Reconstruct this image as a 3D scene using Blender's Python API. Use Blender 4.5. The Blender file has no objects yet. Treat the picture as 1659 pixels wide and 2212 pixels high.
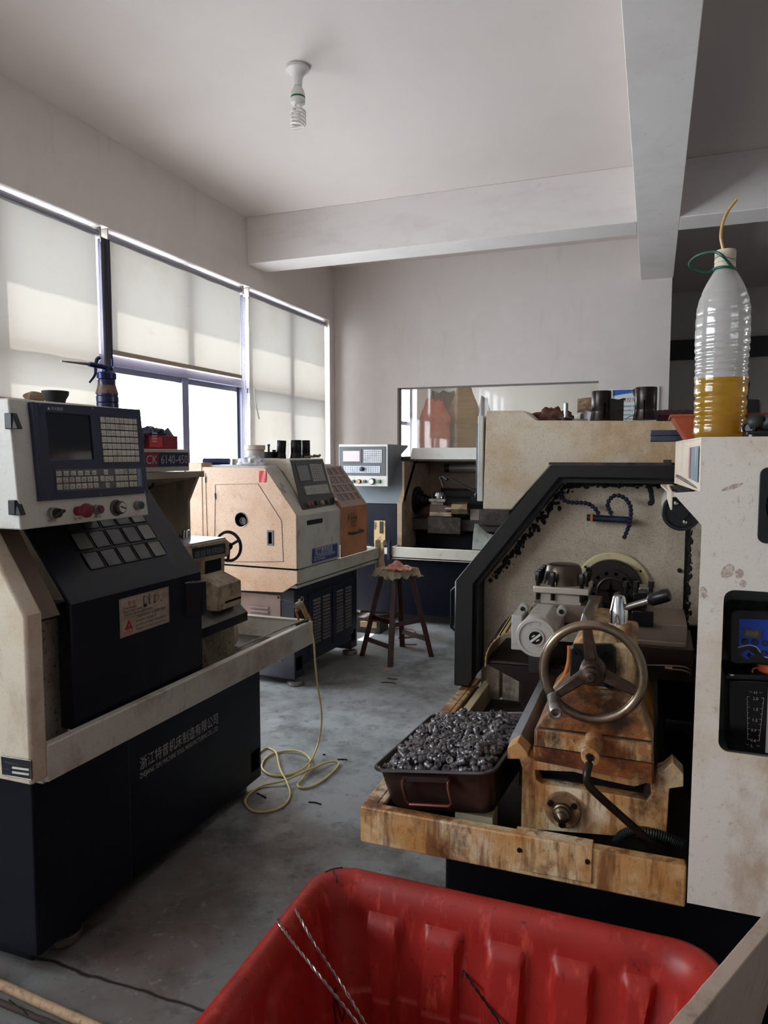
import bpy, bmesh, math, random
from mathutils import Vector, Matrix, noise as mnoise
from mathutils.geometry import tessellate_polygon
random.seed(7)
SC = bpy.context.scene
COL = SC.collection
PI = math.pi

# ---------------------------------------------------------------- camera (1659 x 2212 frame)
FPX, CX, CY, EYE = 1546.0, 829.5, 1106.0, 1.5
PITCH = math.atan2(121, FPX)
YAW = math.atan2(582.5, math.hypot(FPX, 121))
FW = Vector((-math.sin(YAW)*math.cos(PITCH), math.cos(YAW)*math.cos(PITCH), -math.sin(PITCH)))
RT = Vector((math.cos(YAW), math.sin(YAW), 0))
UP = RT.cross(FW)
cam_d = bpy.data.cameras.new('camera')
cam_d.sensor_fit = 'HORIZONTAL'; cam_d.sensor_width = 36; cam_d.lens = 36*FPX/1659
cam_d.clip_start = 0.02
cam = bpy.data.objects.new('camera', cam_d); COL.objects.link(cam)
m3 = Matrix((RT, UP, -FW)).transposed()
cam.matrix_world = Matrix.Translation((0, 0, EYE)) @ m3.to_4x4()
SC.camera = cam

def at(px, py, X=None, Y=None, Z=None):
    """surveying helper: the real point on a given plane that was measured at a pixel of the photo"""
    d = FW + RT*((px-CX)/FPX) + UP*((CY-py)/FPX)
    t = X/d.x if X is not None else Y/d.y if Y is not None else (Z-EYE)/d.z
    return Vector((d.x*t, d.y*t, EYE+d.z*t))
def xz(px, py, Y):
    p = at(px, py, Y=Y); return (p.x, p.z)
def yz(px, py, X):
    p = at(px, py, X=X); return (p.y, p.z)

# ---------------------------------------------------------------- materials
def srgb(c):
    if max(c) > 1.001: c = [v/255 for v in c]
    return tuple((v/12.92 if v <= .04045 else ((v+.055)/1.055)**2.4) for v in c[:3]) + (1,)
MATS = {}
def mat(name, base, rough=.5, metal=0., layers=(), bump=0., bscale=60, spec=.5, **kw):
    """layers: (colour, scale or (sx,sy,sz), lo, hi, amount[, detail[, rough]])"""
    if name in MATS: return MATS[name]
    m = bpy.data.materials.new(name); m.use_nodes = True
    nt = m.node_tree; N = nt.nodes; L = nt.links
    b = N['Principled BSDF']
    b.inputs['Roughness'].default_value = rough; b.inputs['Metallic'].default_value = metal
    b.inputs['Specular IOR Level'].default_value = spec
    for k, v in kw.items(): b.inputs[k.replace('_', ' ')].default_value = v
    tc = N.new('ShaderNodeTexCoord')
    cur = None
    rgb = N.new('ShaderNodeRGB'); rgb.outputs[0].default_value = srgb(base); cur = rgb.outputs[0]
    for ly in layers:
        c, s, lo, hi, amt = ly[:5]
        det = ly[5] if len(ly) > 5 else 8
        mp = N.new('ShaderNodeMapping'); L.new(tc.outputs['Object'], mp.inputs['Vector'])
        sv = (s, s, s) if not isinstance(s, tuple) else s
        mp.inputs['Scale'].default_value = sv
        mp.inputs['Location'].default_value = (len(N)*.37, len(N)*.71, len(N)*.13)
        n = N.new('ShaderNodeTexNoise'); n.inputs['Scale'].default_value = 1
        n.inputs['Detail'].default_value = det; n.inputs['Roughness'].default_value = .66
        L.new(mp.outputs[0], n.inputs['Vector'])
        r = N.new('ShaderNodeMapRange'); r.inputs['From Min'].default_value = .5+(lo-.5)/1.4; r.inputs['From Max'].default_value = .5+(hi-.5)/1.4
        r.inputs['To Max'].default_value = amt
        L.new(n.outputs['Fac'], r.inputs['Value'])
        mx = N.new('ShaderNodeMix'); mx.data_type = 'RGBA'
        L.new(r.outputs[0], mx.inputs['Factor']); L.new(cur, mx.inputs['A']); mx.inputs['B'].default_value = srgb(c)
        cur = mx.outputs['Result']
    L.new(cur, b.inputs['Base Color'])
    if bump:
        n = N.new('ShaderNodeTexNoise'); n.inputs['Scale'].default_value = bscale; n.inputs['Detail'].default_value = 4
        L.new(tc.outputs['Object'], n.inputs['Vector'])
        bp = N.new('ShaderNodeBump'); bp.inputs['Strength'].default_value = bump; bp.inputs['Distance'].default_value = .002
        L.new(n.outputs['Fac'], bp.inputs['Height']); L.new(bp.outputs[0], b.inputs['Normal'])
    MATS[name] = m
    return m
def emit(name, col, s):
    m = bpy.data.materials.new(name); m.use_nodes = True
    b = m.node_tree.nodes['Principled BSDF']
    b.inputs['Base Color'].default_value = (0, 0, 0, 1)
    b.inputs['Emission Color'].default_value = srgb(col); b.inputs['Emission Strength'].default_value = s
    return m

# ---------------------------------------------------------------- mesh builder
class MB:
    def __init__(s): s.v = []; s.f = []; s.mi = []; s.m = 0
    def _add(s, vs, fs):
        o = len(s.v); s.v += [tuple(p) for p in vs]
        for f in fs: s.f.append([i+o for i in f]); s.mi.append(s.m)
        return s
    def box(s, x0, x1, y0, y1, z0, z1):
        v = [(x0,y0,z0),(x1,y0,z0),(x1,y1,z0),(x0,y1,z0),(x0,y0,z1),(x1,y0,z1),(x1,y1,z1),(x0,y1,z1)]
        return s._add(v, [(0,3,2,1),(4,5,6,7),(0,1,5,4),(1,2,6,5),(2,3,7,6),(3,0,4,7)])
    def obox(s, c, a, b, d):
        c, a, b, d = map(Vector, (c, a, b, d))
        v = [c+a*i+b*j+d*k for k in (-1,1) for i, j in ((-1,-1),(1,-1),(1,1),(-1,1))]
        return s._add(v, [(0,3,2,1),(4,5,6,7),(0,1,5,4),(1,2,6,5),(2,3,7,6),(3,0,4,7)])
    def bar(s, p, q, w, h, up=(0,0,1)):
        p, q = Vector(p), Vector(q); d = q-p; u = Vector(up)
        a = d.cross(u)
        if a.length < 1e-6: a = d.cross(Vector((1,0,0)))
        a.normalize(); b = a.cross(d).normalized()
        return s.obox((p+q)/2, d/2, a*w/2, b*h/2)
    def hexa(s, lo, hi):
        """eight corners: four below, four above, same order"""
        return s._add(list(lo)+list(hi), [(0,3,2,1),(4,5,6,7),(0,1,5,4),(1,2,6,5),(2,3,7,6),(3,0,4,7)])
    def plate(s, outer, holes, o, u, v, t):
        """flat plate with holes; outer / holes in 2D (u,v); thickness along n = u x v, from 0 to t"""
        o, u, v = Vector(o), Vector(u), Vector(v); n = u.cross(v)
        loops = [list(outer)] + [list(h) for h in holes]
        tri = tessellate_polygon([[Vector((a, b, 0)) for a, b in lp] for lp in loops])
        flat = [p for lp in loops for p in lp]; k = len(flat)
        base = len(s.v)
        s.v += [tuple(o+u*a+v*b) for a, b in flat] + [tuple(o+u*a+v*b+n*t) for a, b in flat]
        def add(f): s.f.append([i+base for i in f]); s.mi.append(s.m)
        for a, b, c in tri: add((a, b, c)); add((a+k, c+k, b+k))
        i0 = 0
        for lp in loops:
            m = len(lp)
            for i in range(m):
                a, b = i0+i, i0+(i+1) % m
                add((a, b, b+k, a+k))
            i0 += m
        return s
    def exy(s, pts, Y0, Y1, holes=()):
        """(x,z) outline extruded along Y from Y0 to Y1"""
        return s.plate(pts, holes, (0, Y0, 0), (1,0,0), (0,0,1), -(Y1-Y0))
    def exx(s, pts, X0, X1, holes=()):
        """(y,z) outline extruded along X from X0 to X1"""
        return s.plate(pts, holes, (X0, 0, 0), (0,1,0), (0,0,1), (X1-X0))
    def exz(s, pts, Z0, Z1, holes=()):
        return s.plate(pts, holes, (0, 0, Z0), (1,0,0), (0,1,0), (Z1-Z0))
    def cyl(s, p0, p1, r0, r1=None, n=24):
        r1 = r0 if r1 is None else r1
        p0, p1 = Vector(p0), Vector(p1); d = (p1-p0).normalized()
        a = d.orthogonal().normalized(); b = d.cross(a)
        vs = []
        for p, r in ((p0, r0), (p1, r1)):
            vs += [p+(a*math.cos(2*PI*i/n)+b*math.sin(2*PI*i/n))*r for i in range(n)]
        fs = [(i, (i+1) % n, n+(i+1) % n, n+i) for i in range(n)]
        fs += [tuple(range(n-1, -1, -1)), tuple(range(n, 2*n))]
        return s._add(vs, fs)
    def lathe(s, prof, o, axis=(0,0,1), n=28, cap=True):
        """profile [(r, h)] turned about an axis through o"""
        o, d = Vector(o), Vector(axis).normalized()
        a = d.orthogonal().normalized(); b = d.cross(a)
        vs = []
        for r, h in prof:
            vs += [o+d*h+(a*math.cos(2*PI*i/n)+b*math.sin(2*PI*i/n))*max(r, 1e-5) for i in range(n)]
        fs = []
        for j in range(len(prof)-1):
            fs += [(j*n+i, j*n+(i+1) % n, (j+1)*n+(i+1) % n, (j+1)*n+i) for i in range(n)]
        if cap:
            fs += [tuple(range(n-1, -1, -1)), tuple(range((len(prof)-1)*n, len(prof)*n))]
        return s._add(vs, fs)
    def tube(s, pts, r, n=8, closed=False, cap=True):
        P = [Vector(p) for p in pts]; k = len(P)
        rs = r if isinstance(r, (list, tuple)) else [r]*k
        T = []
        for i in range(k):
            a = P[(i-1) % k] if (closed or i > 0) else P[i]
            b = P[(i+1) % k] if (closed or i < k-1) else P[i]
            T.append((b-a).normalized())
        a = T[0].orthogonal().normalized(); vs = []
        for i in range(k):
            a = (a - T[i]*a.dot(T[i])).normalized(); b = T[i].cross(a)
            vs += [P[i]+(a*math.cos(2*PI*j/n)+b*math.sin(2*PI*j/n))*rs[i] for j in range(n)]
        fs = []
        for i in range(k if closed else k-1):
            i2 = (i+1) % k
            fs += [(i*n+j, i*n+(j+1) % n, i2*n+(j+1) % n, i2*n+j) for j in range(n)]
        if not closed and cap: fs += [tuple(range(n-1, -1, -1)), tuple(range((k-1)*n, k*n))]
        return s._add(vs, fs)
    def ring(s, c, axis, R, r, n=40, m=10):
        c, d = Vector(c), Vector(axis).normalized(); a = d.orthogonal().normalized(); b = d.cross(a)
        return s.tube([c+(a*math.cos(2*PI*i/n)+b*math.sin(2*PI*i/n))*R for i in range(n)], r, m, True)
    def ball(s, c, r, n=12, m=8, sc=(1,1,1), f=None):
        c = Vector(c); vs = []; fs = []
        for j in range(m+1):
            t = PI*j/m
            for i in range(n):
                p = 2*PI*i/n
                q = Vector((math.sin(t)*math.cos(p)*sc[0], math.sin(t)*math.sin(p)*sc[1], math.cos(t)*sc[2]))*r
                if f: q = f(q)
                vs.append(c+q)
        for j in range(m):
            fs += [(j*n+i, (j+1)*n+i, (j+1)*n+(i+1) % n, j*n+(i+1) % n) for i in range(n)]
        return s._add(vs, fs)
    def surf(s, f, nu, nv, t=0.):
        """sheet f(u,v)->point, u,v in 0..1, thickened by t along its normals"""
        P = [[Vector(f(i/nu, j/nv)) for j in range(nv+1)] for i in range(nu+1)]
        vs = [P[i][j] for i in range(nu+1) for j in range(nv+1)]; w = nv+1
        fs = [(i*w+j, (i+1)*w+j, (i+1)*w+j+1, i*w+j+1) for i in range(nu) for j in range(nv)]
        if t:
            k = len(vs); nn = []
            for i in range(nu+1):
                for j in range(nv+1):
                    du = P[min(i+1, nu)][j]-P[max(i-1, 0)][j]; dv = P[i][min(j+1, nv)]-P[i][max(j-1, 0)]
                    n = du.cross(dv); nn.append(n.normalized() if n.length > 1e-9 else Vector((0,0,1)))
            vs = vs+[p-n*t for p, n in zip(vs, nn)]
            fs += [tuple(q+k for q in reversed(f_)) for f_ in fs]
            bd = [i*w for i in range(nu+1)]+[nu*w+j for j in range(1, nv+1)]+[i*w+nv for i in range(nu-1, -1, -1)]+[j for j in range(nv-1, 0, -1)]
            for a, b in zip(bd, bd[1:]+bd[:1]): fs.append((b, a, a+k, b+k))
        return s._add(vs, fs)
    def build(s, name, m, parent=None, bevel=0., sharp=32, origin=None, seg=2, local=False):
        me = bpy.data.meshes.new(name)
        off = Vector((0,0,0))
        if parent is not None: off = Vector(OFF.get(parent.name, (0,0,0)))
        elif origin is not None: off = Vector(origin)
        elif not local and s.v:
            xs = [p[0] for p in s.v]; ys = [p[1] for p in s.v]; zs = [p[2] for p in s.v]
            off = Vector(((min(xs)+max(xs))/2, (min(ys)+max(ys))/2, min(zs)))
        me.from_pydata([Vector(p)-off for p in s.v], [], s.f)
        bm = bmesh.new(); bm.from_mesh(me)
        bmesh.ops.recalc_face_normals(bm, faces=bm.faces)
        bm.to_mesh(me); bm.free()
        for x in (m if isinstance(m, (list, tuple)) else [m]): me.materials.append(x)
        if isinstance(m, (list, tuple)) and len(me.polygons) == len(s.mi):
            me.polygons.foreach_set('material_index', s.mi)
        me.polygons.foreach_set('use_smooth', [True]*len(me.polygons))
        me.set_sharp_from_angle(angle=math.radians(sharp))
        o = bpy.data.objects.new(name, me); COL.objects.link(o)
        if parent is not None:
            o.parent = parent; OFF[o.name] = off
        else:
            o.location = off; OFF[o.name] = off
        if bevel:
            b = o.modifiers.new('bevel', 'BEVEL'); b.width = bevel; b.segments = seg
            b.limit_method = 'ANGLE'; b.angle_limit = math.radians(40)
        return o
OFF = {}
def thing(name, label, cat, loc=(0,0,0), rz=0., group=None, world=True):
    """an Empty at the thing's base; world=True: its parts are given in world coordinates"""
    o = bpy.data.objects.new(name, None); COL.objects.link(o)
    o.empty_display_size = .1
    o.location = loc; o.rotation_euler = (0, 0, rz)
    OFF[o.name] = Vector(loc) if world else Vector((0,0,0))
    o['label'] = label; o['category'] = cat
    if group: o['group'] = group
    return o
def tag(o, label, cat, group=None, kind=None):
    o['label'] = label; o['category'] = cat
    if group: o['group'] = group
    if kind: o['kind'] = kind
    return o
def struct(o): o['kind'] = 'structure'; return o
def rrect(x0, x1, y0, y1, r, n=5):
    out = []
    for cx, cy, a in ((x1-r, y0+r, -PI/2), (x1-r, y1-r, 0), (x0+r, y1-r, PI/2), (x0+r, y0+r, PI)):
        out += [(cx+r*math.cos(a+PI/2*i/n), cy+r*math.sin(a+PI/2*i/n)) for i in range(n+1)]
    return out
def circ(cx, cy, r, n=28): return [(cx+r*math.cos(2*PI*i/n), cy+r*math.sin(2*PI*i/n)) for i in range(n)]
def smooth_path(pts, k=8):
    """Catmull-Rom through the points"""
    P = [Vector(p) for p in pts]; out = []
    for i in range(len(P)-1):
        a, b, c, d = P[max(i-1, 0)], P[i], P[i+1], P[min(i+2, len(P)-1)]
        for j in range(k):
            t = j/k
            out.append(.5*((2*b)+(c-a)*t+(2*a-5*b+4*c-d)*t*t+(3*b-a-3*c+d)*t**3))
    out.append(P[-1]); return out
def text(parent, name, body, o, u, v, size, m, align='LEFT', fit=None, sx=1., depth=.0006, res=2, line=1.):
    """lettering as a mesh: o = anchor on the surface, u = reading direction, v = up"""
    cu = bpy.data.curves.new(name, 'FONT'); cu.body = body; cu.size = size; cu.align_x = align
    cu.resolution_u = res; cu.extrude = 0; cu.space_line = line
    ob = bpy.data.objects.new(name+'_tmp', cu); COL.objects.link(ob)
    me = bpy.data.meshes.new_from_object(ob)
    bpy.data.objects.remove(ob); bpy.data.curves.remove(cu)
    u, v, o = Vector(u).normalized(), Vector(v).normalized(), Vector(o); n = u.cross(v)
    if fit and len(me.vertices):
        xs = [p.co.x for p in me.vertices]; sx = fit/max(max(xs)-min(xs), 1e-6)
    off = OFF[parent.name]
    for p in me.vertices: p.co = o+u*(p.co.x*sx)+v*p.co.y+n*depth-off
    me.materials.clear(); me.materials.append(m)
    ob = bpy.data.objects.new(name, me); COL.objects.link(ob); ob.parent = parent; OFF[ob.name] = off
    return ob
# ================================================================ materials
WALL = mat('white_plaster', (214,204,200), .85, layers=[((200,190,185), (.6,.6,.6), .45, .7, .5), ((190,182,176), (7,7,1.2), .6, .8, .35), ((222,214,210), 3, .5, .75, .4)], bump=.06, bscale=25)
CEILM = mat('ceiling_plaster', (207,196,191), .9, layers=[((198,187,182), .7, .45, .7, .5)], bump=.04, bscale=20)
BEAMM = mat('beam_plaster', (220,213,210), .88, layers=[((200,192,188), (2,2,6), .5, .75, .5), ((175,170,168), 14, .66, .8, .4)], bump=.08, bscale=30)
GREYW = mat('grey_plaster', (196,190,188), .9, layers=[((176,171,170), 1.2, .45, .7, .5)])
BEIGE = mat('stained_beige_paint', (222,209,190), .45, layers=[((205,176,142), 2.6, .44, .68, .6), ((160,116,80), (5,5,3), .60, .80, .5), ((120,84,58), 170, .60, .76, .4)], bump=.05, bscale=90)
RUSTY = mat('rust_stained_cream_paint', (214,176,126), .5, layers=[((186,126,66), 4, .38, .58, .9), ((232,212,180), (7,7,4), .50, .66, .9), ((120,72,36), (26,26,3.2), .50, .66, .85), ((90,48,24), (7,7,5), .57, .71, .9), ((64,40,26), (60,60,40), .62, .76, .5), ((44,28,20), 210, .60, .74, .5)], bump=.25, bscale=150)
RUSTD = mat('oil_soaked_rusty_paint', (184,130,74), .4, layers=[((140,80,38), 5, .38, .58, .9), ((216,188,144), (7,7,4), .50, .64, .9), ((84,42,20), (10,10,4), .47, .64, .85), ((46,24,16), (6,6,3), .54, .68, .9), ((36,22,16), (50,50,30), .56, .70, .6), ((38,24,18), 210, .58, .72, .5)], bump=.25, bscale=150)
RUSTX = mat('deep_rust_paint', (140,80,38), .42, layers=[((84,40,20), 7, .40, .60, .9), ((44,24,18), 12, .52, .68, .85), ((196,150,96), 16, .58, .74, .7), ((36,22,16), 150, .58, .72, .5)], bump=.3, bscale=150)
SPOT = mat('pinkish_dusty_beige_paint', (206,172,146), .5, layers=[((186,142,110), 2.2, .44, .68, .6), ((134,84,62), 150, .54, .72, .55), ((122,74,60), (9,9,6), .64, .82, .5), ((214,190,168), 6, .55, .75, .4)], bump=.04, bscale=70)
CASTW = mat('gritty_white_casting', (204,190,170), .75, layers=[((150,132,114), 3.5, .42, .66, .6), ((92,78,68), (260,260,200), .50, .72, .5), ((66,56,50), 5, .60, .78, .7), ((46,38,34), (420,420,300), .60, .76, .6)], bump=.8, bscale=240)
WHITEP = mat('worn_white_paint', (214,212,205), .42, layers=[((180,168,150), 5, .5, .74, .55), ((118,96,74), 16, .66, .86, .5), ((130,112,92), 140, .62, .78, .4)], bump=.04, bscale=80)
CREAM = mat('cream_cabinet_paint', (230,220,208), .42, layers=[((208,180,148), 3.0, .46, .68, .7), ((176,134,100), (5,5,3), .58, .76, .65), ((150,112,90), (60,60,45), .62, .76, .45), ((120,86,64), 260, .62, .74, .35)], bump=.04, bscale=70)
GREYP = mat('grey_machine_paint', (146,150,150), .45, layers=[((120,120,118), 3, .5, .7, .5), ((90,76,62), 20, .64, .76, .5)], bump=.03)
MIDGREY = mat('pale_grey_green_paint', (186,184,172), .45, layers=[((150,140,122), 5, .5, .72, .5), ((92,72,56), 13, .64, .76, .6)], bump=.03)
NAVY = mat('dark_navy_paint', (7,10,26), .45, spec=.22, layers=[((14,16,28), 2.5, .48, .72, .5), ((52,52,56), (14,14,3), .62, .82, .3)], bump=.03, bscale=60)
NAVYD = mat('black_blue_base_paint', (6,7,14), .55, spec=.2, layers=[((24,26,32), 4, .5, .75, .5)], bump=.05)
BLACKP = mat('black_satin_paint', (9,9,11), .38, layers=[((40,38,38), 9, .55, .75, .4)])
STEEL = mat('worn_steel', (150,142,136), .38, .75, layers=[((74,62,54), 14, .46, .68, .7), ((150,146,142), (40,40,6), .55, .75, .5)], bump=.05)
DSTEEL = mat('dark_oily_steel', (70,63,59), .38, .7, layers=[((104,94,88), 10, .5, .72, .6), ((36,30,28), 22, .5, .7, .5)], bump=.06)
CHROME = mat('bright_chrome', (212,214,218), .12, 1.)
OXIDE = mat('black_oxide_steel', (40,38,39), .32, .8, layers=[((58,54,52), 30, .5, .7, .5)])
BROWNM = mat('brown_oiled_sheet', (48,34,31), .35, .3, layers=[((76,56,50), 5, .48, .7, .6)])
RUBBER = mat('black_rubber', (18,18,19), .6)
BLACKPL = mat('black_plastic', (20,21,25), .42, layers=[((38,40,46), 8, .5, .75, .5)])
BEZEL = mat('slate_blue_panel_plastic', (44,50,72), .4, layers=[((60,66,88), 6, .5, .75, .4)])
SCREEN = mat('dark_screen_glass', (26,30,42), .08, spec=.6)
KEYW = mat('dirty_white_keycaps', (204,198,186), .5, layers=[((150,140,124), 26, .5, .7, .6), ((96,88,78), 60, .62, .74, .5)])
INK = mat('dark_ink', (28,26,28), .6)
WHITEINK = mat('pale_ink', (206,204,200), .6)
REDINK = mat('red_ink', (170,32,38), .6)
ALU = mat('dusty_aluminium', (150,150,160), .4, .7)
VALU = mat('violet_grey_aluminium', (112,112,138), .45, .2)
WOODD = mat('dark_red_stained_wood', (62,30,24), .45, layers=[((38,18,15), (60,60,6), .45, .68, .7), ((96,56,42), (50,50,5), .62, .78, .5)], bump=.1)
FLOORM = None

# ---- concrete floor: base tone, worn brown patches, dark oil near the machines, one expansion joint
def floor_mat():
    m = mat('worn_concrete_floor', (172,178,181), .38, layers=[((108,105,102), .8, .40, .62, .8), ((112,92,82), 1.3, .52, .72, .7), ((74,68,64), 3.2, .48, .74, .7), ((74,70,66), (14,14,14), .58, .72, .5), ((178,182,184), 22, .62, .76, .35), ((40,36,34), 60, .7, .76, .7)], bump=.25, bscale=40)
    nt = m.node_tree; N = nt.nodes; L = nt.links; b = N['Principled BSDF']
    geo = N.new('ShaderNodeNewGeometry'); sep = N.new('ShaderNodeSeparateXYZ'); L.new(geo.outputs['Position'], sep.inputs[0])
    nz = N.new('ShaderNodeTexNoise'); nz.inputs['Scale'].default_value = 9; L.new(geo.outputs['Position'], nz.inputs['Vector'])
    a = N.new('ShaderNodeMath'); a.operation = 'MULTIPLY_ADD'; a.inputs[1].default_value = .035; L.new(nz.outputs['Fac'], a.inputs[0])
    L.new(sep.outputs['Y'], a.inputs[2])
    d = N.new('ShaderNodeMath'); d.operation = 'SUBTRACT'; L.new(a.outputs[0], d.inputs[0]); d.inputs[1].default_value = 1.557
    ab = N.new('ShaderNodeMath'); ab.operation = 'ABSOLUTE'; L.new(d.outputs[0], ab.inputs[0])
    mr = N.new('ShaderNodeMapRange'); mr.inputs['From Min'].default_value = .003; mr.inputs['From Max'].default_value = .008
    mr.inputs['To Min'].default_value = .85; mr.inputs['To Max'].default_value = 0
    L.new(ab.outputs[0], mr.inputs['Value'])
    mx = N.new('ShaderNodeMix'); mx.data_type = 'RGBA'
    src = b.inputs['Base Color'].links[0].from_socket
    L.new(mr.outputs[0], mx.inputs['Factor']); L.new(src, mx.inputs['A']); mx.inputs['B'].default_value = srgb((30,26,24))
    L.new(mx.outputs['Result'], b.inputs['Base Color'])
    return m
FLOORM = floor_mat()
def blind_mat():
    m = mat('cream_roller_blind', (214,208,200), .8, layers=[((200,186,170), 1.4, .5, .75, .4), ((176,158,138), (3,3,9), .68, .88, .3)], bump=.15, bscale=14)
    nt = m.node_tree; N = nt.nodes; L = nt.links; b = N['Principled BSDF']
    tr = N.new('ShaderNodeBsdfTranslucent'); mx = N.new('ShaderNodeMixShader')
    L.new(b.inputs['Base Color'].links[0].from_socket, tr.inputs['Color'])
    mx.inputs[0].default_value = BLIND_T
    L.new(b.outputs[0], mx.inputs[1]); L.new(tr.outputs[0], mx.inputs[2])
    L.new(mx.outputs[0], N['Material Output'].inputs[0])
    return m
BLIND_T = .055
BLINDM = blind_mat()
def clear(name, col, rough=.02, ior=1.45, mixt=.0):
    m = bpy.data.materials.new(name); m.use_nodes = True
    b = m.node_tree.nodes['Principled BSDF']
    b.inputs['Base Color'].default_value = srgb(col); b.inputs['Transmission Weight'].default_value = 1
    b.inputs['Roughness'].default_value = rough; b.inputs['IOR'].default_value = ior
    return m
def pane_mat(name, tint, refl=.08, haze=0., hazecol=(230,230,225)):
    """thin window glass: sees straight through, reflects a little, may be dusty"""
    m = bpy.data.materials.new(name); m.use_nodes = True
    nt = m.node_tree; N = nt.nodes; L = nt.links; N.remove(N['Principled BSDF'])
    t = N.new('ShaderNodeBsdfTransparent'); t.inputs[0].default_value = srgb(tint)
    g = N.new('ShaderNodeBsdfGlossy'); g.inputs['Roughness'].default_value = .03
    fr = N.new('ShaderNodeLayerWeight'); pw = N.new('ShaderNodeMath'); pw.operation = 'POWER'; pw.inputs[1].default_value = 5
    L.new(fr.outputs['Facing'], pw.inputs[0])
    mu = N.new('ShaderNodeMath'); mu.operation = 'MULTIPLY_ADD'; mu.inputs[1].default_value = .6; mu.inputs[2].default_value = refl*.5
    L.new(pw.outputs[0], mu.inputs[0]); mu.use_clamp = True
    a = N.new('ShaderNodeMixShader'); L.new(mu.outputs[0], a.inputs[0]); L.new(t.outputs[0], a.inputs[1]); L.new(g.outputs[0], a.inputs[2])
    out = a.outputs[0]
    if haze:
        d = N.new('ShaderNodeBsdfDiffuse'); d.inputs[0].default_value = srgb(hazecol)
        h = N.new('ShaderNodeMixShader'); h.inputs[0].default_value = haze
        L.new(out, h.inputs[1]); L.new(d.outputs[0], h.inputs[2]); out = h.outputs[0]
    L.new(out, N['Material Output'].inputs[0])
    return m
PANE = pane_mat('window_glass', (250,252,252))
DUSTYPANE = pane_mat('dusty_partition_glass', (240,240,236), .06, .07, (226,226,216))

# ================================================================ the room
HC = 3.77                                            # ceiling height
WX, WXO = -3.7, -3.92                                # window wall, inside and outside face
SILL, HEAD = .9, 3.13
SILLR = 1.7                                          # unseen windows behind the camera, sill raised to keep light off the floor
struct(MB().box(-3.92, 6.2, -4.2, 12.4, -.15, 0).build('floor', FLOORM))
struct(MB().box(-3.92, 6.2, -4.2, 12.4, HC, HC+.15).build('ceiling', CEILM))
w = MB()
w.box(WXO, WX, -4.2, 12.4, 0, SILL); w.box(WXO, WX, -4.2, .47, SILL, SILLR); w.box(WXO, WX, -4.2, 12.4, HEAD, HC)
w.box(WXO, WX, 7.98, 10.2, SILL, HEAD); w.box(WXO, WX, 11.4, 12.4, SILL, HEAD); w.box(WXO, WX, -4.2, -3.4, SILLR, HEAD); w.box(WXO, WX, .47, 2.38, SILL, HEAD)
struct(w.build('wall_left', WALL))
GH = (-2.88, -.575, 1.25, 2.308)                     # the interior window in the back wall
w = MB(); w.plate([(WX,0),(.13,0),(.13,HC),(WX,HC)], [[(GH[0],GH[2]),(GH[1],GH[2]),(GH[1],GH[3]),(GH[0],GH[3])]], (0,8.24,0), (1,0,0), (0,0,1), .12)
struct(w.build('wall_back', WALL))
struct(MB().box(-3.92, 6.2, 12.2, 12.4, 0, HC).build('wall_far', GREYW))
RW = (3.2, 3.9, 1.6, 2.25)                            # unseen opening added to let some light into the right bay
w = MB(); w.plate([(-4.2,0),(12.2,0),(12.2,HC),(-4.2,HC)], [[(RW[0],RW[2]),(RW[1],RW[2]),(RW[1],RW[3]),(RW[0],RW[3])]], (6.0,0,0), (0,1,0), (0,0,1), .2)
struct(w.build('wall_right', GREYW))
struct(MB().box(-3.92, 6.0, -4.2, -4.0, 0, HC).build('wall_rear', GREYW))
struct(MB().box(-.02, .13, 8.24, 12.2, 0, HC).build('wall_store_light_stop', GREYW))  # unseen wall added to keep store-room light out of the right bay
struct(MB().box(.13, 6.0, 11.0, 11.15, 0, HC).build('wall_partition', GREYW))
struct(MB().box(.13, 6.0, 10.85, 11.0, 2.84, 3.1).build('trim_1', mat('charcoal_band', (48,47,48), .7)))
struct(MB().box(-.175, .14, -4.0, 8.12, 3.335, HC).build('trim_2', BEAMM, bevel=.004))
struct(MB().box(WX, -.175, 6.12, 6.46, 3.335, HC).build('trim_3', BEAMM, bevel=.004))
struct(MB().box(.14, 6.0, 6.12, 6.46, 3.335, HC).build('trim_4', BEAMM, bevel=.004))
struct(MB().box(-4.18, WXO, -4.2, 12.4, 3.2, 3.3).build('trim_6', BEAMM))
struct(MB().box(.14, 6.0, 2.2, 2.5, 3.335, HC).build('trim_5', BEAMM, bevel=.004))

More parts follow.
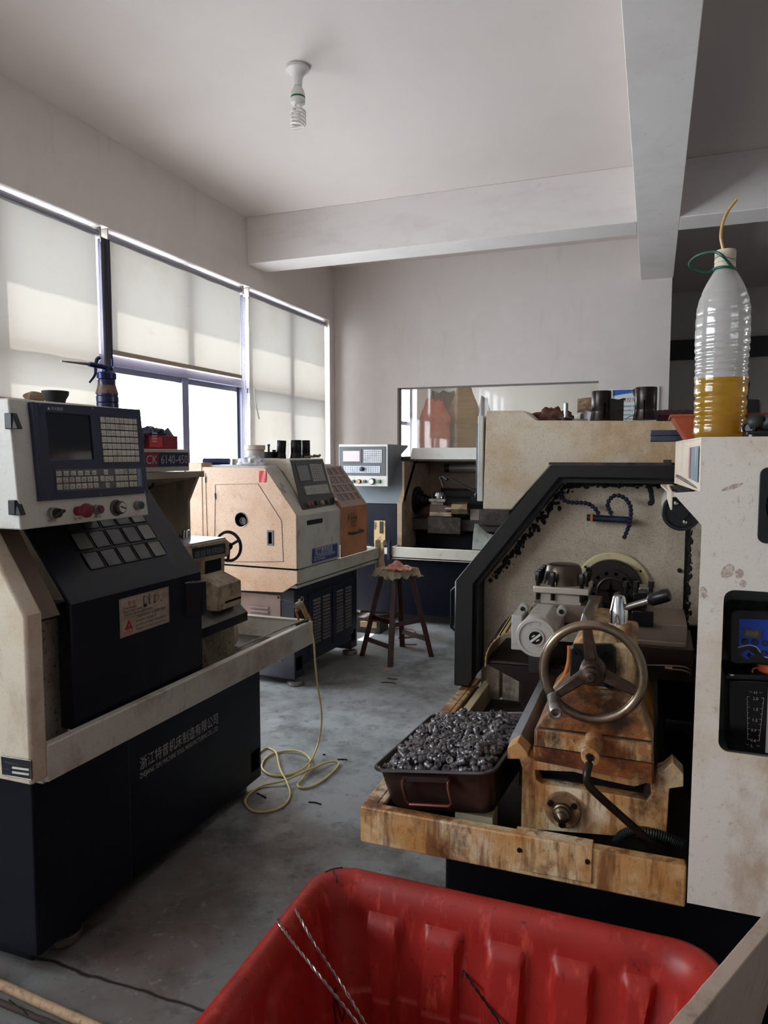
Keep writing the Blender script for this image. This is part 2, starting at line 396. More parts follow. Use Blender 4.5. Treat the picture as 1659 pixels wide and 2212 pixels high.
# ---- windows: aluminium frames, two panes wide, a transom above the sliding lights
XF0, XF1 = -3.87, -3.80
units = [(6.2, 7.98), (4.29, 6.2), (2.38, 4.29), (-1.44, .47), (-3.4, -1.44)]
for i, (a, b) in enumerate(units, 1):
    sl_ = SILLR if b < .5 else SILL
    t = bpy.data.objects.new('window_%d' % i, None); COL.objects.link(t); t['kind'] = 'structure'
    t.location = (-3.84, (a+b)/2, sl_); OFF[t.name] = Vector(t.location)
    f = MB(); mid = (a+b)/2
    f.box(XF0, XF1, a, a+.05, sl_, HEAD); f.box(XF0, XF1, b-.05, b, sl_, HEAD)
    f.box(XF0, XF1, a, b, sl_, sl_+.06); f.box(XF0, XF1, a, b, HEAD-.05, HEAD)
    f.box(XF0-.01, XF1+.01, a, b, 2.17, 2.245)
    f.box(XF0, XF1, mid-.045, mid+.045, sl_, HEAD)
    f.build('window_frame', VALU, t, bevel=.004)
    s = MB()
    for (p, q, xo) in ((a+.05, mid+.02, .012), (mid-.02, b-.05, -.012)):
        xc = (XF0+XF1)/2+xo
        s.box(xc-.01, xc+.01, p, p+.035, sl_+.06, 2.17); s.box(xc-.01, xc+.01, q-.035, q, sl_+.06, 2.17)
        s.box(xc-.01, xc+.01, p, q, sl_+.06, sl_+.11); s.box(xc-.01, xc+.01, p, q, 2.125, 2.17)
    s.build('window_sash', VALU, t)
    g = MB(); g.box(-3.837, -3.833, a+.05, b-.05, sl_+.06, 2.17); g.box(-3.837, -3.833, a+.05, b-.05, 2.24, HEAD-.05)
    g.build('window_glass', PANE, t)
t = bpy.data.objects.new('window_8', None); COL.objects.link(t); t['kind'] = 'structure'; t.location = (-3.84, 10.8, SILL); OFF[t.name] = Vector(t.location)
f = MB()
for y in (10.2, 10.77, 11.34): f.box(XF0, XF1, y, y+.06, SILL, HEAD)
for z in (SILL, 2.0, HEAD-.06): f.box(XF0, XF1, 10.2, 11.4, z, z+.06)
f.build('window_frame', VALU, t)
t = bpy.data.objects.new('window_7', None); COL.objects.link(t); t['kind'] = 'structure'; t.location = (-1.73, 8.2, GH[2]); OFF[t.name] = Vector(t.location)
MB().box(GH[0], GH[1], 8.2, 8.206, GH[2], GH[3]).build('window_glass', DUSTYPANE, t)
f = MB(); f.box(GH[0], GH[0]+.02, 8.19, 8.216, GH[2], GH[3]); f.box(GH[0], GH[1], 8.19, 8.216, GH[3]-.015, GH[3])
f.build('window_frame', mat('grey_bead', (120,118,116), .5), t)

# ---- daylight: hazy bright sky outside the windows, a sun high over the window side
wd = bpy.data.worlds.new('sky'); SC.world = wd; wd.use_nodes = True
bg = wd.node_tree.nodes['Background']; bg.inputs[0].default_value = (.88, .94, 1., 1); bg.inputs[1].default_value = SKY = 4.6
sd = bpy.data.lights.new('sun', 'SUN'); sd.energy = 9; sd.angle = math.radians(.6); sd.color = (1., .93, .84)
so = bpy.data.objects.new('sun', sd); COL.objects.link(so)
so.rotation_euler = Vector((math.cos(math.radians(55)), 0, -math.sin(math.radians(55)))).to_track_quat('-Z', 'Y').to_euler()
so.location = (-8, 3, 8)
for (a, b) in units + [(10.2, 11.4)]:                  # portals: they only tell the renderer where the sky comes in
    pd = bpy.data.lights.new('portal', 'AREA'); pd.shape = 'RECTANGLE'; pd.size = HEAD-SILL; pd.size_y = b-a
    pd.cycles.is_portal = True
    po = bpy.data.objects.new('portal', pd); COL.objects.link(po)
    po.location = (-3.93, (a+b)/2, (SILL+HEAD)/2); po.rotation_euler = (0, -PI/2, 0)
pd = bpy.data.lights.new('portal', 'AREA'); pd.shape = 'RECTANGLE'; pd.size = RW[3]-RW[2]; pd.size_y = RW[1]-RW[0]; pd.cycles.is_portal = True
po = bpy.data.objects.new('portal', pd); COL.objects.link(po); po.location = (6.21, (RW[0]+RW[1])/2, (RW[2]+RW[3])/2); po.rotation_euler = (0, PI/2, 0)
vs = SC.view_settings; vs.view_transform = 'Standard'; vs.look = 'None'; vs.gamma = 1; vs.use_curve_mapping = False
vs.exposure = 2.05
cy = SC.cycles
cy.use_denoising = True; cy.denoiser = 'OPENIMAGEDENOISE'
cy.max_bounces = 10; cy.diffuse_bounces = 5; cy.glossy_bounces = 4; cy.transmission_bounces = 8; cy.transparent_max_bounces = 10
cy.caustics_reflective = False; cy.caustics_refractive = False; cy.sample_clamp_indirect = 6
cy.use_adaptive_sampling = True; cy.adaptive_threshold = .02
# ---- roller blinds in the window recess
RAISED = 2.27
XB = -3.745
blinds = [(2.42, 4.16, 1.853, 'cream roller blind at the left edge of the picture, hem just above the left lathe'),
          (4.25, 6.05, RAISED, 'half-raised cream roller blind above the two open window panes'),
          (6.17, 7.93, 1.0, 'cream roller blind pulled down in the window nearest the back wall')]
for (a, b, zb, lab) in blinds:
    t = thing('roller_blind', lab, 'blind', (XB, (a+b)/2, zb), group='roller blinds in the window recess')
    MB().cyl((XB, a, 3.075), (XB, b, 3.075), .026).build('roller_tube', ALU, t)
    k = random.random()*9
    def cloth(u, v, a=a, b=b, zb=zb, k=k):
        y = a+.015+(b-a-.03)*u; z = 3.06+(zb-3.06)*v
        w = .006*mnoise.noise((y*5+k, z*2.2, k))+.010*v*v*mnoise.noise((y*2.2, z*1.1, k+4))+.005*v*mnoise.noise((y*9, z*3, k+7))
        return (XB+.01+w, y, z)
    c = MB().surf(cloth, 40, 46)
    c.build('blind_fabric', BLINDM, t, sharp=80)
    MB().box(XB, XB+.02, a+.01, b-.01, zb-.03, zb+.006).build('bottom_rail', mat('brown_blind_rail', (150,132,120), .5), t, bevel=.004)
    br = MB()
    for y in (a-.015, b+.003): br.box(XB-.03, XB+.035, y, y+.012, 3.04, 3.12)
    br.build('bracket', mat('bracket_plastic', (170,160,150), .5), t)
    ch = MB(); yy = b+.02
    for i in range(70): ch.ball((XB+.03, yy, 3.05-i*.028), .0065, 6, 4)
    ch.tube([(XB+.03, yy, 3.05), (XB+.03, yy, 1.1)], .002, 5)
    ch.build('bead_chain', mat('chain_plastic', (150,150,150), .4), t)
# the torn cord dangling from the last blind
tag(MB().tube(smooth_path([at(549,838,X=-3.70), at(552,870,X=-3.70), at(560,905,X=-3.70)]), .006, 6).build('blind_cord', mat('grey_cord', (150,146,140), .8)), 'short grey cord end dangling against the blind nearest the corner', 'cord')
# dark gathered curtain hanging beside the first blind
cu = MB()
def fold(u, v):
    y = 4.13+.075*u; z = 3.03-1.75*v
    return (-3.676+.016*math.sin(u*22+v*1.5), y, z)
cu.surf(fold, 26, 20, .003)
tag(cu.build('curtain_strip', mat('dark_grey_curtain', (72,72,82), .9), sharp=80), 'narrow dark grey curtain bunched between the first two blinds', 'curtain')

# ---- energy saving lamp on the ceiling
L0 = at(643, 145, Z=HC)
t = thing('ceiling_lamp', 'spiral energy-saving bulb in a white holder on the ceiling', 'lamp', (L0.x, L0.y, HC))
WPL = mat('white_plastic', (214,210,206), .35, layers=[((190,180,170), 8, .5, .75, .4)])
MB().lathe([(.066,0),(.069,-.003),(.069,-.02),(.064,-.024),(.048,-.032),(.036,-.046),(.029,-.064),(.026,-.085),(.0245,-.11),(.02,-.11)], L0, n=40).build('lamp_holder', WPL, t)
b = MB(); b.lathe([(.018,-.108),(.024,-.113),(.038,-.136),(.042,-.155),(.042,-.168)], L0, n=36)
b.lathe([(.042,-.178),(.0425,-.2),(.04,-.206),(.0,-.207)], L0, n=36)
b.build('bulb_base', WPL, t)
MB().lathe([(.0425,-.168),(.043,-.172),(.043,-.176),(.0425,-.178)], L0, n=36, cap=False).build('bulb_band', mat('green_band', (34,92,52), .4), t)
sp = MB(); TUBEW = mat('bulb_tube_glass', (226,220,216), .2)
for ph in (0, PI):
    pts = []
    for i in range(8): pts.append((L0.x+.018*math.cos(ph), L0.y+.018*math.sin(ph), HC-.2-.004*i))
    for i in range(64):
        a = ph+i/63*2.5*2*PI; rr = .018+.023*min(1, i/8)
        pts.append((L0.x+rr*math.cos(a), L0.y+rr*math.sin(a), HC-.232-.105*i/63))
    pts.append((L0.x, L0.y, HC-.340))
    sp.tube(pts, .0066, 10)
sp.build('spiral_tube', TUBEW, t)

# ---- safety notice in a white frame on the back wall
t = thing('wall_notice', 'framed safety notice with a blue header on the back wall', 'notice', (-.2, 8.1, 1.7))
x0, x1, z1, z0 = -.45, .04, 2.225, 1.52
MB().plate([(x0,z0),(x1,z0),(x1,z1),(x0,z1)], [[(x0+.025,z0+.025),(x1-.025,z0+.025),(x1-.025,z1-.025),(x0+.025,z1-.025)]], (0,8.12,0), (1,0,0), (0,0,1), .025).build('notice_frame', WPL, t, bevel=.004)
MB().box(x0+.02, x1-.02, 8.11, 8.12, z0+.02, z1-.02).build('notice_sheet', mat('pale_notice_paper', (214,226,226), .5), t)
h = MB(); n = 16
h.plate([(x0+.025, z1-.025)]+[(x0+.025+(x1-x0-.05)*i/n, z1-.085+.03*math.sin(i/n*2.6)) for i in range(n+1)]+[(x1-.025, z1-.025)], [], (0,8.1095,0), (1,0,0), (0,0,1), .0005)
h.build('notice_header', mat('blue_header', (30,92,186), .5), t)
h = MB(); h.plate([(x1-.1, z1-.025), (x1-.1, z1-.13), (x1-.025, z1-.16), (x1-.025, z1-.025)], [], (0,8.109,0), (1,0,0), (0,0,1), .0005)
h.build('notice_corner', mat('sky_blue', (40,150,205), .5), t)
text(t, 'notice_title', '数控车床安全', (x0+.11, 8.1085, z1-.15), (1,0,0), (0,0,1), .052, REDINK)
for i, zz in enumerate((.205, .25, .295, .34, .385, .43, .475, .52)):
    text(t, 'notice_lines', '操作机床时必须穿工作服 不准戴手套' if i % 2 else '开机前检查各部位 润滑是否正常', (x0+.05, 8.1085, z1-zz), (1,0,0), (0,0,1), .021, INK, res=1)

# ---- the store room seen through the glass: sacks and an orange bag on a shelf
def sack(name, lab, cat, px0, px1, pyt, Y, zb, mt, neck=True, seed=1, sq=.36, ridge=.0):
    x0, zt = xz(px0, pyt, Y); x1, _ = xz(px1, pyt, Y); cx = (x0+x1)/2; rx = (x1-x0)/2; h = zt-zb
    m = MB(); n, k = 30, 24; vs = []
    for j in range(k+1):
        v = j/k
        w = 1-.12*(1-v)**2 if v < .75 else 1-(v-.75)/.25*(.55 if neck else .25)
        w *= 1+.05*mnoise.noise((seed, v*5, 2))
        for i in range(n):
            a = 2*PI*i/n
            c, s_ = math.cos(a), math.sin(a)
            r = 1/max((abs(c)**4+abs(s_)**4)**.25, .1)
            fo = 1+.07*mnoise.noise((c*2+seed, s_*2, v*6))+.04*mnoise.noise((c*5, s_*5+seed, v*11))
            zz = zb+h*v + (.09*mnoise.noise((c*3, s_*3, seed+3)) if v > .93 else 0)
            vs.append((cx+rx*w*r*c*fo, Y+rx*sq*w*r*s_*fo, zz))
    fs = [(j*n+i, j*n+(i+1) % n, (j+1)*n+(i+1) % n, (j+1)*n+i) for j in range(k) for i in range(n)]
    fs += [tuple(range(n-1, -1, -1)), tuple(range(k*n, k*n+n))]
    m._add(vs, fs)
    return tag(m.build(name, mt, sharp=60), lab, cat)
SHZ = 1.3
tag(MB().box(-3.2, -.3, 8.45, 9.3, SHZ-.04, SHZ).build('storage_shelf', mat('grey_shelf_board', (130,126,120), .7)), 'grey board shelf behind the partition glass carrying the sacks', 'shelf')
sack('plastic_sack', 'orange plastic sack slumped behind the partition glass', 'sack', 905, 972, 868, 8.62, SHZ, mat('orange_film', (236,120,88), .5, layers=[((244,170,140), 6, .5, .7, .6), ((200,84,56), 9, .58, .74, .5)], bump=.4, bscale=30), seed=1)
sack('woven_sack', 'tall tan woven sack right of the orange one behind glass', 'sack', 972, 1034, 838, 8.80, SHZ, mat('tan_woven', (196,158,112), .85, layers=[((160,122,80), (4,4,30), .5, .7, .5)], bump=.5, bscale=80), seed=4)
sack('paper_sack', 'grey-brown sack with a torn open top behind the orange sack', 'sack', 925, 990, 850, 9.1, SHZ, mat('brown_paper', (140,118,104), .85, layers=[((110,92,80), 8, .5, .7, .6)], bump=.5, bscale=40), seed=7, neck=False)
sack('burlap_sack', 'shadowed olive sack at the right behind the tan sack', 'sack', 1030, 1062, 862, 9.02, SHZ, mat('olive_sack', (122,104,80), .9, bump=.5, bscale=60), seed=9)
# ================================================================ the right-hand lathe, seen from its tailstock end
R = thing('cnc_lathe', 'stained cream lathe in the right foreground with a pan of parts on its tray', 'machine', (-.2, 2.3, 0), group='lathes')
YF = 1.53                                            # front edge of the chip tray
XL, XR, ZT, ZB = -.636, .086, .663, .574
b = MB(); b.box(-.46, .62, 1.66, 3.5, .055, .573); b.build('base', NAVYD, R, bevel=.006)
for x, y in ((-.36, 1.8), (.5, 1.8), (-.36, 3.3), (.5, 3.3)):
    MB().lathe([(.07,0),(.075,.006),(.072,.03),(.02,.034),(.02,.06)], (x, y, 0)).build('levelling_foot', DSTEEL, R)
# tray: folded sheet with a flat lip all round
t = MB()
t.box(XL, XR, YF, YF+.03, ZB, ZT)
t.box(XL, XL+.034, YF+.03, 2.62, ZB, ZT)
t.box(XL+.034, XL+.05, YF+.03, 2.62, ZT-.012, ZT)
tray = t.build('chip_tray', RUSTY, R, bevel=.004)
MB().box(XL+.03, .6, YF+.03, 2.62, ZB, ZB+.012).build('tray_floor', mat('oily_tray_floor', (34,29,27), .35, layers=[((84,66,50), 6, .54, .74, .6), ((16,14,14), 12, .5, .7, .7)], bump=.3, bscale=90), tray)
c = MB(); x0, x1 = xz(1112, 1795, YF)[0], xz(1280, 1830, YF)[0]
c.box(x0, x1, YF-.005, YF+.001, ZB+.014, ZT+.002); c.box(x0, x1, YF-.005, YF+.034, ZT+.001, ZT+.004)
cp = c.build('cover_plate', RUSTY, R, bevel=.002)
for px, py in ((1122, 1836), (1269, 1861)):
    q = at(px, py, Y=YF-.005); MB().lathe([(.0055,0),(.005,.003),(.002,.004)], q, (0,-1,0), 14).build('screw', OXIDE, cp)
# inner guide rail for the sliding door
g = MB(); g.box(-.575, -.548, 1.75, 2.6, ZB+.01, ZT-.005); g.box(-.6, -.59, 1.75, 2.6, ZB+.01, ZT-.03)
g.build('door_rail', mat('cream_rail_paint', (214,198,160), .4), R, bevel=.002)
# headstock wall
YH = 2.6
hw = [(-.585,.6),(.2,.6),(.2,1.44),(-.3,1.44),(-.585,1.055)]
MB().exy(hw, YH, YH+.06).build('headstock_wall', CASTW, R)
s = MB(); xs = xz(1480, 1200, YH)[0]
s.box(xs-.002, xs+.006, YH-.004, YH, .9, 1.30); s.build('wall_seam', OXIDE, R)
gr = MB()                                            # caked swarf round the seam and under the door frame
rnd = random.Random(3)
for i in range(170):
    z = .92+.4*rnd.random(); gr.ball((xs+.004+abs(rnd.gauss(0,.007)), YH-.001, z), .002+.005*rnd.random(), 7, 5, (1,.35,1.5))
for i in range(200):
    u = rnd.random(); x = -.56+.27*u; z = 1.07+.36*u; d_ = abs(rnd.gauss(0,.013))
    gr.ball((x+.012+d_*.8, YH-.001, z-.012-d_*.6), .002+.006*rnd.random(), 7, 5, (1,.35,1.3))
for i in range(180):
    x = -.28+.40*rnd.random(); gr.ball((x, YH-.001, 1.408-abs(rnd.gauss(0,.008))), .003+.005*rnd.random(), 7, 5, (1.5,.35,.9))
for i in range(34): gr.ball((xz(1408, 1060, YH)[0]+rnd.gauss(0,.004), YH-.001, 1.395-.06*rnd.random()), .003+.004*rnd.random(), 7, 5, (1,.3,1.5))
o = gr.build('caked_swarf', mat('black_swarf', (26,24,24), .8), R); o['kind'] = 'stuff'
for px, py in ((1060, 1253), (1468, 1232)):
    q = at(px, py, Y=YH); MB().lathe([(.008,0),(.007,.008),(.004,.009)], q, (0,-1,0), 14).build('screw', OXIDE, R)
# lower wall strips by the tray
l = MB(); l.box(-.56, -.51, YH-.03, YH, .6, .74); l.build('wall_bracket', CASTW, R, bevel=.003)
MB().exy([(-.50,.6),(-.44,.6),(-.44,.78),(-.50,.78)], YH-.02, YH).build('wall_plate', CASTW, R)
# sliding door: thin folded sheet pushed back over the headstock, with a thick black edge frame
outer = [(-.657,.668),(-.657,1.05),(-.325,1.47),(.075,1.47)]
inner = [(.075,1.424),(-.295,1.424),(-.585,1.045),(-.585,.70),(-.60,.668)]
d = MB(); d.exy(outer+inner, 2.47, 2.53)
sd_ = d.build('sliding_door', BLACKP, R, bevel=.006)
o2 = [(-.65,.69),(-.65,1.045),(-.32,1.462),(.075,1.462)]; i2 = [(.075,1.452),(-.315,1.452),(-.64,1.04),(-.64,.69)]
MB().exy(o2+i2, 2.53, 3.05).build('door_sheet', BLACKP, sd_)
MB().exy([(-.60,.69),(-.575,.72),(-.575,1.04),(-.29,1.41),(.075,1.41),(.075,1.424),(-.295,1.424),(-.586,1.045),(-.586,.7)], 2.49, 2.59).build('door_gasket', RUBBER, sd_)
h = MB(); h.tube([(-.655,2.5,.86),(-.675,2.5,.875),(-.675,2.5,1.01),(-.655,2.5,1.03)], .006, 8); h.build('door_handle', BLACKP, sd_)
k = MB(); k.box(-.34, .07, 2.53, 2.58, 1.47, 1.478); k.box(.03, .055, 2.5, 2.53, 1.47, 1.488); k.build('door_track', DSTEEL, R)
# upper cabinet over the headstock
YC = 2.56
P = [xz(*p, YC) for p in ((1043,1100),(1105,1102),(1192,1003),(1470,1003),(1470,912),(1200,908),(1157,908),(1131,887),(1050,887))]
P[3] = (.24, P[3][1]); P[4] = (.24, P[4][1])
MB().exy(P, YC, 3.25).build('upper_cabinet', mat('oil_stained_beige_paint', (216,202,180), .45, layers=[((200,168,128), 2.6, .42, .62, .8), ((158,112,70), (5,5,3), .54, .76, .6), ((116,80,54), 170, .58, .74, .45)], bump=.05, bscale=80), R, bevel=.005)
ZC = P[5][1]; XC = P[0][0]
cpn = MB(); cpn.box(XC-.022, XC-.001, YC+.0, 3.2, 1.335, 1.645); cp_ = cpn.build('control_panel', WHITEP, R, bevel=.003)
MB().box(XC-.034, XC-.022, YC+.03, 3.1, 1.36, 1.62).build('panel_bezel', BEZEL, cp_, bevel=.003)
for z in (1.385,): 
    MB().lathe([(.016,0),(.016,.018),(.013,.02)], (XC-.022, YC+.06, 1.352), (-1,0,0), 18).build('push_button', OXIDE, cp_)
# spindle nose: cream flange, dark face plate, drilled ring, collet
SX, SZ = xz(1321, 1271, 2.58)
fl = MB(); fl.lathe([(.128,0),(.128,.012),(.124,.016),(.0,.016)], (SX+.002, YH, SZ-.002), (0,-1,0), 56); f_ = fl.build('spindle_flange', mat('cream_flange_paint', (214,200,158), .4, layers=[((140,120,90), 9, .56, .72, .6), ((50,42,36), 30, .62, .74, .6)]), R, bevel=.002)
for a in (35, 90+52, 215, 325):
    MB().lathe([(.0045,0),(.004,.004)], (SX+.114*math.cos(math.radians(a)), YH-.016, SZ+.114*math.sin(math.radians(a))), (0,-1,0), 12).build('screw', OXIDE, f_)
ch = MB(); ch.lathe([(.101,0),(.103,.004),(.103,.03),(.1,.034),(.073,.034),(.071,.05),(.046,.05)], (SX, YH-.016, SZ), (0,-1,0), 56)
c_ = ch.build('chuck', DSTEEL, R)
hl = MB()
for i in range(12):
    a = 2*PI*(i+.5)/12; hl.cyl((SX+.06*math.cos(a), YH-.068, SZ+.06*math.sin(a)), (SX+.06*math.cos(a), YH-.0662, SZ+.06*math.sin(a)), .006, n=14)
hl.build('drilled_holes', mat('hole_black', (4,4,4), .9, spec=0.), c_)
co = MB(); co.lathe([(.046,0),(.047,.008),(.043,.01),(.038,.004),(.0,.004)], (SX, YH-.066, SZ), (0,-1,0), 44); col_ = co.build('collet', DSTEEL, R)
sl = MB()
for a in (0, PI/2): sl.obox((SX, YH-.0712, SZ), (.036*math.cos(a), 0, .036*math.sin(a)), (0,.0008,0), (-.0013*math.sin(a), 0, .0013*math.cos(a)))
for a in (0, PI/2): sl.obox((SX, YH-.0714, SZ), (.012*math.cos(a), 0, .018*math.sin(a)), (0,.0008,0), (-.005*math.sin(a), 0, .005*math.cos(a)))
sl.build('collet_slot', mat('hole_black', (4,4,4), .9, spec=0.), col_)
# coolant manifold with two bead hoses
mz = xz(1320, 1122, 2.57)
q0, q1 = at(1268, 1118, Y=2.565), at(1362, 1124, Y=2.565)
MB().cyl(q0, q1, .012, n=12).build('coolant_manifold', mat('grimy_blue_plastic', (22,40,70), .4, layers=[((12,14,18), 20, .45, .6, .8)]), R)
MB().box(q0.x+.012, q0.x+.02, 2.55, 2.58, q0.z-.014, q0.z+.014).build('orange_valve', mat('orange_plastic', (190,96,48), .4), R)
LOC = mat('indigo_bead_hose', (24,24,52), .35)
for pts in ([(1294,1116),(1290,1104),(1280,1094),(1270,1088),(1255,1086),(1240,1086),(1226,1084),(1216,1078),(1211,1068),(1214,1060)],
            [(1321,1116),(1318,1104),(1313,1094),(1314,1084),(1322,1074),(1332,1070),(1344,1073),(1354,1080),(1361,1092),(1363,1105),(1362,1118),(1360,1132),(1355,1145),(1350,1158),(1347,1164)]):
    sp_ = smooth_path([at(*p, Y=2.545-.012*math.sin(i/len(pts)*PI)) for i, p in enumerate(pts)], 8)
    hz = MB(); acc = 0; last = sp_[0]; hz.tube(sp_, .0035, 8)
    for p in sp_:
        acc += (p-last).length; last = p
        if acc > .0125:
            hz.ball(p, .0078, 10, 7); acc = 0
    hz.build('bead_hose', LOC, R)
# lamp tube on the back of the work space
la = at(1472, 1106, Y=2.0)
MB().cyl((la.x, 2.02, la.z), (la.x, 2.6, la.z), .045, n=36).build('work_lamp', mat('lamp_tube_white', (196,192,186), .35), R)
lc = MB(); lc.lathe([(.048,.03),(.049,-.0),(.046,-.004),(.041,-.004),(.039,.004),(.02,.004),(.018,-.002),(.0,-.002)], (la.x, 2.0, la.z), (0,1,0), 36); lcc = lc.build('lamp_cap', BLACKPL, R)
for a in (120, 290):
    MB().lathe([(.0065,0),(.0055,.004),(.002,.005)], (la.x+.027*math.cos(math.radians(a)), 2.004, la.z+.027*math.sin(math.radians(a))), (0,-1,0), 12).build('screw', CHROME, lcc)
# bed with steel ways
ZBED = .80
bd = MB()
xw0, xw1 = -.268, -.232
bd.box(-.25, .03, 1.66, 2.6, .6, .745)
bd.box(-.285, -.25, 1.69, 2.4, .70, .785); bd.build('bed', DSTEEL, R, bevel=.004)
w_ = MB(); w_.exy([(-.310,.812),(-.300,.834),(-.280,.834),(-.268,.805),(-.268,.785),(-.310,.785)], 1.685, 2.2); w_.build('bed_way', mat('ground_steel', (176,182,190), .4, .35, layers=[((96,98,104), (30,3,30), .5, .7, .5), ((70,62,56), 7, .58, .76, .6)]), R)
w_ = MB(); w_.exy([(.0,.77),(.03,.80),(.05,.77),(.05,.72),(.0,.72)], 1.64, 2.55); w_.build('bed_way', DSTEEL, R)
# carriage: apron sheet, way cover, saddle
YA = 2.12
ap = [xz(*p, YA) for p in ((1046,1432),(1240,1448),(1240,1545),(1150,1570),(1126,1540),(1126,1475))]
MB().exy(ap, YA, YA+.06).build('apron_sheet', BROWNM, R)
tp = [xz(*p, YA) for p in ((1046,1430),(1240,1446))]
t_ = MB(); z0, z1 = tp[0][1], tp[1][1]
t_.hexa([(tp[0][0],YA,z0),(tp[1][0],YA,z1),(tp[1][0],YA+.2,z1),(tp[0][0]+.02,YA+.2,z0)], [(tp[0][0]+.004,YA+.004,z0+.006),(tp[1][0],YA+.004,z1+.006),(tp[1][0],YA+.2,z1+.03),(tp[0][0]+.03,YA+.2,z0+.03)])
t_.build('apron_ledge', BROWNM, R)
# segmented metal apron curving over the cross slide end
wc = [xz(*p, 2.1) for p in ((1047,1440),(1048,1418),(1054,1400),(1066,1384),(1084,1370),(1112,1360),(1140,1350))]
wc3 = smooth_path([(x, 0, z) for x, z in wc], 6)
def wcf(u, v):
    i = min(int(u*(len(wc3)-1)), len(wc3)-2); fr = u*(len(wc3)-1)-i
    p = wc3[i].lerp(wc3[i+1], fr); return (p.x, 2.1+.22*v, p.z+.02*v)
wcm = MB().surf(wcf, 44, 3, .004); wco = wcm.build('way_cover', mat('bronze_slats', (184,160,112), .4, .4, layers=[((120,104,80), 7, .5, .7, .5)]), R, sharp=60)
st = MB()
for u in [i/11 for i in range(1, 11)]: st.tube([wcf(u, 0), wcf(u, .5), wcf(u, 1)], .003, 5)
st.build('slat_joint', OXIDE, wco)
# servo motor
M0 = at(1157, 1378, Y=1.96); mr = .056
mo = MB(); mo.lathe([(.0,-.0),(mr*.42,-.0),(mr*.44,.004),(mr*.8,.004),(mr*.82,.0),(mr*.95,.001),(mr,.008),(mr,.03)], M0, (0,1,0), 44); 
GREYM = mat('grey_white_motor_paint', (178,174,168), .45, layers=[((130,122,114), 9, .55, .75, .5), ((80,72,66), 60, .64, .74, .5)], bump=.05)
sm = mo.build('servo_motor', GREYM, R)
a45 = mr*.92
mb_ = MB(); pts = []
for i in range(8):
    a = PI/8+i*PI/4; pts.append((M0.x+mr*1.06*math.cos(a), M0.z+mr*1.06*math.sin(a)))
mb_.exy(pts, 1.985, 2.16); mb_.build('motor_body', GREYM, sm, bevel=.003)
for sx, sz in ((-1,1),(1,1),(-1,-1)):
    MB().lathe([(.014,0),(.014,.03)], (M0.x+sx*mr*.98, 2.1, M0.z+sz*mr*.98), (0,-1,0), 16).build('motor_lug', GREYM, sm)
for sx in (-1, 1): MB().lathe([(.007,0),(.006,.006)], (M0.x+sx*mr*.98, 2.07, M0.z+mr*.98), (0,-1,0), 12).build('screw', OXIDE, sm)
MB().lathe([(.018,0),(.018,.002),(.0,.002)], (M0.x, 1.9605, M0.z), (0,-1,0), 28).build('motor_emblem', OXIDE, sm)
em = MB(); em.obox((M0.x, 1.9583, M0.z), (.013,0,.011), (0,.0006,0), (-.002,0,.0024)); em.obox((M0.x-.006, 1.9583, M0.z+.005), (.004,0,.003), (0,.0006,0), (-.001,0,.0014)); em.obox((M0.x+.006, 1.9583, M0.z-.006), (.004,0,.003), (0,.0006,0), (-.001,0,.0014))
em.build('emblem_mark', WHITEP, sm)
MB().box(M0.x-.075, M0.x-.045, 2.0, 2.12, M0.z-.05, M0.z+.05).build('motor_bracket', GREYM, R, bevel=.003)
# cross slide running left-right, its saddle, the second tool holder
YX = 2.24
def xbox(name, a, b_, y0, y1, mt, bev=.003):
    (xa, za), (xb, zb) = xz(*a, y0), xz(*b_, y0)
    return MB().box(min(xa, xb), max(xa, xb), y0, y1, min(za, zb), max(za, zb)).build(name, mt, R, bevel=bev)
xbox('cross_slide', (1147, 1338), (1483, 1385), YX+.03, YX+.24, DSTEEL)
xbox('slide_cover', (1370, 1392), (1485, 1352), YX-.02, YX+.22, mat('oily_brown_steel', (138,120,110), .34, .35, layers=[((104,90,82), 6, .5, .7, .5)]))
xbox('slide_step', (1368, 1404), (1483, 1390), YX-.03, YX+.1, mat('oily_brown_steel', (138,120,110)))
xbox('saddle', (1240, 1450), (1500, 1404), YX-.05, YX+.2, BROWNM)
MB().lathe([(.004,0),(.003,.003)], at(1467, 1388, Y=YX-.02), (0,-1,0), 12).build('screw', CHROME, R)
# swivelling base and four-way tool post
YP = 2.17
xbox('slide_block', (1150, 1340), (1292, 1312), YP+.01, YP+.2, mat('oily_brown_steel', (138,120,110)))
xbox('tool_post_neck', (1168, 1312), (1256, 1286), YP+.02, YP+.16, mat('bright_tool_steel', (196,186,176), .42, .5))
x0, z1 = xz(1152, 1266, YP); x1, z0 = xz(1272, 1288, YP)
tpz = MB(); tpz.box(x0, x1, YP, YP+.165, z0, z1); tp_ = tpz.build('tool_post', mat('bright_tool_steel', (196,186,176), .42, .5, layers=[((140,124,112), 20, .55, .75, .5)]), R, bevel=.003)
cz = z1
MB().lathe([(.062,0),(.06,.012),(.053,.05),(.048,.058),(.04,.061),(.0,.061)], ((x0+x1)/2-.002, YP+.085, cz), n=44).build('tool_post_cap', mat('bronzed_cap', (96,84,74), .3, .8, layers=[((60,52,48), 8, .5, .7, .5)]), R)
for (bx, by) in ((x0+.012, YP+.015), (x0+.012, YP+.06), (x0+.012, YP+.105), (x0+.012, YP+.15), ((x0+x1)/2-.025, YP+.012), (x1-.022, YP+.012), (x1-.012, YP+.05), (x1-.014, YP+.15)):
    q = MB(); q.cyl((bx, by, z0-.022), (bx, by, z1+.02), .0062, n=12); q.lathe([(.009,0),(.01,.004),(.01,.026),(.008,.03)], (bx, by, z1+.014), n=6)
    q.build('clamp_bolt', OXIDE, R)
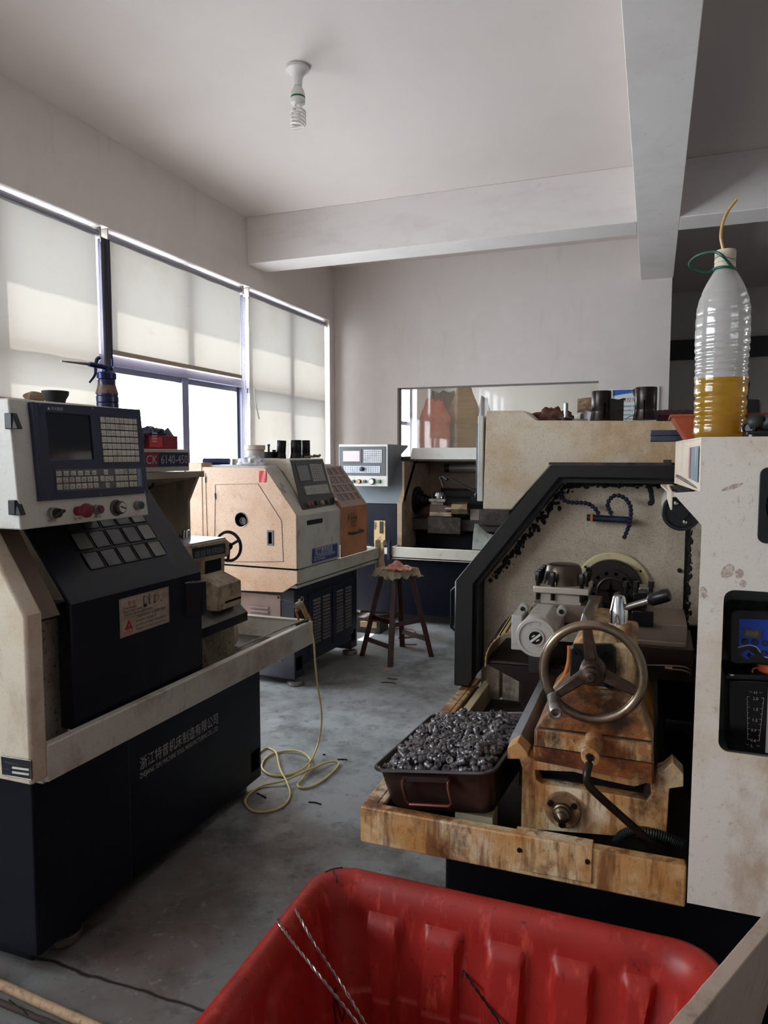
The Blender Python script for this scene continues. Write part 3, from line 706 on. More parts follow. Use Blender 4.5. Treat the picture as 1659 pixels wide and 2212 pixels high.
# second holder with boring tool in front of the chuck
xbox('tool_holder', (1366, 1312), (1398, 1282), YP+.04, YP+.12, OXIDE)
xbox('tool_block', (1363, 1352), (1412, 1322), YP+.03, YP+.12, OXIDE)
xbox('holder_plate', (1380, 1282), (1410, 1270), YP+.1, YP+.16, STEEL)
for px in (1352, 1374, 1406):
    q = at(px, 1285, Y=YP+.05); m_ = MB(); m_.cyl(q, q+Vector((0,0,.035)), .006, n=10); m_.lathe([(.009,0),(.009,.018)], q+Vector((0,0,.022)), n=6); m_.build('clamp_bolt', OXIDE, R)
q = at(1348, 1300, Y=YP+.06)
MB().lathe([(.018,-.03),(.022,-.025),(.024,.02),(.02,.04),(.012,.05)], q, (-.25,-.6,.3), 24).build('boring_bar', OXIDE, R)
# conduit and brass fitting under the slide
MB().tube(smooth_path([at(1380,1437,Y=2.16), at(1440,1438,Y=2.16), at(1485,1444,Y=2.16), at(1500,1470,Y=2.16), at(1502,1500,Y=2.16)], 6), .0035, 8).build('oil_pipe', mat('thin_pipe', (120,112,104), .3, .9), R)
MB().cyl(at(1436,1444,Y=2.15), at(1452,1446,Y=2.15), .008, n=6).build('brass_fitting', mat('brass', (176,140,84), .3, 1.), R)
MB().tube(smooth_path([at(1450,1446,Y=2.15), at(1480,1450,Y=2.15), at(1497,1462,Y=2.15), at(1503,1485,Y=2.15)], 6), .003, 8).build('oil_pipe', mat('thin_pipe', (120,112,104), .3, .9), R)
MB().tube(smooth_path([at(1478,1406,Y=2.2), at(1490,1410,Y=2.2), at(1502,1420,Y=2.2), at(1510,1440,Y=2.2)], 6), .006, 8).build('braided_hose', mat('braid', (90,86,84), .5, .6), R)
q = MB(); q.tube(smooth_path([at(1230,1395,Y=1.9), at(1228,1430,Y=1.9), at(1220,1460,Y=1.9), at(1213,1490,Y=1.9)], 6), .0055, 8); q.tube(smooth_path([at(1237,1395,Y=1.92), at(1236,1440,Y=1.92), at(1231,1485,Y=1.92)], 6), .006, 8)
q.build('orange_cable', mat('orange_cable', (196,112,56), .45), R)
MB().box(-.33, -.27, 2.09, 2.13, .86, .96).build('side_bracket', DSTEEL, R, bevel=.003)

# ---- bed end casting, closest to the camera
YE = 1.63
E_ = [(1125,1790),(1128,1660),(1122,1640),(1096,1640),(1096,1615),(1117,1603),(1140,1625),(1142,1636),(1158,1642),(1410,1682),(1420,1668),(1434,1664),(1453,1647),(1477,1672),(1477,1700),(1446,1704),(1440,1815),(1400,1826)]
Ex = [xz(*p, YE) for p in E_]; Ex = [Ex[0]]+Ex[1:-1]
slot = [xz(*p, YE) for p in ((1156,1664),(1240,1668),(1300,1685),(1370,1700),(1404,1690),(1407,1716),(1398,1729),(1300,1712),(1170,1694),(1158,1684))]
hol = [xz(*p, YE) for p in ((0,0),)][:0]
MB().exy(Ex, YE, YE+.05, [slot]).build('bed_end_casting', RUSTY, R, bevel=.004)
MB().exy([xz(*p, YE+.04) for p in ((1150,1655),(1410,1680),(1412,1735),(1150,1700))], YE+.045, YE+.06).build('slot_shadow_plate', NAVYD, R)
c0 = at(1217, 1746, Y=YE); br = .041
bf = MB(); bf.lathe([(br,0),(br,.012),(br-.003,.016),(0,.016)], c0, (0,-1,0), 40); bf_ = bf.build('bearing_flange', RUSTD, R)
bb = MB(); bb.lathe([(.021,0),(.021,.01),(.018,.012),(.018,.022),(.012,.025),(.012,.03),(.006,.036),(.0,.04)], c0-Vector((0,.016,0)), (0,-1,0), 30); bb.build('lead_screw_end', mat('dull_brassy_steel', (112,98,80), .35, .9, layers=[((60,46,36), 20, .5, .7, .6)]), bf_)
for a in (150, 35, 268):
    MB().lathe([(.007,0),(.007,.004),(.004,.0045),(.003,.002)], (c0.x+.031*math.cos(math.radians(a)), c0.y-.016, c0.z+.031*math.sin(math.radians(a))), (0,-1,0), 14).build('screw', OXIDE, bf_)
# ---- tailstock
YT = 1.6
ts = MB()
(xa, za), (xb, zb), (xc, zc), (xd, zd) = [xz(*p, YT) for p in ((1153,1575),(1412,1608),(1412,1690),(1153,1642))]
ts.exy([(xa, za), (xd, zd), (xc, zc-.004), (xb, zb)], YT, 2.0)                       # base block
za2 = za-.033
tb = ts.build('tailstock_base', RUSTD, R, bevel=.006)
dz_ = (za-zd)*.52
lo_b = MB(); lo_b.exy([(xa-.001, za-dz_), (xd-.001, zd-.001), (xc+.001, zc-.005), (xb+.001, zb-dz_-.004)], YT-.0008, 2.0); lo_b.build('tailstock_sole', RUSTX, R, bevel=.004)
g2 = MB()
g2._add([(xa,YT-.002,za-dz_-.0012),(xb,YT-.002,zb-dz_-.0052),(xb,YT-.002,zb-dz_-.003),(xa,YT-.002,za-dz_+.001)], [(0,1,2,3)]); g2.build('base_seam', mat('oil_black', (24,16,12), .4), R)
g2 = MB(); g2.tube([(xa+.012,YT+.012,za-.001),(xb-.004,YT+.012,zb-.001)], .0042, 8); g2.build('oil_groove', mat('oil_black', (24,16,12), .4), R)
up_ = MB()
up_.hexa([(xa,YT+.005,za-.005),(xb,YT+.005,zb-.005),(xb,2.0,zb),(xa,2.0,za)],
         [(xa+.075,1.76,za+.09),(xb-.045,1.76,zb+.085),(xb-.045,2.0,zb+.09),(xa+.075,2.0,za+.09)])
up_.build('tailstock_skirt', RUSTD, R, bevel=.006)
TX, TZ = xz(1275, 1447, 1.70)
bo = MB()
(bx0, _), (bx1, _) = xz(1232, 1540, 1.74), xz(1352, 1540, 1.74)
bo.box(bx0+.01, bx1+.02, 1.745, 2.02, za, TZ+.055)
bo.lathe([(.055,0),(.055,.27)], (TX+.008, 1.75, TZ+.03), (0,1,0), 36)
bo.build('tailstock_body', RUSTD, R, bevel=.01)
co_ = MB(); q = xz(1335, 1350, 1.80)
co_.lathe([(.032,-.2),(.029,0),(.026,.008),(0,.008)], (q[0]+.006, 1.80, q[1]), (0,0,1), 30); co_.build('clamp_column', RUSTD, R)
qz = q[1]+.008
MB().lathe([(.021,0),(.0215,.03),(.020,.034),(.0145,.062),(.012,.066),(0,.066)], (q[0]+.001, 1.79, qz), n=32).build('clamp_cap', CHROME, R)
l0 = Vector((q[0]+.012, 1.79, qz+.036)); l1 = at(1432, 1288, Y=1.76)
MB().cyl(l0, l0.lerp(l1, .72), .0075, n=14).build('clamp_lever', STEEL, R)
dl = (l1-l0).normalized()
MB().lathe([(.011,0),(.015,.006),(.016,.04),(.014,.05),(.006,.053)], l0.lerp(l1, .66), dl, 20).build('lever_grip', OXIDE, R)
ws = MB(); ws.exy([xz(*p, 1.80) for p in ((1240,1398),(1258,1325),(1262,1325),(1290,1395))], 1.80, 1.99); ws.build('wedge_cover', mat('pale_steel', (170,170,172), .3, .8), R, bevel=.002)
# black end plate with socket screws
PZ = [xz(*p, 1.735) for p in ((1231,1480),(1231,1402),(1238,1392),(1322,1392),(1330,1402),(1330,1488))]
ep = MB(); ep.exy(PZ, 1.735, 1.75); ep_ = ep.build('end_plate', BLACKP, R, bevel=.004)
for px, py in ((1246,1408),(1309,1412),(1245,1475),(1314,1478)):
    MB().lathe([(.008,0),(.008,.006),(.005,.006),(.005,.002),(0,.002)], at(px, py, Y=1.735), (0,-1,0), 16).build('screw', OXIDE, ep_)
sp0 = [xz(*p, 1.728) for p in ((1246,1486),(1342,1490),(1342,1562),(1246,1556))]
MB().exy(sp0, 1.728, 1.76).build('stained_panel', mat('dark_red_oil_stain', (70,34,26), .4, layers=[((120,66,40), 9, .5, .7, .7)]), R)
# hand wheel
YW = 1.63
WXc, WZc = xz(1279, 1452, YW); WR = .107
hwm = MB(); hwm.ring((WXc, YW, WZc), (0,1,0), WR, .0105, 64, 14)
BRASSW = mat('worn_wheel_rim', (138,122,102), .3, .85, layers=[((86,66,52), 10, .5, .7, .7), ((176,168,158), 5, .5, .75, .5)])
hw_ = hwm.build('hand_wheel', BRASSW, R)
SPK = mat('rusty_spoke', (78,60,52), .4, .7, layers=[((120,100,88), 20, .5, .7, .6), ((46,34,30), 9, .5, .7, .6)])
for a in (98, 218, 340):
    ca, sa = math.cos(math.radians(a)), math.sin(math.radians(a))
    s_ = MB(); p0 = Vector((WXc+.02*ca, YW+.012, WZc+.02*sa)); p1 = Vector((WXc+WR*ca, YW+.0, WZc+WR*sa))
    n_ = Vector((-sa, 0, ca))
    s_.hexa([p0-n_*.013+Vector((0,-.012,0)), p0+n_*.013+Vector((0,-.012,0)), p0+n_*.015+Vector((0,.012,0)), p0-n_*.015+Vector((0,.012,0))],
            [p1-n_*.009+Vector((0,-.006,0)), p1+n_*.009+Vector((0,-.006,0)), p1+n_*.011+Vector((0,.009,0)), p1-n_*.011+Vector((0,.009,0))])
    s_.build('spoke', SPK, hw_, bevel=.003)
hb = MB(); hb.lathe([(.028,.03),(.028,-.012),(.024,-.02),(.02,-.022),(.018,-.034),(.012,-.036),(.012,-.046),(.008,-.05),(.003,-.05),(.003,-.046),(0,-.046)], (WXc, YW, WZc), (0,1,0), 32); hb.build('wheel_hub', SPK, hw_)
MB().cyl((WXc, YW+.02, WZc), (WXc, 1.76, WZc), .017, n=20).build('wheel_shaft', DSTEEL, R)
q = Vector((WXc-WR*math.cos(math.radians(38)), YW, WZc-WR*math.sin(math.radians(38)))); e1 = at(1200, 1540, Y=1.545)
dv = (e1-q).normalized(); ln = (e1-q).length
MB().lathe([(.011,-.006),(.014,.0),(.0145,.01),(.012,.014),(.0135,.03),(.0155,ln*.75),(.0145,ln),(.011,ln+.003),(.007,ln+.001),(.006,ln-.006),(0,ln-.006)], q, dv, 26).build('wheel_grip', STEEL, hw_)
# clamp boss and bent crank lever
c1 = at(1275, 1636, Y=1.525); 
MB().lathe([(.021,.08),(.0205,.01),(.019,.0),(.010,.0),(.0085,.006),(.0,.006)], c1, (.03,1,.12), 32).build('clamp_boss', RUSTD, R)
MB().lathe([(.008,0),(.007,.004),(.003,.004)], c1+Vector((0,-.001,0)), (0,-1,0), 6).build('screw', OXIDE, R)
MB().tube(smooth_path([c1+Vector((.0,.012,-.01)), at(1268,1668,Y=1.515), at(1269,1690,Y=1.51), at(1284,1710,Y=1.515), at(1330,1752,Y=1.545), at(1385,1800,Y=1.57), at(1440,1842,Y=1.60)], 8), .0085, 12).build('crank_lever', mat('dark_rod', (58,50,46), .35, .8), R)
# corrugated black hose in the tray
hs = smooth_path([at(1330,1822,Y=1.6), at(1345,1803,Y=1.61), at(1375,1795,Y=1.62), at(1420,1802,Y=1.625), at(1460,1818,Y=1.625), at(1486,1829,Y=1.62)], 16)
MB().tube(hs, [.0115 if i % 2 else .0095 for i in range(len(hs))], 12).build('corrugated_hose', RUBBER, R)

# ---- rear splash cabinet on the right: plate with fan opening and pump window
K = [xz(*p, YF) for p in ((1484,1950),(1516,1135),(1453,1065),(1512,1061),(1515,944))]
pl = [K[0], (.62, K[0][1]+.005), (.62, K[4][1]), K[4], K[3], K[2], K[1]]
fx0, fz0 = xz(1640, 1168, YF); _, fz1 = xz(1640, 1014, YF)
wx0, wz0 = xz(1551, 1622, YF); _, wz1 = xz(1562, 1273, YF)
fan = rrect(fx0, fx0+.136, fz0, fz1, .012); win = rrect(wx0, wx0+.36, wz0, wz1, .02)
cab = MB(); cab.plate(pl, [fan, win], (0,YF+.004,0), (1,0,0), (0,0,1), .004)
cab.build('rear_cabinet', CREAM, R)
bx = MB(); bx.box(.60, .62, YF+.004, 3.4, .6, 1.53)
bx.exz([(K[4][0],YF+.004),(.62,YF+.004),(.62,3.4),(.25,3.4),(.25,2.55),(.058,1.9)], K[4][1]-.004, K[4][1])
sd2 = bx.build('cabinet_top', CREAM, R)
# angled side wall with the warning label, and the lip that catches chips
A0, A1 = Vector((K[4][0]+.001, YF+.002, 0)), Vector((.052, 2.0, 0))
sv = MB(); sv._add([(A0.x,A0.y,1.43),(A1.x,A1.y,1.43),(A1.x,A1.y,K[4][1]),(A0.x,A0.y,K[4][1]),(A0.x+.006,A0.y,1.43),(A1.x+.006,A1.y,1.43),(A1.x+.006,A1.y,K[4][1]),(A0.x+.006,A0.y,K[4][1])], [(0,1,2,3),(7,6,5,4),(0,4,5,1),(2,6,7,3),(1,5,6,2),(0,3,7,4)])
sv.build('cabinet_side', BEIGE, R)
MB().exx([(1.75,.95),(2.55,.95),(2.55,1.30),(2.2,1.36),(1.75,1.36)], .165, .171).build('cabinet_inner_side', CASTW, R)
MB().exx([(1.75,.60),(2.58,.60),(2.58,.95),(1.75,.95)], .165, .171).build('lower_inner_side', NAVYD, R)
MB().box(.0, .165, 2.58, 2.6, .60, .93).build('lower_back_sheet', NAVYD, R)
uu = (A1-A0).normalized(); lo = A0+uu*.025; nn = Vector((-1, -.08, 0)).normalized()*.0015
def sidep(s, z): p = A0+uu*s; return (p.x-.002, p.y, z)
lb = MB(); lb._add([sidep(.03,1.455), sidep(.155,1.475), sidep(.155,1.53), sidep(.03,1.523)], [(0,1,2,3)])
lb.v = [sidep(.022,1.447), sidep(.165,1.452), sidep(.165,1.518), sidep(.022,1.520)]
lab = lb.build('warning_label', mat('faded_blue_label', (110,124,140), .5, layers=[((190,190,190), (60,60,8), .5, .66, .8)]), R)
lp = MB(); lp._add([tuple(Vector(sidep(.14,1.452))+Vector((-.001,0,0))), tuple(Vector(sidep(.165,1.452))+Vector((-.001,0,0))), tuple(Vector(sidep(.165,1.518))+Vector((-.001,0,0))), tuple(Vector(sidep(.14,1.518))+Vector((-.001,0,0)))], [(0,1,2,3)])
lp.build('label_stripe', mat('faded_pink_label', (176,110,128), .5), lab)
lt = MB(); z3, z2 = K[3][1]-.004, K[2][1]-.004
lt.exz([(K[2][0],YF+.004),(K[3][0],YF+.004),(.05,2.1),(.02,2.1)], z2-.004, z2); lt.box(K[2][0]-.003, K[2][0], YF+.004, 1.95, z2-.03, z2+.006)
lt.build('chip_ledge', BEIGE, R)
ct = MB()
for i in range(60):
    y = 1.56+.33*rnd.random(); x = K[2][0]+.006+.034*rnd.random(); ct.ball((x, y, z2+.003), .003+.004*rnd.random(), 6, 4, (1.4,1.4,.6))
o = ct.build('ledge_chips', mat('black_swarf', (26,24,24), .8), R); o['kind'] = 'stuff'
lx = MB(); lx.tube([at(1462,1028,Y=1.9), at(1512,1056,Y=1.56)], .0035, 8); lx.build('ledge_rod', STEEL, R)
# fan grille behind its opening
ff = MB(); ff.plate(rrect(fx0-.004, fx0+.14, fz0-.004, fz1+.004, .014), [circ(fx0+.068, (fz0+fz1)/2, .06)], (0,YF+.004-.006,0), (1,0,0), (0,0,1), .006); f2 = ff.build('cooling_fan', BLACKPL, R, bevel=.002)
rg = MB()
for r_ in (.02, .032, .044, .056): rg.ring((fx0+.068, YF-.004, (fz0+fz1)/2), (0,1,0), r_, .0012, 36, 5)
rg.build('fan_guard', OXIDE, f2)
MB().box(fx0-.01, fx0+.15, YF+.03, YF+.034, fz0-.01, fz1+.01).build('fan_back', NAVYD, f2)
# pump bay
bay = MB(); YB = YF+.2
bay.box(wx0-.03, wx0+.4, YB, YB+.005, wz0-.03, wz1+.03); bay.box(wx0-.03, wx0-.026, YF+.01, YB, wz0-.03, wz1+.03); bay.box(wx0-.03, wx0+.4, YF+.01, YB, wz0-.03, wz0-.026); bay.box(wx0-.03, wx0+.4, YF+.01, YB, wz1+.026, wz1+.03)
bay.build('pump_bay', mat('bay_paint', (150,156,154), .5), R)
pm = MB(); YQ = YF+.07
def qx(px, py): return xz(px, py, YQ)
hp = [qx(*p) for p in ((1574,1330),(1580,1318),(1590,1314),(1720,1322),(1725,1450),(1640,1436),(1590,1438),(1572,1426))]
pm.exy(hp, YQ, YQ+.1); pp_ = pm.build('lubrication_pump', BLACKPL, R, bevel=.005)
pf = MB(); pts = [qx(*p) for p in ((1597,1336),(1720,1340),(1720,1420),(1700,1424),(1660,1421),(1648,1416),(1640,1406),(1634,1399),(1622,1395),(1608,1396),(1595,1400))]
pf.exy(pts, YQ-.003, YQ); pf.build('pump_panel', mat('royal_blue_panel', (28,72,190), .35, layers=[((20,40,96), 9, .55, .7, .5)]), pp_)
pd_ = MB(); pd_.exy([qx(*p) for p in ((1605,1357),(1645,1360),(1644,1378),(1605,1376))], YQ-.005, YQ-.003); pd_.build('pump_display', mat('lcd_grey', (78,76,66), .3), pp_)
o0 = at(1610, 1373, Y=YQ-.0052); text(pp_, 'display_digits', '888', o0, (1,0,0), (0,0,1), .0155, mat('digit_grey', (140,136,120), .5))
for px, py in ((1609,1386),(1630,1387),(1652,1389),(1650,1411)):
    MB().lathe([(.0062,0),(.0062,.002),(.0048,.0035),(0,.0035)], at(px, py, Y=YQ-.003), (0,-1,0), 20).build('pump_button', mat('dark_blue_button', (30,44,84), .4), pp_)
wv = smooth_path([at(*p, Y=YQ-.003) for p in ((1594,1399),(1608,1395),(1622,1394),(1634,1398),(1641,1407),(1650,1417),(1661,1421),(1690,1420))], 5)
MB().tube(wv, .0011, 6).build('silver_trim', WHITEP, pp_)
dm = MB(); dm.exy([qx(*p) for p in ((1599,1412),(1614,1402),(1630,1413),(1614,1425))], YQ-.002, YQ); dm.build('pump_emblem', mat('royal_blue_panel', (28,72,190), .35), pp_)
text(pp_, 'emblem_mark', '♦', at(1609, 1419, Y=YQ-.0024), (1,0,0), (0,0,1), .012, NAVY)
rs = MB(); rv = [qx(*p) for p in ((1573,1468),(1720,1474),(1720,1680),(1573,1680))]
rs.exy(rv, YQ+.012, YQ+.1); rs.build('oil_reservoir', mat('smoked_reservoir', (24,22,26), .18, layers=[((44,36,40), 3, .5, .8, .5)]), pp_, bevel=.006)
ld = MB(); ld.exy([qx(*p) for p in ((1566,1456),(1720,1460),(1720,1473),(1566,1468))], YQ, YQ+.11); ld.build('reservoir_lid', BLACKPL, pp_, bevel=.003)
for px, py in ((1580,1458),):
    MB().lathe([(.007,0),(.006,.003),(.002,.004)], at(px, py, Y=YQ+.004), (0,0,1), 14).build('screw', CHROME, pp_)
yk = YQ+.0112
for px, py, s_ in ((1632,1499,'H'),(1632,1512,'2.0'),(1632,1535,'1.5'),(1630,1558,'1.2'),(1628,1580,'0.9'),(1627,1602,'0.6'),(1624,1614,'L')):
    text(pp_, 'scale_figures', s_, at(px, py, Y=yk), (1,0,0), (0,0,1), .0085, WHITEINK, 'CENTER')
sc_ = MB()
def ln_(a, b): sc_.tube([at(*a, Y=yk), at(*b, Y=yk)], .00045, 4)
ln_((1614,1505),(1615,1597)); ln_((1650,1508),(1640,1600)); ln_((1618,1494),(1625,1495)); ln_((1640,1496),(1647,1497)); ln_((1612,1608),(1618,1609)); ln_((1634,1610),(1641,1612))
for i in range(9):
    f = i/8; e_ = 5 if i % 2 == 0 else 3.5
    y1_ = 1505+92*f; y2_ = 1508+92*f; xr = 1650-10*f
    ln_((1614+f, y1_), (1614+f+e_, y1_)); ln_((xr-e_, y2_), (xr, y2_))
sc_.build('scale_marks', WHITEINK, pp_)
MB().exy([qx(*p) for p in ((1661,1488),(1720,1490),(1720,1640),(1655,1630))], YQ+.0095, YQ+.0118).build('paper_label', mat('pump_paper', (196,190,186), .6), pp_)
fc = at(1668, 1452, Y=YQ+.03)
MB().lathe([(.026,-.012),(.027,-.008),(.024,.0),(.028,.004),(.03,.018),(.026,.022),(0,.022)], fc, n=30).build('filler_cap', mat('orange_cap', (216,104,64), .4, layers=[((150,60,36), 18, .5, .7, .5)]), pp_)
MB().tube(smooth_path([fc+Vector((-.02,-.01,.012)), fc+Vector((-.037,-.012,.006)), fc+Vector((-.034,-.012,-.006)), fc+Vector((-.02,-.012,-.004))], 6), .0018, 6).build('cap_strap', mat('orange_cap', (216,104,64), .4), pp_)

# greasy finger marks and drips on the cabinet face
SMU = mat('greasy_smudge', (178,154,142), .5, layers=[((216,204,192), 120, .44, .62, .9)])
def ov(px, py, rx, ry, an):
    c = at(px, py, Y=YF); k = 1.67/FPX; pts = []
    for i in range(22):
        a = 2*PI*i/22; x, z = rx*k*math.cos(a), ry*k*math.sin(a); r_ = 1+.16*mnoise.noise((px+2*math.cos(a), py+2*math.sin(a), 1))
        pts.append((c.x+(x*math.cos(an)-z*math.sin(an))*r_, c.z+(x*math.sin(an)+z*math.cos(an))*r_))
    MB().exy(pts, YF-.0003, YF+.001).build('smudge', SMU, R)
ov(1572,1234,10,14,-.5); ov(1597,1239,7,9,-.2); ov(1605,1261,6,7,0); ov(1520,1280,6,11,.2); ov(1582,1052,18,4,.35)
# ================================================================ the left-hand lathe, front towards the aisle
LT = thing('cnc_lathe', 'lathe at the left edge with a dark navy sliding door, marked CK 6140-450', 'machine', (-2.0, 2.2, 0), group='lathes')
b = MB(); b.box(-2.7, -1.63, 1.47, 2.755, .05, .61); b.build('base', NAVY, LT, bevel=.006)
MB().box(-2.69, -1.60, 1.462, 1.86, .075, .60).build('base_pedestal', NAVY, LT, bevel=.006)
for x, y in ((-1.69, 1.64), (-1.72, 2.66), (-2.5, 1.64), (-2.5, 2.66)):
    MB().lathe([(.055,0),(.06,.004),(.06,.022),(.055,.026),(.016,.03),(.016,.08)], (x, y, 0), n=36).build('levelling_foot', STEEL, LT)
MB().box(-1.69, -1.628, 2.67, 2.735, .10, .19).build('base_pocket', mat('hole_black', (4,4,4), .9, spec=0.), LT)
text(LT, 'maker_name', '浙江特普机床制造有限公司', at(302, 1663, X=-1.63), (0,1,0), (0,0,1), .05, WHITEINK, fit=.472)
text(LT, 'maker_name', 'ZHEJIANG TEPU MACHINE TOOL MANUFACTURING CO., LTD', at(302, 1683, X=-1.63), (0,1,0), (0,0,1), .027, WHITEINK, fit=.472)
# chip tray
XT = -1.515
WORN = mat('worn_white_tray_paint', (206,202,192), .42, layers=[((160,130,98), (1.6,1.6,1.6), .46, .64, .8), ((112,86,62), (5,5,5), .56, .76, .6), ((72,56,44), (70,70,14), .62, .80, .4), ((92,72,56), 150, .58, .74, .4)], bump=.08, bscale=90)
t = MB()
t.exx([(1.44,.615),(3.06,.598),(3.06,.709),(1.44,.718)], XT-.03, XT)
t.box(-2.75, XT-.03, 3.035, 3.06, .60, .709)
t.box(-2.75, XT-.03, 1.45, 3.04, .60, .613)
tray = t.build('chip_tray', WORN, LT, bevel=.004)
MB().box(-1.95, XT-.01, 3.03, 3.062, .709, .713).build('tray_edge', mat('bare_tray_edge', (196,200,196), .3, .6), tray)
MB().box(-2.7, XT-.03, 1.5, 3.03, .613, .616).build('tray_sludge', mat('tray_sludge', (58,48,38), .5, layers=[((24,20,18), 14, .45, .62, .9), ((110,96,76), 40, .62, .74, .7)], bump=.6, bscale=120), tray)
MB().tube([at(660,1338,X=-1.53), at(545,1385,X=-1.62), at(508,1403,X=-1.66)], .004, 8).build('tray_rod', STEEL, LT)
MB().cyl((-1.98,2.78,.67), (-1.80,2.82,.67), .05, n=28).build('screw_guard', mat('pale_tube', (170,160,140), .4, .4, layers=[((120,100,76), 9, .5, .7, .6)]), LT)
# near end panel
YN = 1.385
x_, z_ = xz(0, 1226, YN)
sl = (x_+1.515)/(z_-1.085)
EP = [(-2.6,.63),(XT,.63),(XT,1.085),(XT+sl*.235,1.32),(-2.6,1.32)]
MB().exy(EP, YN, 1.442).build('end_panel', mat('stained_ivory_paint', (218,206,186), .45, layers=[((198,168,132), 2.6, .46, .68, .65), ((146,104,68), (5,5,3.4), .62, .82, .5), ((112,82,58), 160, .60, .76, .4)], bump=.05), LT, bevel=.008)
# maker's plate
pp = [at(*p, Y=YN-.002) for p in ((4,1633),(68,1643),(69,1684),(7,1673))]
mp_ = MB(); mp_.exy([(p.x, p.z) for p in pp], YN-.004, YN); mpl = mp_.build('maker_plate', mat('plate_navy', (16,18,34), .35), LT)
fr = MB()
for i in range(4): fr.tube([Vector((pp[i].x, YN-.004, pp[i].z)), Vector((pp[(i+1)%4].x, YN-.004, pp[(i+1)%4].z))], .0013, 6)
fr.build('plate_border', STEEL, mpl)
for (a, b_, c, d) in ((26,1656,62,1661), (26,1666,62,1671)):
    q, r = at(a, b_, Y=YN-.005), at(c, d, Y=YN-.005)
    MB().exy([(q.x,q.z),(r.x,r.z),(r.x,r.z-.0055),(q.x,q.z-.0055)], YN-.0052, YN-.004).build('plate_blank', WHITEP, mpl)
text(mpl, 'plate_text', '浙江特普机床制造有限公司', at(9, 1647, Y=YN-.0042), (1,0,-.03), (0,0,1), .0062, STEEL, fit=.05, res=1)
text(mpl, 'plate_text', '出厂编号', at(9, 1661, Y=YN-.0042), (1,0,-.03), (0,0,1), .004, STEEL, res=1)
text(mpl, 'plate_text', '出厂日期', at(9, 1671, Y=YN-.0042), (1,0,-.03), (0,0,1), .004, STEEL, res=1)
# inside of the opening: splashed plate and black rail
MB().box(-1.68, -1.66, 1.40, 1.66, .63, 1.07).build('inner_plate', mat('splashed_plate', (206,198,184), .5, layers=[((130,108,88), 5, .5, .7, .5), ((40,34,30), 70, .6, .68, .8)]), LT)
MB().box(-1.655, -1.60, 1.44, 1.62, 1.035, 1.075).build('inner_rail', BLACKP, LT)
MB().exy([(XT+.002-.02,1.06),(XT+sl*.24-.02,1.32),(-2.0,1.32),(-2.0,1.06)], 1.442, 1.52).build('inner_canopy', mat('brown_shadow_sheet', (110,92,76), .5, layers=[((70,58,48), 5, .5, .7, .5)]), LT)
# sliding door
DX, D0, D1 = -1.56, 1.586, 2.224
SLP = .75; ZK = 1.072; ZTOP = 1.40
dp = [(DX,.70),(DX,ZK),(DX-SLP*(ZTOP-ZK),ZTOP),(DX-SLP*(ZTOP-ZK)-.012,ZTOP-.004),(DX-.013,ZK-.006),(DX-.013,.70)]
DOORM = mat('navy_door_paint', (8,11,27), .36, spec=.35, layers=[((40,42,54), 1.6, .52, .74, .5), ((44,46,56), (7,7,2), .58, .78, .4)], bump=.02, bscale=60)
dr = MB(); dr.exy(dp, D0, D1)
dr.exy([(DX-.002,.70),(DX-.002,ZK),(DX-.05,ZK-.02),(DX-.05,.70)], D0-.001, D0+.01); dr.exy([(DX-.002,.70),(DX-.002,ZK),(DX-.05,ZK-.02),(DX-.05,.70)], D1-.01, D1)
door = dr.build('sliding_door', DOORM, LT, bevel=.004)
ud = Vector((0,1,0)); vd = Vector((-SLP,0,1)).normalized(); nd = ud.cross(vd); od = Vector((DX, 0, ZK))
def onp(px, py, o, n):
    d = FW+RT*((px-CX)/FPX)+UP*((CY-py)/FPX); e = Vector((0,0,EYE)); o = Vector(o)
    return e+d*((o-e).dot(n)/d.dot(n))
def dl_(px, py):
    q = onp(px, py, od, nd)-od; return q.dot(ud), q.dot(vd)
a0, b0 = dl_(196, 1229); a1, b1 = dl_(354, 1199); a2, b2 = dl_(174, 1195); a3, b3 = dl_(351, 1168)
ya, yb = (a0+a2)/2-.005, (a1+a3)/2+.005; sb = (b0+b1)/2; sh = (b2+b3)/2-sb
for r in range(3):
    for c in range(5):
        w_ = (yb-ya)/5; y0 = ya+c*w_+.006; y1 = ya+(c+1)*w_-.006; s0 = sb+r*(sh+.014)
        m_ = MB(); rr = .004
        m_.plate(rrect(y0, y1, s0, s0+sh, rr, 3), [], od+nd*.0002, ud, vd, .0007)
        pane = m_.build('door_window', mat('painted_reflection_pane', (112,112,106), .3, layers=[((80,80,76), 9, .5, .7, .5)]) if c == 4 or (r, c) in ((1,0),) else mat('dark_door_pane', (52,54,58), .22, layers=[((72,70,66), 6, .5, .75, .4)]), door)  # paler panes: beige reflection behind the glass put into their colour
        e = MB(); e.plate(rrect(y0-.003, y1+.003, s0-.003, s0+sh+.003, rr, 3), [rrect(y0, y1, s0, s0+sh, rr, 3)], od, ud, vd, .0035)
        e.build('window_rim', DOORM, pane)
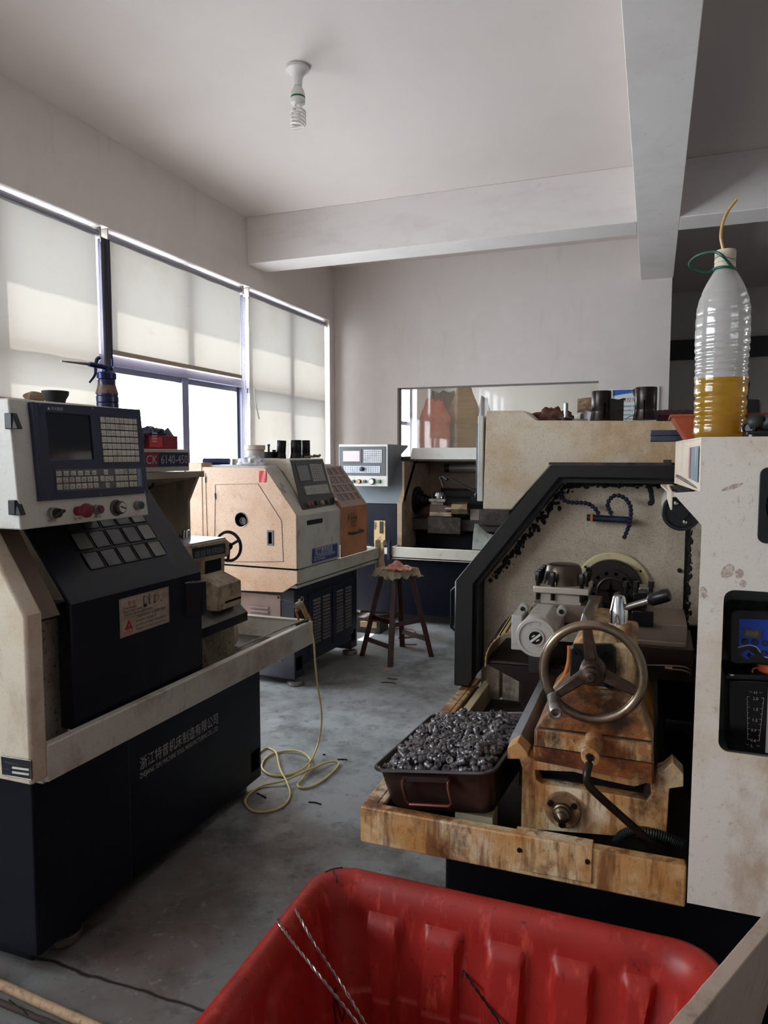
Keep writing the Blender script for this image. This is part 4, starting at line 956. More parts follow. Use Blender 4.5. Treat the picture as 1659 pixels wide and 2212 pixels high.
# warning label on the door
wl = [at(*p, X=DX+.0015) for p in ((258,1297),(365,1265),(366,1345),(260,1378))]
ly0, ly1 = (wl[0].y+wl[3].y)/2, (wl[1].y+wl[2].y)/2; lz1, lz0 = (wl[0].z+wl[1].z)/2, (wl[2].z+wl[3].z)/2
w = MB(); w.box(DX, DX+.0015, ly0, ly1, lz0, lz1)
wlb = w.build('warning_label', mat('dirty_label', (182,164,148), .45, layers=[((140,116,98), 14, .45, .7, .6)]), door, bevel=.0006)
xo = DX+.0016; lw, lh = ly1-ly0, lz1-lz0
def LP(u, v): return (xo, ly0+lw*u, lz0+lh*v)
bd_ = MB()
for i, (p, q) in enumerate((((.02,.02),(.98,.02)),((.98,.02),(.98,.98)),((.98,.98),(.02,.98)),((.02,.98),(.02,.02)),((.04,.47),(.96,.57)))): bd_.tube([LP(*p), LP(*q) if i < 4 else LP(.96,.47)], .0005, 4)
bd_.build('label_border', INK, wlb)
text(wlb, 'label_title', '⚠警 告', LP(.06,.78), (0,1,0), (0,0,1), .017, REDINK)
for v, s_ in ((.69,'工作前请穿戴好'),(.605,'劳动保护用品后再操作'),(.52,'工作结束后 请切断主电源 保持清洁')):
    text(wlb, 'label_lines', s_, LP(.06,v), (0,1,0), (0,0,1), .0092, INK, res=1)
for v, s_ in ((.40,'工作时必须关好防护门 禁止戴手套 注意安全'),(.29,'机床运转时严禁测量工件'),(.18,'必须停机后方可装卸刀具和清理切屑'),(.07,'非本机操作人员严禁 擅自开动机床 违者后果自负')):
    text(wlb, 'label_lines', s_, LP(.30,v), (0,1,0), (0,0,1), .0092, INK, fit=lw*.62 if len(s_) > 14 else None, res=1)
text(wlb, 'label_title', '注意事项', LP(.04,.06), (0,1,0), (0,0,1), .0125, REDINK)
tri = MB(); tri.exx([(ly0+lw*.08, lz0+lh*.17),(ly0+lw*.24, lz0+lh*.17),(ly0+lw*.16, lz0+lh*.42)], xo, xo+.0006); tri.build('warning_triangle', REDINK, wlb)
text(wlb, 'triangle_mark', '!', (xo+.0008, ly0+lw*.15, lz0+lh*.2), (0,1,0), (0,0,1), .02, WHITEINK)
pic = MB()
def st_(pts, r=.0007): pic.tube([LP(*p) for p in pts], r, 5)
def blk(pts): pic.exx([(ly0+lw*u, lz0+lh*v) for u, v in pts], xo, xo+.0005)
blk([(.46,.93),(.475,.93),(.475,.63),(.46,.62)]); blk([(.46,.93),(.53,.90),(.53,.885),(.46,.91)]); blk([(.475,.72),(.52,.70),(.52,.62),(.475,.63)]); st_([(.53,.9),(.53,.62)])
blk([(.555,.90),(.568,.90),(.575,.66),(.565,.66)]); st_([(.60,.93),(.575,.82),(.60,.66)], .0012); st_([(.62,.86),(.585,.78)], .0011); st_([(.585,.74),(.61,.68)], .001); pic.ball(LP(.575,.93), .0026, 8, 6, (.4,1,1))
for v in (.86,.82,.78,.74,.70): st_([(.665,v),(.70,v-.01)], .0012)
st_([(.70,.90),(.70,.67)], .001); st_([(.70,.90),(.715,.95)]); st_([(.72,.86),(.76,.86),(.775,.80),(.76,.72),(.72,.70)]); blk([(.665,.70),(.70,.69),(.70,.66),(.665,.66)])
for i in range(9):
    a_ = 2*PI*i/9; pic.ball((xo, ly0+lw*.895+.0115*math.cos(a_), lz0+lh*.80+.0115*math.sin(a_)), .0011, 6, 4, (.4,1,1))
pic.ring(LP(.895,.80), (1,0,0), .0098, .0005, 24, 5); pic.ball(LP(.895,.80), .002, 8, 6, (.4,1,1)); pic.ball(LP(.83,.68), .0028, 8, 6, (.4,.8,1.4))
pic.build('label_pictogram', INK, wlb)
# box handle
hd = MB(); h0, h1 = .925, 1.045
hd.plate([(0,0),(.06,.03),(.06,.055),(0,.015)], [(x, y) for x, y in ()], (DX, 2.11, h0), (0,1,0), (1,0,0), -.001) if False else None
q0 = [(DX, 2.125), (DX+.042, 2.165), (DX+.042, 2.195), (DX, 2.155)]
q1 = [(DX, 2.1285), (DX+.0395, 2.166), (DX+.0395, 2.191), (DX, 2.1525)]
hd.exz(q0, h0, h1, [q1]) if False else hd.exz(q0, h0, h1)
hdl = hd.build('door_handle', DOORM, door, bevel=.003)
e = MB(); 
for i in range(4): e.tube([(q0[i][0], q0[i][1], h1+.001), (q0[(i+1)%4][0], q0[(i+1)%4][1], h1+.001)], .0011, 5)
e.build('handle_edge', STEEL, hdl)
MB().exz([(DX+.001,2.131),(DX+.038,2.166),(DX+.038,2.189),(DX+.001,2.152)], h1-.001, h1+.0007).build('handle_hollow', mat('hole_black', (4,4,4), .9, spec=0.), hdl)
# ---- control cabinet above the door
UC = Vector((0,1,0)); VC = Vector((-.025,0,.335)).normalized(); NC = UC.cross(VC); OC = Vector((-1.52,0,1.31))
def pc(px, py, d=0.):
    q = onp(px, py, OC+NC*d, NC)-OC; return q.dot(UC), q.dot(VC)
def P3(a, b_, d=0.): return OC+UC*a+VC*b_+NC*d
def quad(pts): return [pc(*p) for p in pts]
(y0, s0), (y1, s1) = pc(40, 861), pc(324, 1112)
Y0c, Y1c = 1.388, 1.888
cb = MB()
zt = 1.648
cb.hexa([(-1.52,Y0c,1.31),(-1.52,Y1c,1.31),(-1.86,Y1c,1.31),(-1.86,Y0c,1.31)], [(-1.546,Y0c,zt),(-1.546,Y1c-.025,zt),(-1.86,Y1c-.025,zt),(-1.86,Y0c,zt)])
cc = cb.build('control_cabinet', WHITEP, LT, bevel=.004)
bz = quad(((59,869),(300,885),(317.5,1065),(80,1083)))
m_ = MB(); scr = quad(((96,891.5),(196,898),(197,992),(104,994.6)))
sy0, sy1 = (scr[0][0]+scr[3][0])/2, (scr[1][0]+scr[2][0])/2; ss1, ss0 = (scr[0][1]+scr[1][1])/2, (scr[2][1]+scr[3][1])/2
m_.plate(bz, [[(sy0,ss0),(sy1,ss0),(sy1,ss1),(sy0,ss1)]], OC, UC, VC, .006)
bez = m_.build('panel_bezel', BEZEL, cc, bevel=.0015)
m_ = MB(); m_.plate(quad(((59,869),(68,869.5),(89.5,1082),(80,1083))), [], OC, UC, VC, .016); m_.build('bezel_edge', BEZEL, bez, bevel=.003)
m_ = MB(); m_.plate([(sy0,ss0),(sy1,ss0),(sy1,ss1),(sy0,ss1)], [], OC-NC*.003, UC, VC, .004); m_.build('display_screen', SCREEN, bez)
text(bez, 'panel_logo', '▲ 天大数控', P3(*pc(98,885), .0062), UC, VC, .0105, WHITEINK)
for px, py in ((82,874),(196,883),(102,1077),(214,1069),(309.5,1063)):
    MB().lathe([(.0032,0),(.003,.0015),(.002,.0015),(.0015,.0006),(0,.0006)], P3(*pc(px,py), .006), NC, 14).build('screw', STEEL, bez)
# upper keypad 7 x 8
kp = quad(((211,899.7),(290.4,905),(297.6,999),(220,1000)))
def bil(Q, u, v):
    a = [Q[0][i]*(1-u)+Q[1][i]*u for i in (0,1)]; b_ = [Q[3][i]*(1-u)+Q[2][i]*u for i in (0,1)]
    return a[0]*(1-v)+b_[0]*v, a[1]*(1-v)+b_[1]*v
m_ = MB(); m_.plate([kp[3], kp[2], kp[1], kp[0]], [], OC, UC, VC, .0065); kpo = m_.build('keypad', BEZEL, cc)
ks = MB(); R_ = lambda Q, u0, v0, u1, v1, h: ks.plate([bil(Q,u0,v1), bil(Q,u1,v1), bil(Q,u1,v0), bil(Q,u0,v0)], [], OC, UC, VC, h)
KT = ['ONGPTRFS','XZUWHBDV','LYMQ-789','MIJK/456','STEC+123','↑↓%&.0=#','←→○◇※□@!']
for r in range(7):
    for c in range(8):
        R_(kp, (c+.06)/8, (r+.09)/7, (c+.94)/8, (r+.91)/7, .009)
kob = ks.build('keypad_keys', KEYW, kpo, bevel=.0006)
for r in range(7):
    for c in range(8):
        a, b_ = bil(kp, (c+.3)/8, (r+.68)/7); text(kob, 'key_lettering', KT[r][c], P3(a, b_, .0093), UC, VC, .008, INK, res=1)
# lower key strip
lk = quad(((115,1014.5),(302,1011),(305,1051.5),(118.7,1062.4)))
m_ = MB(); m_.plate([lk[3], lk[2], lk[1], lk[0]], [], OC, UC, VC, .0068); lko = m_.build('key_strip', mat('grey_key_field', (96,98,100), .5, layers=[((60,60,60), 14, .5, .7, .6)]), cc)
ks = MB(); rects = []
for i in range(6): rects.append((.005+.075*i, .08, .055+.075*i, .3))
for r in (1, 2):
    for i in range(7): rects.append((.005+.065*i, .06+.31*r, .055+.065*i, .30+.31*r))
rects += [(.52,.05,.565,.3),(.475,.36,.52,.62),(.53,.38,.575,.64),(.58,.38,.625,.62),(.53,.7,.575,.95)]
for r in range(3):
    for i in range(3): rects.append((.655+.052*i, .05+.33*r, .70+.052*i, .3+.33*r))
    for i in range(2): rects.append((.825+.052*i, .05+.33*r, .87+.052*i, .3+.33*r))
for q in rects: R_(lk, *q, .009)
kso = ks.build('strip_keys', KEYW, lko, bevel=.0006)
for i in range(6):
    a, b_ = bil(lk, .012+.075*i, .26); text(kso, 'key_lettering', 'F%d' % (i+1), P3(a, b_, .0093), UC, VC, .0075, INK, res=1)
for i, q in enumerate(rects[6:20]):
    a, b_ = bil(lk, q[0]+.008, q[3]-.05); text(kso, 'key_lettering', '自动手动编辑录入回零单段空运'[i], P3(a, b_, .0093), UC, VC, .0072, INK, res=1)
for q, s_ in zip(rects[20:25], '△◁◎▷▽'):
    a, b_ = bil(lk, q[0]+.01, q[3]-.07); text(kso, 'key_lettering', s_, P3(a, b_, .0093), UC, VC, .008, INK, res=1)
for i, q in enumerate(rects[25:]):
    a, b_ = bil(lk, q[0]+.01, q[3]-.06); text(kso, 'key_lettering', '正转停止反冷却照明换刀升降快速'[i % 14], P3(a, b_, .0093), UC, VC, .0062, INK, res=1)
m_ = MB(); m_.plate(quad(((292,1014),(299.5,1013.6),(302,1049.5),(294.5,1050.5))), [], OC, UC, VC, .0075); m_.build('strip_tag', mat('blue_grey_tag', (110,138,160), .5), lko)
# knobs and buttons
def knob(name, px, py, prof, m, cyl_n=28, sub=None):
    o = MB().lathe(prof, P3(*pc(px, py)), NC, cyl_n).build(name, m, cc); return o
BTNR = mat('dusty_red_button', (124,30,46), .4, layers=[((150,80,90), 9, .55, .75, .4)])
k1 = knob('power_switch', 112, 1109, [(.0165,0),(.0165,.012),(.0145,.014),(.0145,.016),(0,.016)], STEEL)
MB().lathe([(.0125,0),(.0125,.012),(.0,.012)], P3(*pc(112,1109), .014), NC, 24).build('switch_knob', BLACKPL, k1)
q = P3(*pc(112,1109), .03); MB().obox(q, UC*.014+VC*.006, (VC-UC*.4).normalized()*.004, NC*.006).build('switch_pointer', BLACKPL, k1, bevel=.002)
k2 = knob('emergency_button', 166, 1104, [(.0135,0),(.0135,.016),(.0105,.018),(.0105,.026),(.019,.028),(.0205,.034),(.0195,.040),(.012,.043),(0,.0435)], BTNR, 36)
MB().lathe([(.012,0),(.012,.0245)], P3(*pc(166,1104)), NC, 28).build('button_collar', STEEL, k2)
for px, py, c_ in ((186,1101,BTNR),(207,1101,mat('dusty_plum_button', (96,44,62), .4, layers=[((140,100,110), 9, .55, .75, .4)])),(295,1092,mat('dusty_green_button', (36,84,78), .4, layers=[((90,120,116), 9, .55, .75, .4)]))):
    k_ = knob('push_button', px, py, [(.0148,0),(.0148,.010),(.0128,.012),(.0128,.02),(.0115,.02),(.0115,.015),(0,.015)], STEEL)
    MB().lathe([(.011,0),(.011,.0075),(.0095,.009),(0,.009)], P3(*pc(px, py), .0145), NC, 28).build('button_face', c_, k_)
k3 = knob('feed_dial', 250, 1097, [(.025,0),(.025,.004),(.019,.006),(.0185,.024),(.017,.027),(0,.027)], mat('grey_dial', (104,102,98), .4, .4, layers=[((60,56,52), 12, .5, .7, .6)]), 40)
rb = MB(); cD = P3(*pc(250,1097), .008)
for i in range(24):
    a = 2*PI*i/24; rb.obox(cD+(UC*math.cos(a)+VC*math.sin(a))*.0188+NC*.007, (UC*math.cos(a)+VC*math.sin(a))*.0008, (VC*math.cos(a)-UC*math.sin(a))*.0012, NC*.007)
rb.build('dial_ribs', BLACKPL, k3)
MB().lathe([(.0145,0),(.0145,.001),(0,.001)], P3(*pc(250,1097), .0268), NC, 32).build('dial_face', mat('dial_white', (206,202,196), .4), k3)
q = P3(*pc(250,1097), .0285); MB().obox(q, UC*.0105-VC*.004, (UC*.3+VC).normalized()*.0016, NC*.0012).build('dial_pointer', BLACKPL, k3)
for px, py, s_ in ((102,1128,'电源开关'),(158,1124,'急 停'),(203,1119,'停止')):
    m_ = MB(); a, b_ = pc(px, py); m_.plate([(a-.003,b_-.006),(a+.033,b_-.006),(a+.033,b_+.014),(a-.003,b_+.014)], [], OC, UC, VC, .0008); tg = m_.build('button_tag', WHITEP, cc)
    text(tg, 'tag_text', s_, P3(a, b_, .001), UC, VC, .009, INK, fit=.03)
# hinges on the cabinet corner
for py0, py1 in ((892,927),(1080,1112)):
    a, b_ = xz(28, py0, Y0c)[1], xz(28, py1, Y0c)[1]
    m_ = MB(); m_.box(-1.552, -1.528, Y0c-.009, Y0c+.0, b_, a); m_.hexa([(-1.535,Y0c-.009,b_),(-1.512,Y0c-.004,b_),(-1.512,Y0c+.012,b_),(-1.535,Y0c+.010,b_)], [(-1.550,Y0c-.009,a),(-1.530,Y0c-.004,a),(-1.530,Y0c+.012,a),(-1.550,Y0c+.010,a)])
    m_.build('cabinet_hinge', BLACKPL, cc, bevel=.002)
# ---- header with the model sign, rear splash guard
MB().box(-2.35, -1.90, 1.9, 2.637, 1.436, 1.528).build('header', GREYP and mat('header_paint', (186,180,170), .45, layers=[((140,124,104), 6, .5, .7, .6)]), LT, bevel=.003)
sg = [at(*p, X=-1.8985) for p in ((314,978),(408,983),(407,1008),(316,1010))]
m_ = MB(); m_.exx([(sg[0].y-.28,1.456),(sg[2].y,1.456),(sg[2].y,1.515),(sg[0].y-.28,1.515)], -1.90, -1.898); ms_ = m_.build('model_sign', mat('sign_navy', (34,40,76), .45), LT)
qs = at(343, 1008, X=-1.898).y; qs0 = at(314, 1008, X=-1.898).y
m_ = MB(); m_.exx([(qs0-.08,1.457),(qs-.008,1.457),(qs+.006,1.514),(qs0-.08,1.514)], -1.898, -1.8975); m_.build('sign_patch', mat('sign_red', (132,38,54), .45), ms_)
text(ms_, 'sign_lettering', 'CK', (-1.8968, qs0+.0, 1.468), (0,1,0), (0,.12,1), .052, mat('sign_pale', (188,178,184), .5), fit=qs-qs0-.014)
text(ms_, 'sign_lettering', '6140-450', (-1.8968, qs+.012, 1.468), (0,1,0), (0,.0,1), .052, mat('sign_pale', (188,178,184), .5), fit=sg[2].y-qs-.022)
g = MB(); GRD = mat('grimy_guard_sheet', (164,152,134), .45, layers=[((116,106,92), 3, .45, .7, .6), ((60,54,48), (9,9,2), .6, .78, .5)])
g.box(-2.12, -2.10, 1.8, 2.68, .72, 1.43)
g.hexa([(-2.12,1.85,1.36),(-1.90,1.85,1.40),(-1.90,2.69,1.40),(-2.12,2.69,1.36)], [(-2.12,1.85,1.432),(-1.86,1.85,1.432),(-1.86,2.69,1.432),(-2.12,2.69,1.432)])
g.exy([(-2.12,.80),(-1.935,.80),(-1.935,1.30),(-1.875,1.425),(-2.12,1.425)], 2.665, 2.685); g.box(-1.868, -1.86, 1.85, 2.69, 1.408, 1.434)
g.build('splash_guard', GRD, LT)
MB().box(-2.098, -2.09, 2.30, 2.60, .72, 1.19).build('guard_panel', mat('grimy_cream_sheet', (206,194,168), .45, layers=[((110,96,78), 4, .5, .7, .7)]), LT)
MB().tube(smooth_path([at(312,1030,X=-1.99), at(328,1032,X=-1.97), at(331,1045,X=-1.97), at(324,1054,X=-1.98), at(314,1056,X=-2.0)], 5), .005, 7).build('guard_cable', RUBBER, LT)
# ---- tailstock
XTS = -1.74
def xpoly(name, pts, X0, X1, m, bev=.003, par=None):
    o = MB().exx([yz(*p, X0) for p in pts], X0, X1).build(name, m, par or LT, bevel=bev); return o
TSM = mat('grimy_tailstock_paint', (176,158,130), .5, layers=[((120,96,70), 6, .45, .66, .7), ((70,56,44), 16, .52, .7, .7), ((206,192,168), 60, .62, .74, .6)], bump=.15, bscale=120)
xpoly('tailstock_head', ((412,1178),(489,1163),(496,1170),(496,1197),(490,1203),(418,1216)), XTS, -1.95, TSM, .006)
xpoly('tailstock_neck', ((430,1212),(486,1200),(485,1240),(440,1255)), XTS+.0, -1.9, TSM)
xpoly('neck_recess', ((443,1213),(478,1205),(478,1238),(443,1247)), XTS+.001, XTS-.01, NAVYD, 0)
sg_ = xpoly('tailstock_plate', ((416,1185),(487,1173),(487,1195),(419,1207)), XTS+.003, XTS, mat('sign_dark_navy', (18,22,40), .4), 0)
q = at(420, 1203, X=XTS+.0034); q2 = at(483, 1191, X=XTS+.0034)
text(sg_, 'plate_lettering', '床鞍 燕尾 导轨 经常加油人', (XTS+.0036, q.y, q.z-.004), (0,1,0), (0,0,1), .03, mat('pale_ink_dim', (150,150,146), .6), fit=q2.y-q.y)
MB().box(-1.95, XTS-.005, at(414,1178,X=XTS).y+.005, at(489,1163,X=XTS).y, at(414,1178,X=XTS).z-.0, at(414,1178,X=XTS).z+.006).build('tailstock_top', mat('bare_scratched_top', (196,198,204), .3, .7, layers=[((140,140,150), 30, .5, .7, .5)]), LT)
xa_ = -1.66
bs = MB()
ya_, za_ = yz(471, 1268, xa_); yb_, zb_ = yz(521, 1253, xa_)
bs.hexa([(xa_,ya_,.86),(xa_,yb_,.86),(-1.95,yb_,.86),(-1.95,ya_,.86)], [(xa_,ya_,za_),(xa_,yb_,za_),(XTS-.01,yb_-.03,za_+.05),(XTS-.01,ya_,za_+.05)])
bs.build('tailstock_base', TSM, LT, bevel=.004)
MB().box(xa_-.002, xa_+.001, ya_+.05, yb_-.005, .885, .893).build('base_gap', mat('hole_black', (4,4,4), .9, spec=0.), LT)
MB().hexa([(-1.95,2.30,.815),(-1.655,2.30,.815),(-1.655,2.70,.815),(-1.95,2.70,.815)], [(-1.95,2.30,.866),(-1.71,2.30,.866),(-1.71,2.70,.866),(-1.95,2.70,.866)]).build('bed_way', mat('dark_way', (84,80,78), .4, .7, layers=[((130,124,118), 9, .5, .75, .6)]), LT, bevel=.003)
MB().box(-1.95, -1.657, 2.3, 2.70, .778, .815).build('way_edge', NAVYD, LT)
MB().box(-2.1, -1.70, 2.2, 2.66, .613, .778).build('bed', mat('grimy_bed_casting', (128,112,88), .6, layers=[((70,56,42), 8, .42, .62, .8), ((160,144,116), 60, .6, .72, .6), ((40,32,26), 30, .58, .72, .7)], bump=.3, bscale=140), LT, bevel=.004)
MB().lathe([(.018,0),(.02,.02),(.016,.05),(.01,.052),(0,.052)], at(402, 1170, X=-1.86), n=24).build('clamp_cap', CHROME, LT)
q = at(402, 1160, X=-1.86); MB().cyl(q, q+Vector((-.05,-.14,.03)), .007, n=10).build('clamp_lever', BLACKPL, LT)
WHL = Vector((-1.83, 2.80, at(494, 1180, X=-1.83).z))
wc_ = at(493, 1180, Y=2.80)
m_ = MB(); m_.ring(wc_, (0,1,0), .066, .0075, 48, 12); wh = m_.build('hand_wheel', BLACKPL, LT)
for a in (28, 148, 268):
    ca, sa = math.cos(math.radians(a)), math.sin(math.radians(a))
    MB().bar(wc_+Vector((.012*ca,.006,.012*sa)), wc_+Vector((.064*ca,0,.064*sa)), .012, .009, (0,1,0)).build('spoke', BLACKPL, wh, bevel=.002)
MB().lathe([(.018,-.05),(.018,.01),(.012,.014),(0,.014)], wc_, (0,1,0), 24).build('wheel_hub', BLACKPL, wh)
MB().lathe([(.008,0),(.009,.03),(.006,.034)], wc_+Vector((-.02,-.0,-.062)), (0,-1,0), 16).build('wheel_grip', CHROME, wh)

# ---- things left on top of it
ZC_ = 1.6485
oc = at(232, 874, X=-1.70); ocb = Vector((oc.x, oc.y, ZC_+.001))
t = thing('oil_can', 'dark blue pump oil can with a long spout standing on the control cabinet', 'oil can', ocb)
OCM = mat('oily_blue_bottle', (24,30,70), .3, layers=[((60,50,64), 14, .5, .7, .5)])
MB().lathe([(.033,0),(.036,.004),(.036,.024),(.034,.026),(.036,.028),(.036,.046),(.034,.048),(.035,.054),(.029,.078),(.028,.085),(.028,.1),(.024,.108),(.0,.108)], ocb, n=36).build('bottle', OCM, t)
MB().lathe([(.0365,.0),(.030,.022),(.0295,.028),(.029,.028)], ocb+Vector((0,0,.055)), n=36, cap=False).build('bottle_band', mat('spotted_band', (120,88,70), .5, layers=[((50,40,70), 60, .48, .6, .8)]), t)
hd_ = MB(); hd_.lathe([(.026,.1),(.031,.104),(.031,.122),(.026,.126),(.012,.128),(.012,.145)], ocb, n=30); 
hz = ocb+Vector((0,0,.142)); sp1 = at(132, 780, X=-1.70); dS = (sp1-hz); dS.z = .004; 
hd_.cyl(hz+Vector((0,.02,.0)), hz+dS*.40, .0085, n=16); hd_.cyl(hz+Vector((0,.028,.004)), hz+Vector((0,.028,.03)), .004, n=10)
hd_.build('pump_head', mat('blue_pump_metal', (34,44,88), .3, .6), t)
MB().lathe([(.0055,0),(.005,.7*dS.length),(.0015,.76*dS.length)], hz+dS*.36, dS.normalized(), 14).build('spout', STEEL, t) if False else MB().cyl(hz+dS*.38, sp1, .0055, .002, 14).build('spout', STEEL, t)
tg = smooth_path([hz+dS*.16+Vector((0,0,.026)), hz+dS*.22+Vector((0,0,.018)), hz+dS*.25+Vector((0,0,-.005)), hz+dS*.27+Vector((0,0,-.03)), hz+dS*.40+Vector((0,0,-.058))], 6)
MB().tube(tg, [.007-.004*i/len(tg) for i in range(len(tg))], 8).build('trigger', mat('blue_pump_metal', (34,44,88), .3, .6), t)
bq = at(120, 866, X=-1.62); bq.z = ZC_+.001
tag(MB().lathe([(.024,0),(.026,.003),(.028,.012),(.036,.026),(.037,.036),(.035,.037),(.032,.028),(.022,.012),(0,.01)], bq, n=32).build('rubber_cup', RUBBER, origin=bq), 'small black rubber cup on top of the left control cabinet', 'cup')
lq = at(74, 862, X=-1.60); lq.z = ZC_+.014
tag(MB().ball(lq, .02, 14, 10, (.75,1.6,.75), lambda v: v*(1+.35*mnoise.noise(v*60))).build('wood_chunk', mat('split_wood', (150,124,104), .8, layers=[((110,70,46), (40,9,40), .5, .7, .6)])), 'rough lump of split wood beside the black rubber cup', 'wood')
# red carton with a black bag, and a dark bundle, on the header
r0 = at(322, 972, X=-1.95); r1 = at(384, 975, X=-1.95); rt_ = at(384, 944, X=-1.95).z
zb_ = 1.5285
MB_ = MB(); MB_.plate([(-2.12,r0.y),(-1.95,r0.y),(-1.95,r1.y),(-2.12,r1.y)], [[(-2.117,r0.y+.003),(-1.953,r0.y+.003),(-1.953,r1.y-.003),(-2.117,r1.y-.003)]], (0,0,zb_+.004), (1,0,0), (0,1,0), rt_-zb_)
MB_.box(-2.12,-1.95,r0.y,r1.y,zb_,zb_+.004)
rc = thing('red_carton', 'open red carton stuffed with a black plastic bag on the model-sign header', 'box', (-2.03, (r0.y+r1.y)/2, zb_))
MB_.build('carton', mat('dark_red_card', (150,40,50), .6, layers=[((96,34,60), 6, .48, .7, .7)]), rc, bevel=.001)
m_ = MB(); m_.box(-1.95, -1.9494, r0.y+.005, r0.y+.085, zb_+.008, rt_-.004); cf = m_.build('carton_label', mat('bright_red_card', (206,62,64), .6), rc)
m_ = MB()
for i in range(4): m_.box(-1.9494, -1.949, r0.y+.02, r0.y+.05, zb_+.03+.011*i, zb_+.035+.011*i)
m_.build('label_bars', WHITEINK, cf)
def crumple(c, r, sc, seed, amp=.3, fr=3., n=28, m=18):
    return MB().ball(c, r, n, m, sc, lambda v: v*(1+amp*mnoise.noise(v*(fr/r)+Vector((seed,seed*2,0)))+amp*.5*mnoise.noise(v*(fr*2.4/r)+Vector((seed,0,5)))))
cm = crumple(Vector((-2.03, (r0.y+r1.y)/2+.02, rt_+.004)), .05, (1.1,1.5,.72), 3, .35)
pk = at(362, 924, X=-2.0); cm.lathe([(.05,-.05),(.03,-.02),(.003,.012)], (-2.0, pk.y, pk.z-.012), (0,.2,1), 9)
cm.build('black_bag', mat('indigo_plastic_bag', (30,32,66), .25), rc)
bn = at(314, 968, X=-1.96); 
tag(crumple(Vector((-2.0, bn.y-.065, zb_+.056)), .05, (1.2,1.6,.85), 8, .3).build('rag_bundle', mat('grey_black_rag', (52,54,60), .7, layers=[((150,150,150), 12, .6, .7, .7)])), 'dark crumpled bundle squeezed beside the red carton', 'rag')
# ================================================================ the middle lathe, turned a little, headstock end towards us
MO, MA = Vector((-2.13, 4.2, 0)), math.radians(-3)
MUx, MVy = Vector((math.cos(MA), math.sin(MA), 0)), Vector((-math.sin(MA), math.cos(MA), 0))
def mid(px, py, u=None, v=None, z=None):
    """point measured on a plane of the middle lathe's own frame, in that frame"""
    if z is not None: q = at(px, py, Z=z)-MO
    else:
        n, o = (MUx, MO+MUx*u) if u is not None else (MVy, MO+MVy*v)
        q = onp(px, py, o, n)-MO
    return Vector((q.dot(MUx), q.dot(MVy), q.z))
def mvz(px, py, u): q = mid(px, py, u=u); return q.y, q.z
def muz(px, py, v): q = mid(px, py, v=v); return q.x, q.z
M = thing('cnc_lathe', 'beige lathe in the middle with a round spindle hole and an orange-brown door', 'machine', MO, MA, group='lathes', world=False)
V0 = -.211
# base with louvred doors
b = MB(); b.box(-.80, 0, -.15, .775, .12, .64)
for v0 in (-.15, .66): b.box(-.80, .0, v0, v0+.115, .05, .13)
b.box(-.80, -.03, -.148, .773, .6, .70)
b.build('base', mat('navy_machine_base', (22,26,42), .42, layers=[((52,50,54), 5, .52, .75, .5)]), M, bevel=.004)
for u, v in ((-.09,-.09),(-.09,.71),(-.7,-.09),(-.7,.71)):
    MB().lathe([(.05,0),(.056,.005),(.056,.026),(.05,.03),(.016,.034),(.016,.06)], (u+.06 if u > -.5 else u, v, 0), n=32).build('levelling_foot', STEEL, M)
for (v0, v1) in ((.03,.36),(.375,.70)):
    d_ = MB(); d_.box(-.0, .008, v0, v1, .17, .585); do = d_.build('base_door', mat('navy_machine_base', (22,26,42), .42), M, bevel=.003)
    for c in range(2):
        lv = MB(); vc = v0+(v1-v0)*(.30+.42*c)
        for i in range(13):
            z = .235+i*.024; lv.hexa([(.008,vc-.05,z),(.018,vc-.045,z),(.018,vc+.045,z),(.008,vc+.05,z)], [(.008,vc-.05,z+.013),(.010,vc-.045,z+.011),(.010,vc+.045,z+.011),(.008,vc+.05,z+.013)])
        lv.build('louvre', mat('worn_louvre', (96,92,90), .4, .3), do)
MB().ring((.004, -.06, .565), (1,0,0), .018, .005, 24, 8).build('lifting_ring', STEEL, M)
ep = MB(); ep.box(-.66, -.10, -.156, -.15, .16, .60); epo = ep.build('end_cover', mat('dusty_rose_panel', (138,112,104), .5, layers=[((96,78,74), 3, .45, .7, .6)]), M, bevel=.003)
for uc in (-.52, -.26):
    lv = MB()
    for i in range(5):
        z = .40+i*.026; lv.hexa([(uc-.075,-.156,z),(uc+.075,-.156,z),(uc+.07,-.168,z),(uc-.07,-.168,z)], [(uc-.075,-.156,z+.014),(uc+.075,-.156,z+.014),(uc+.07,-.159,z+.012),(uc-.07,-.159,z+.012)])
    lv.build('louvre', mat('dusty_rose_panel', (138,112,104), .5), epo)
lv = MB()
for i in range(3):
    z = .235+i*.026; lv.hexa([(-.335,-.156,z),(-.185,-.156,z),(-.19,-.168,z),(-.33,-.168,z)], [(-.335,-.156,z+.014),(-.185,-.156,z+.014),(-.19,-.159,z+.012),(-.33,-.159,z+.012)])
lv.build('louvre', mat('dusty_rose_panel', (138,112,104), .5), epo)
for u, z in ((-.115,.585),(-.115,.175),(-.645,.585)): MB().lathe([(.007,0),(.006,.004)], (u,-.156,z), (0,-1,0), 10).build('screw', OXIDE, epo)
MB().box(-.001, .0012, -.135, -.06, .105, .19).build('base_pocket', mat('hole_black', (4,4,4), .9, spec=0.), M)
MB().box(-.001, .0012, .68, .745, .105, .19).build('base_pocket', mat('hole_black', (4,4,4), .9, spec=0.), M)
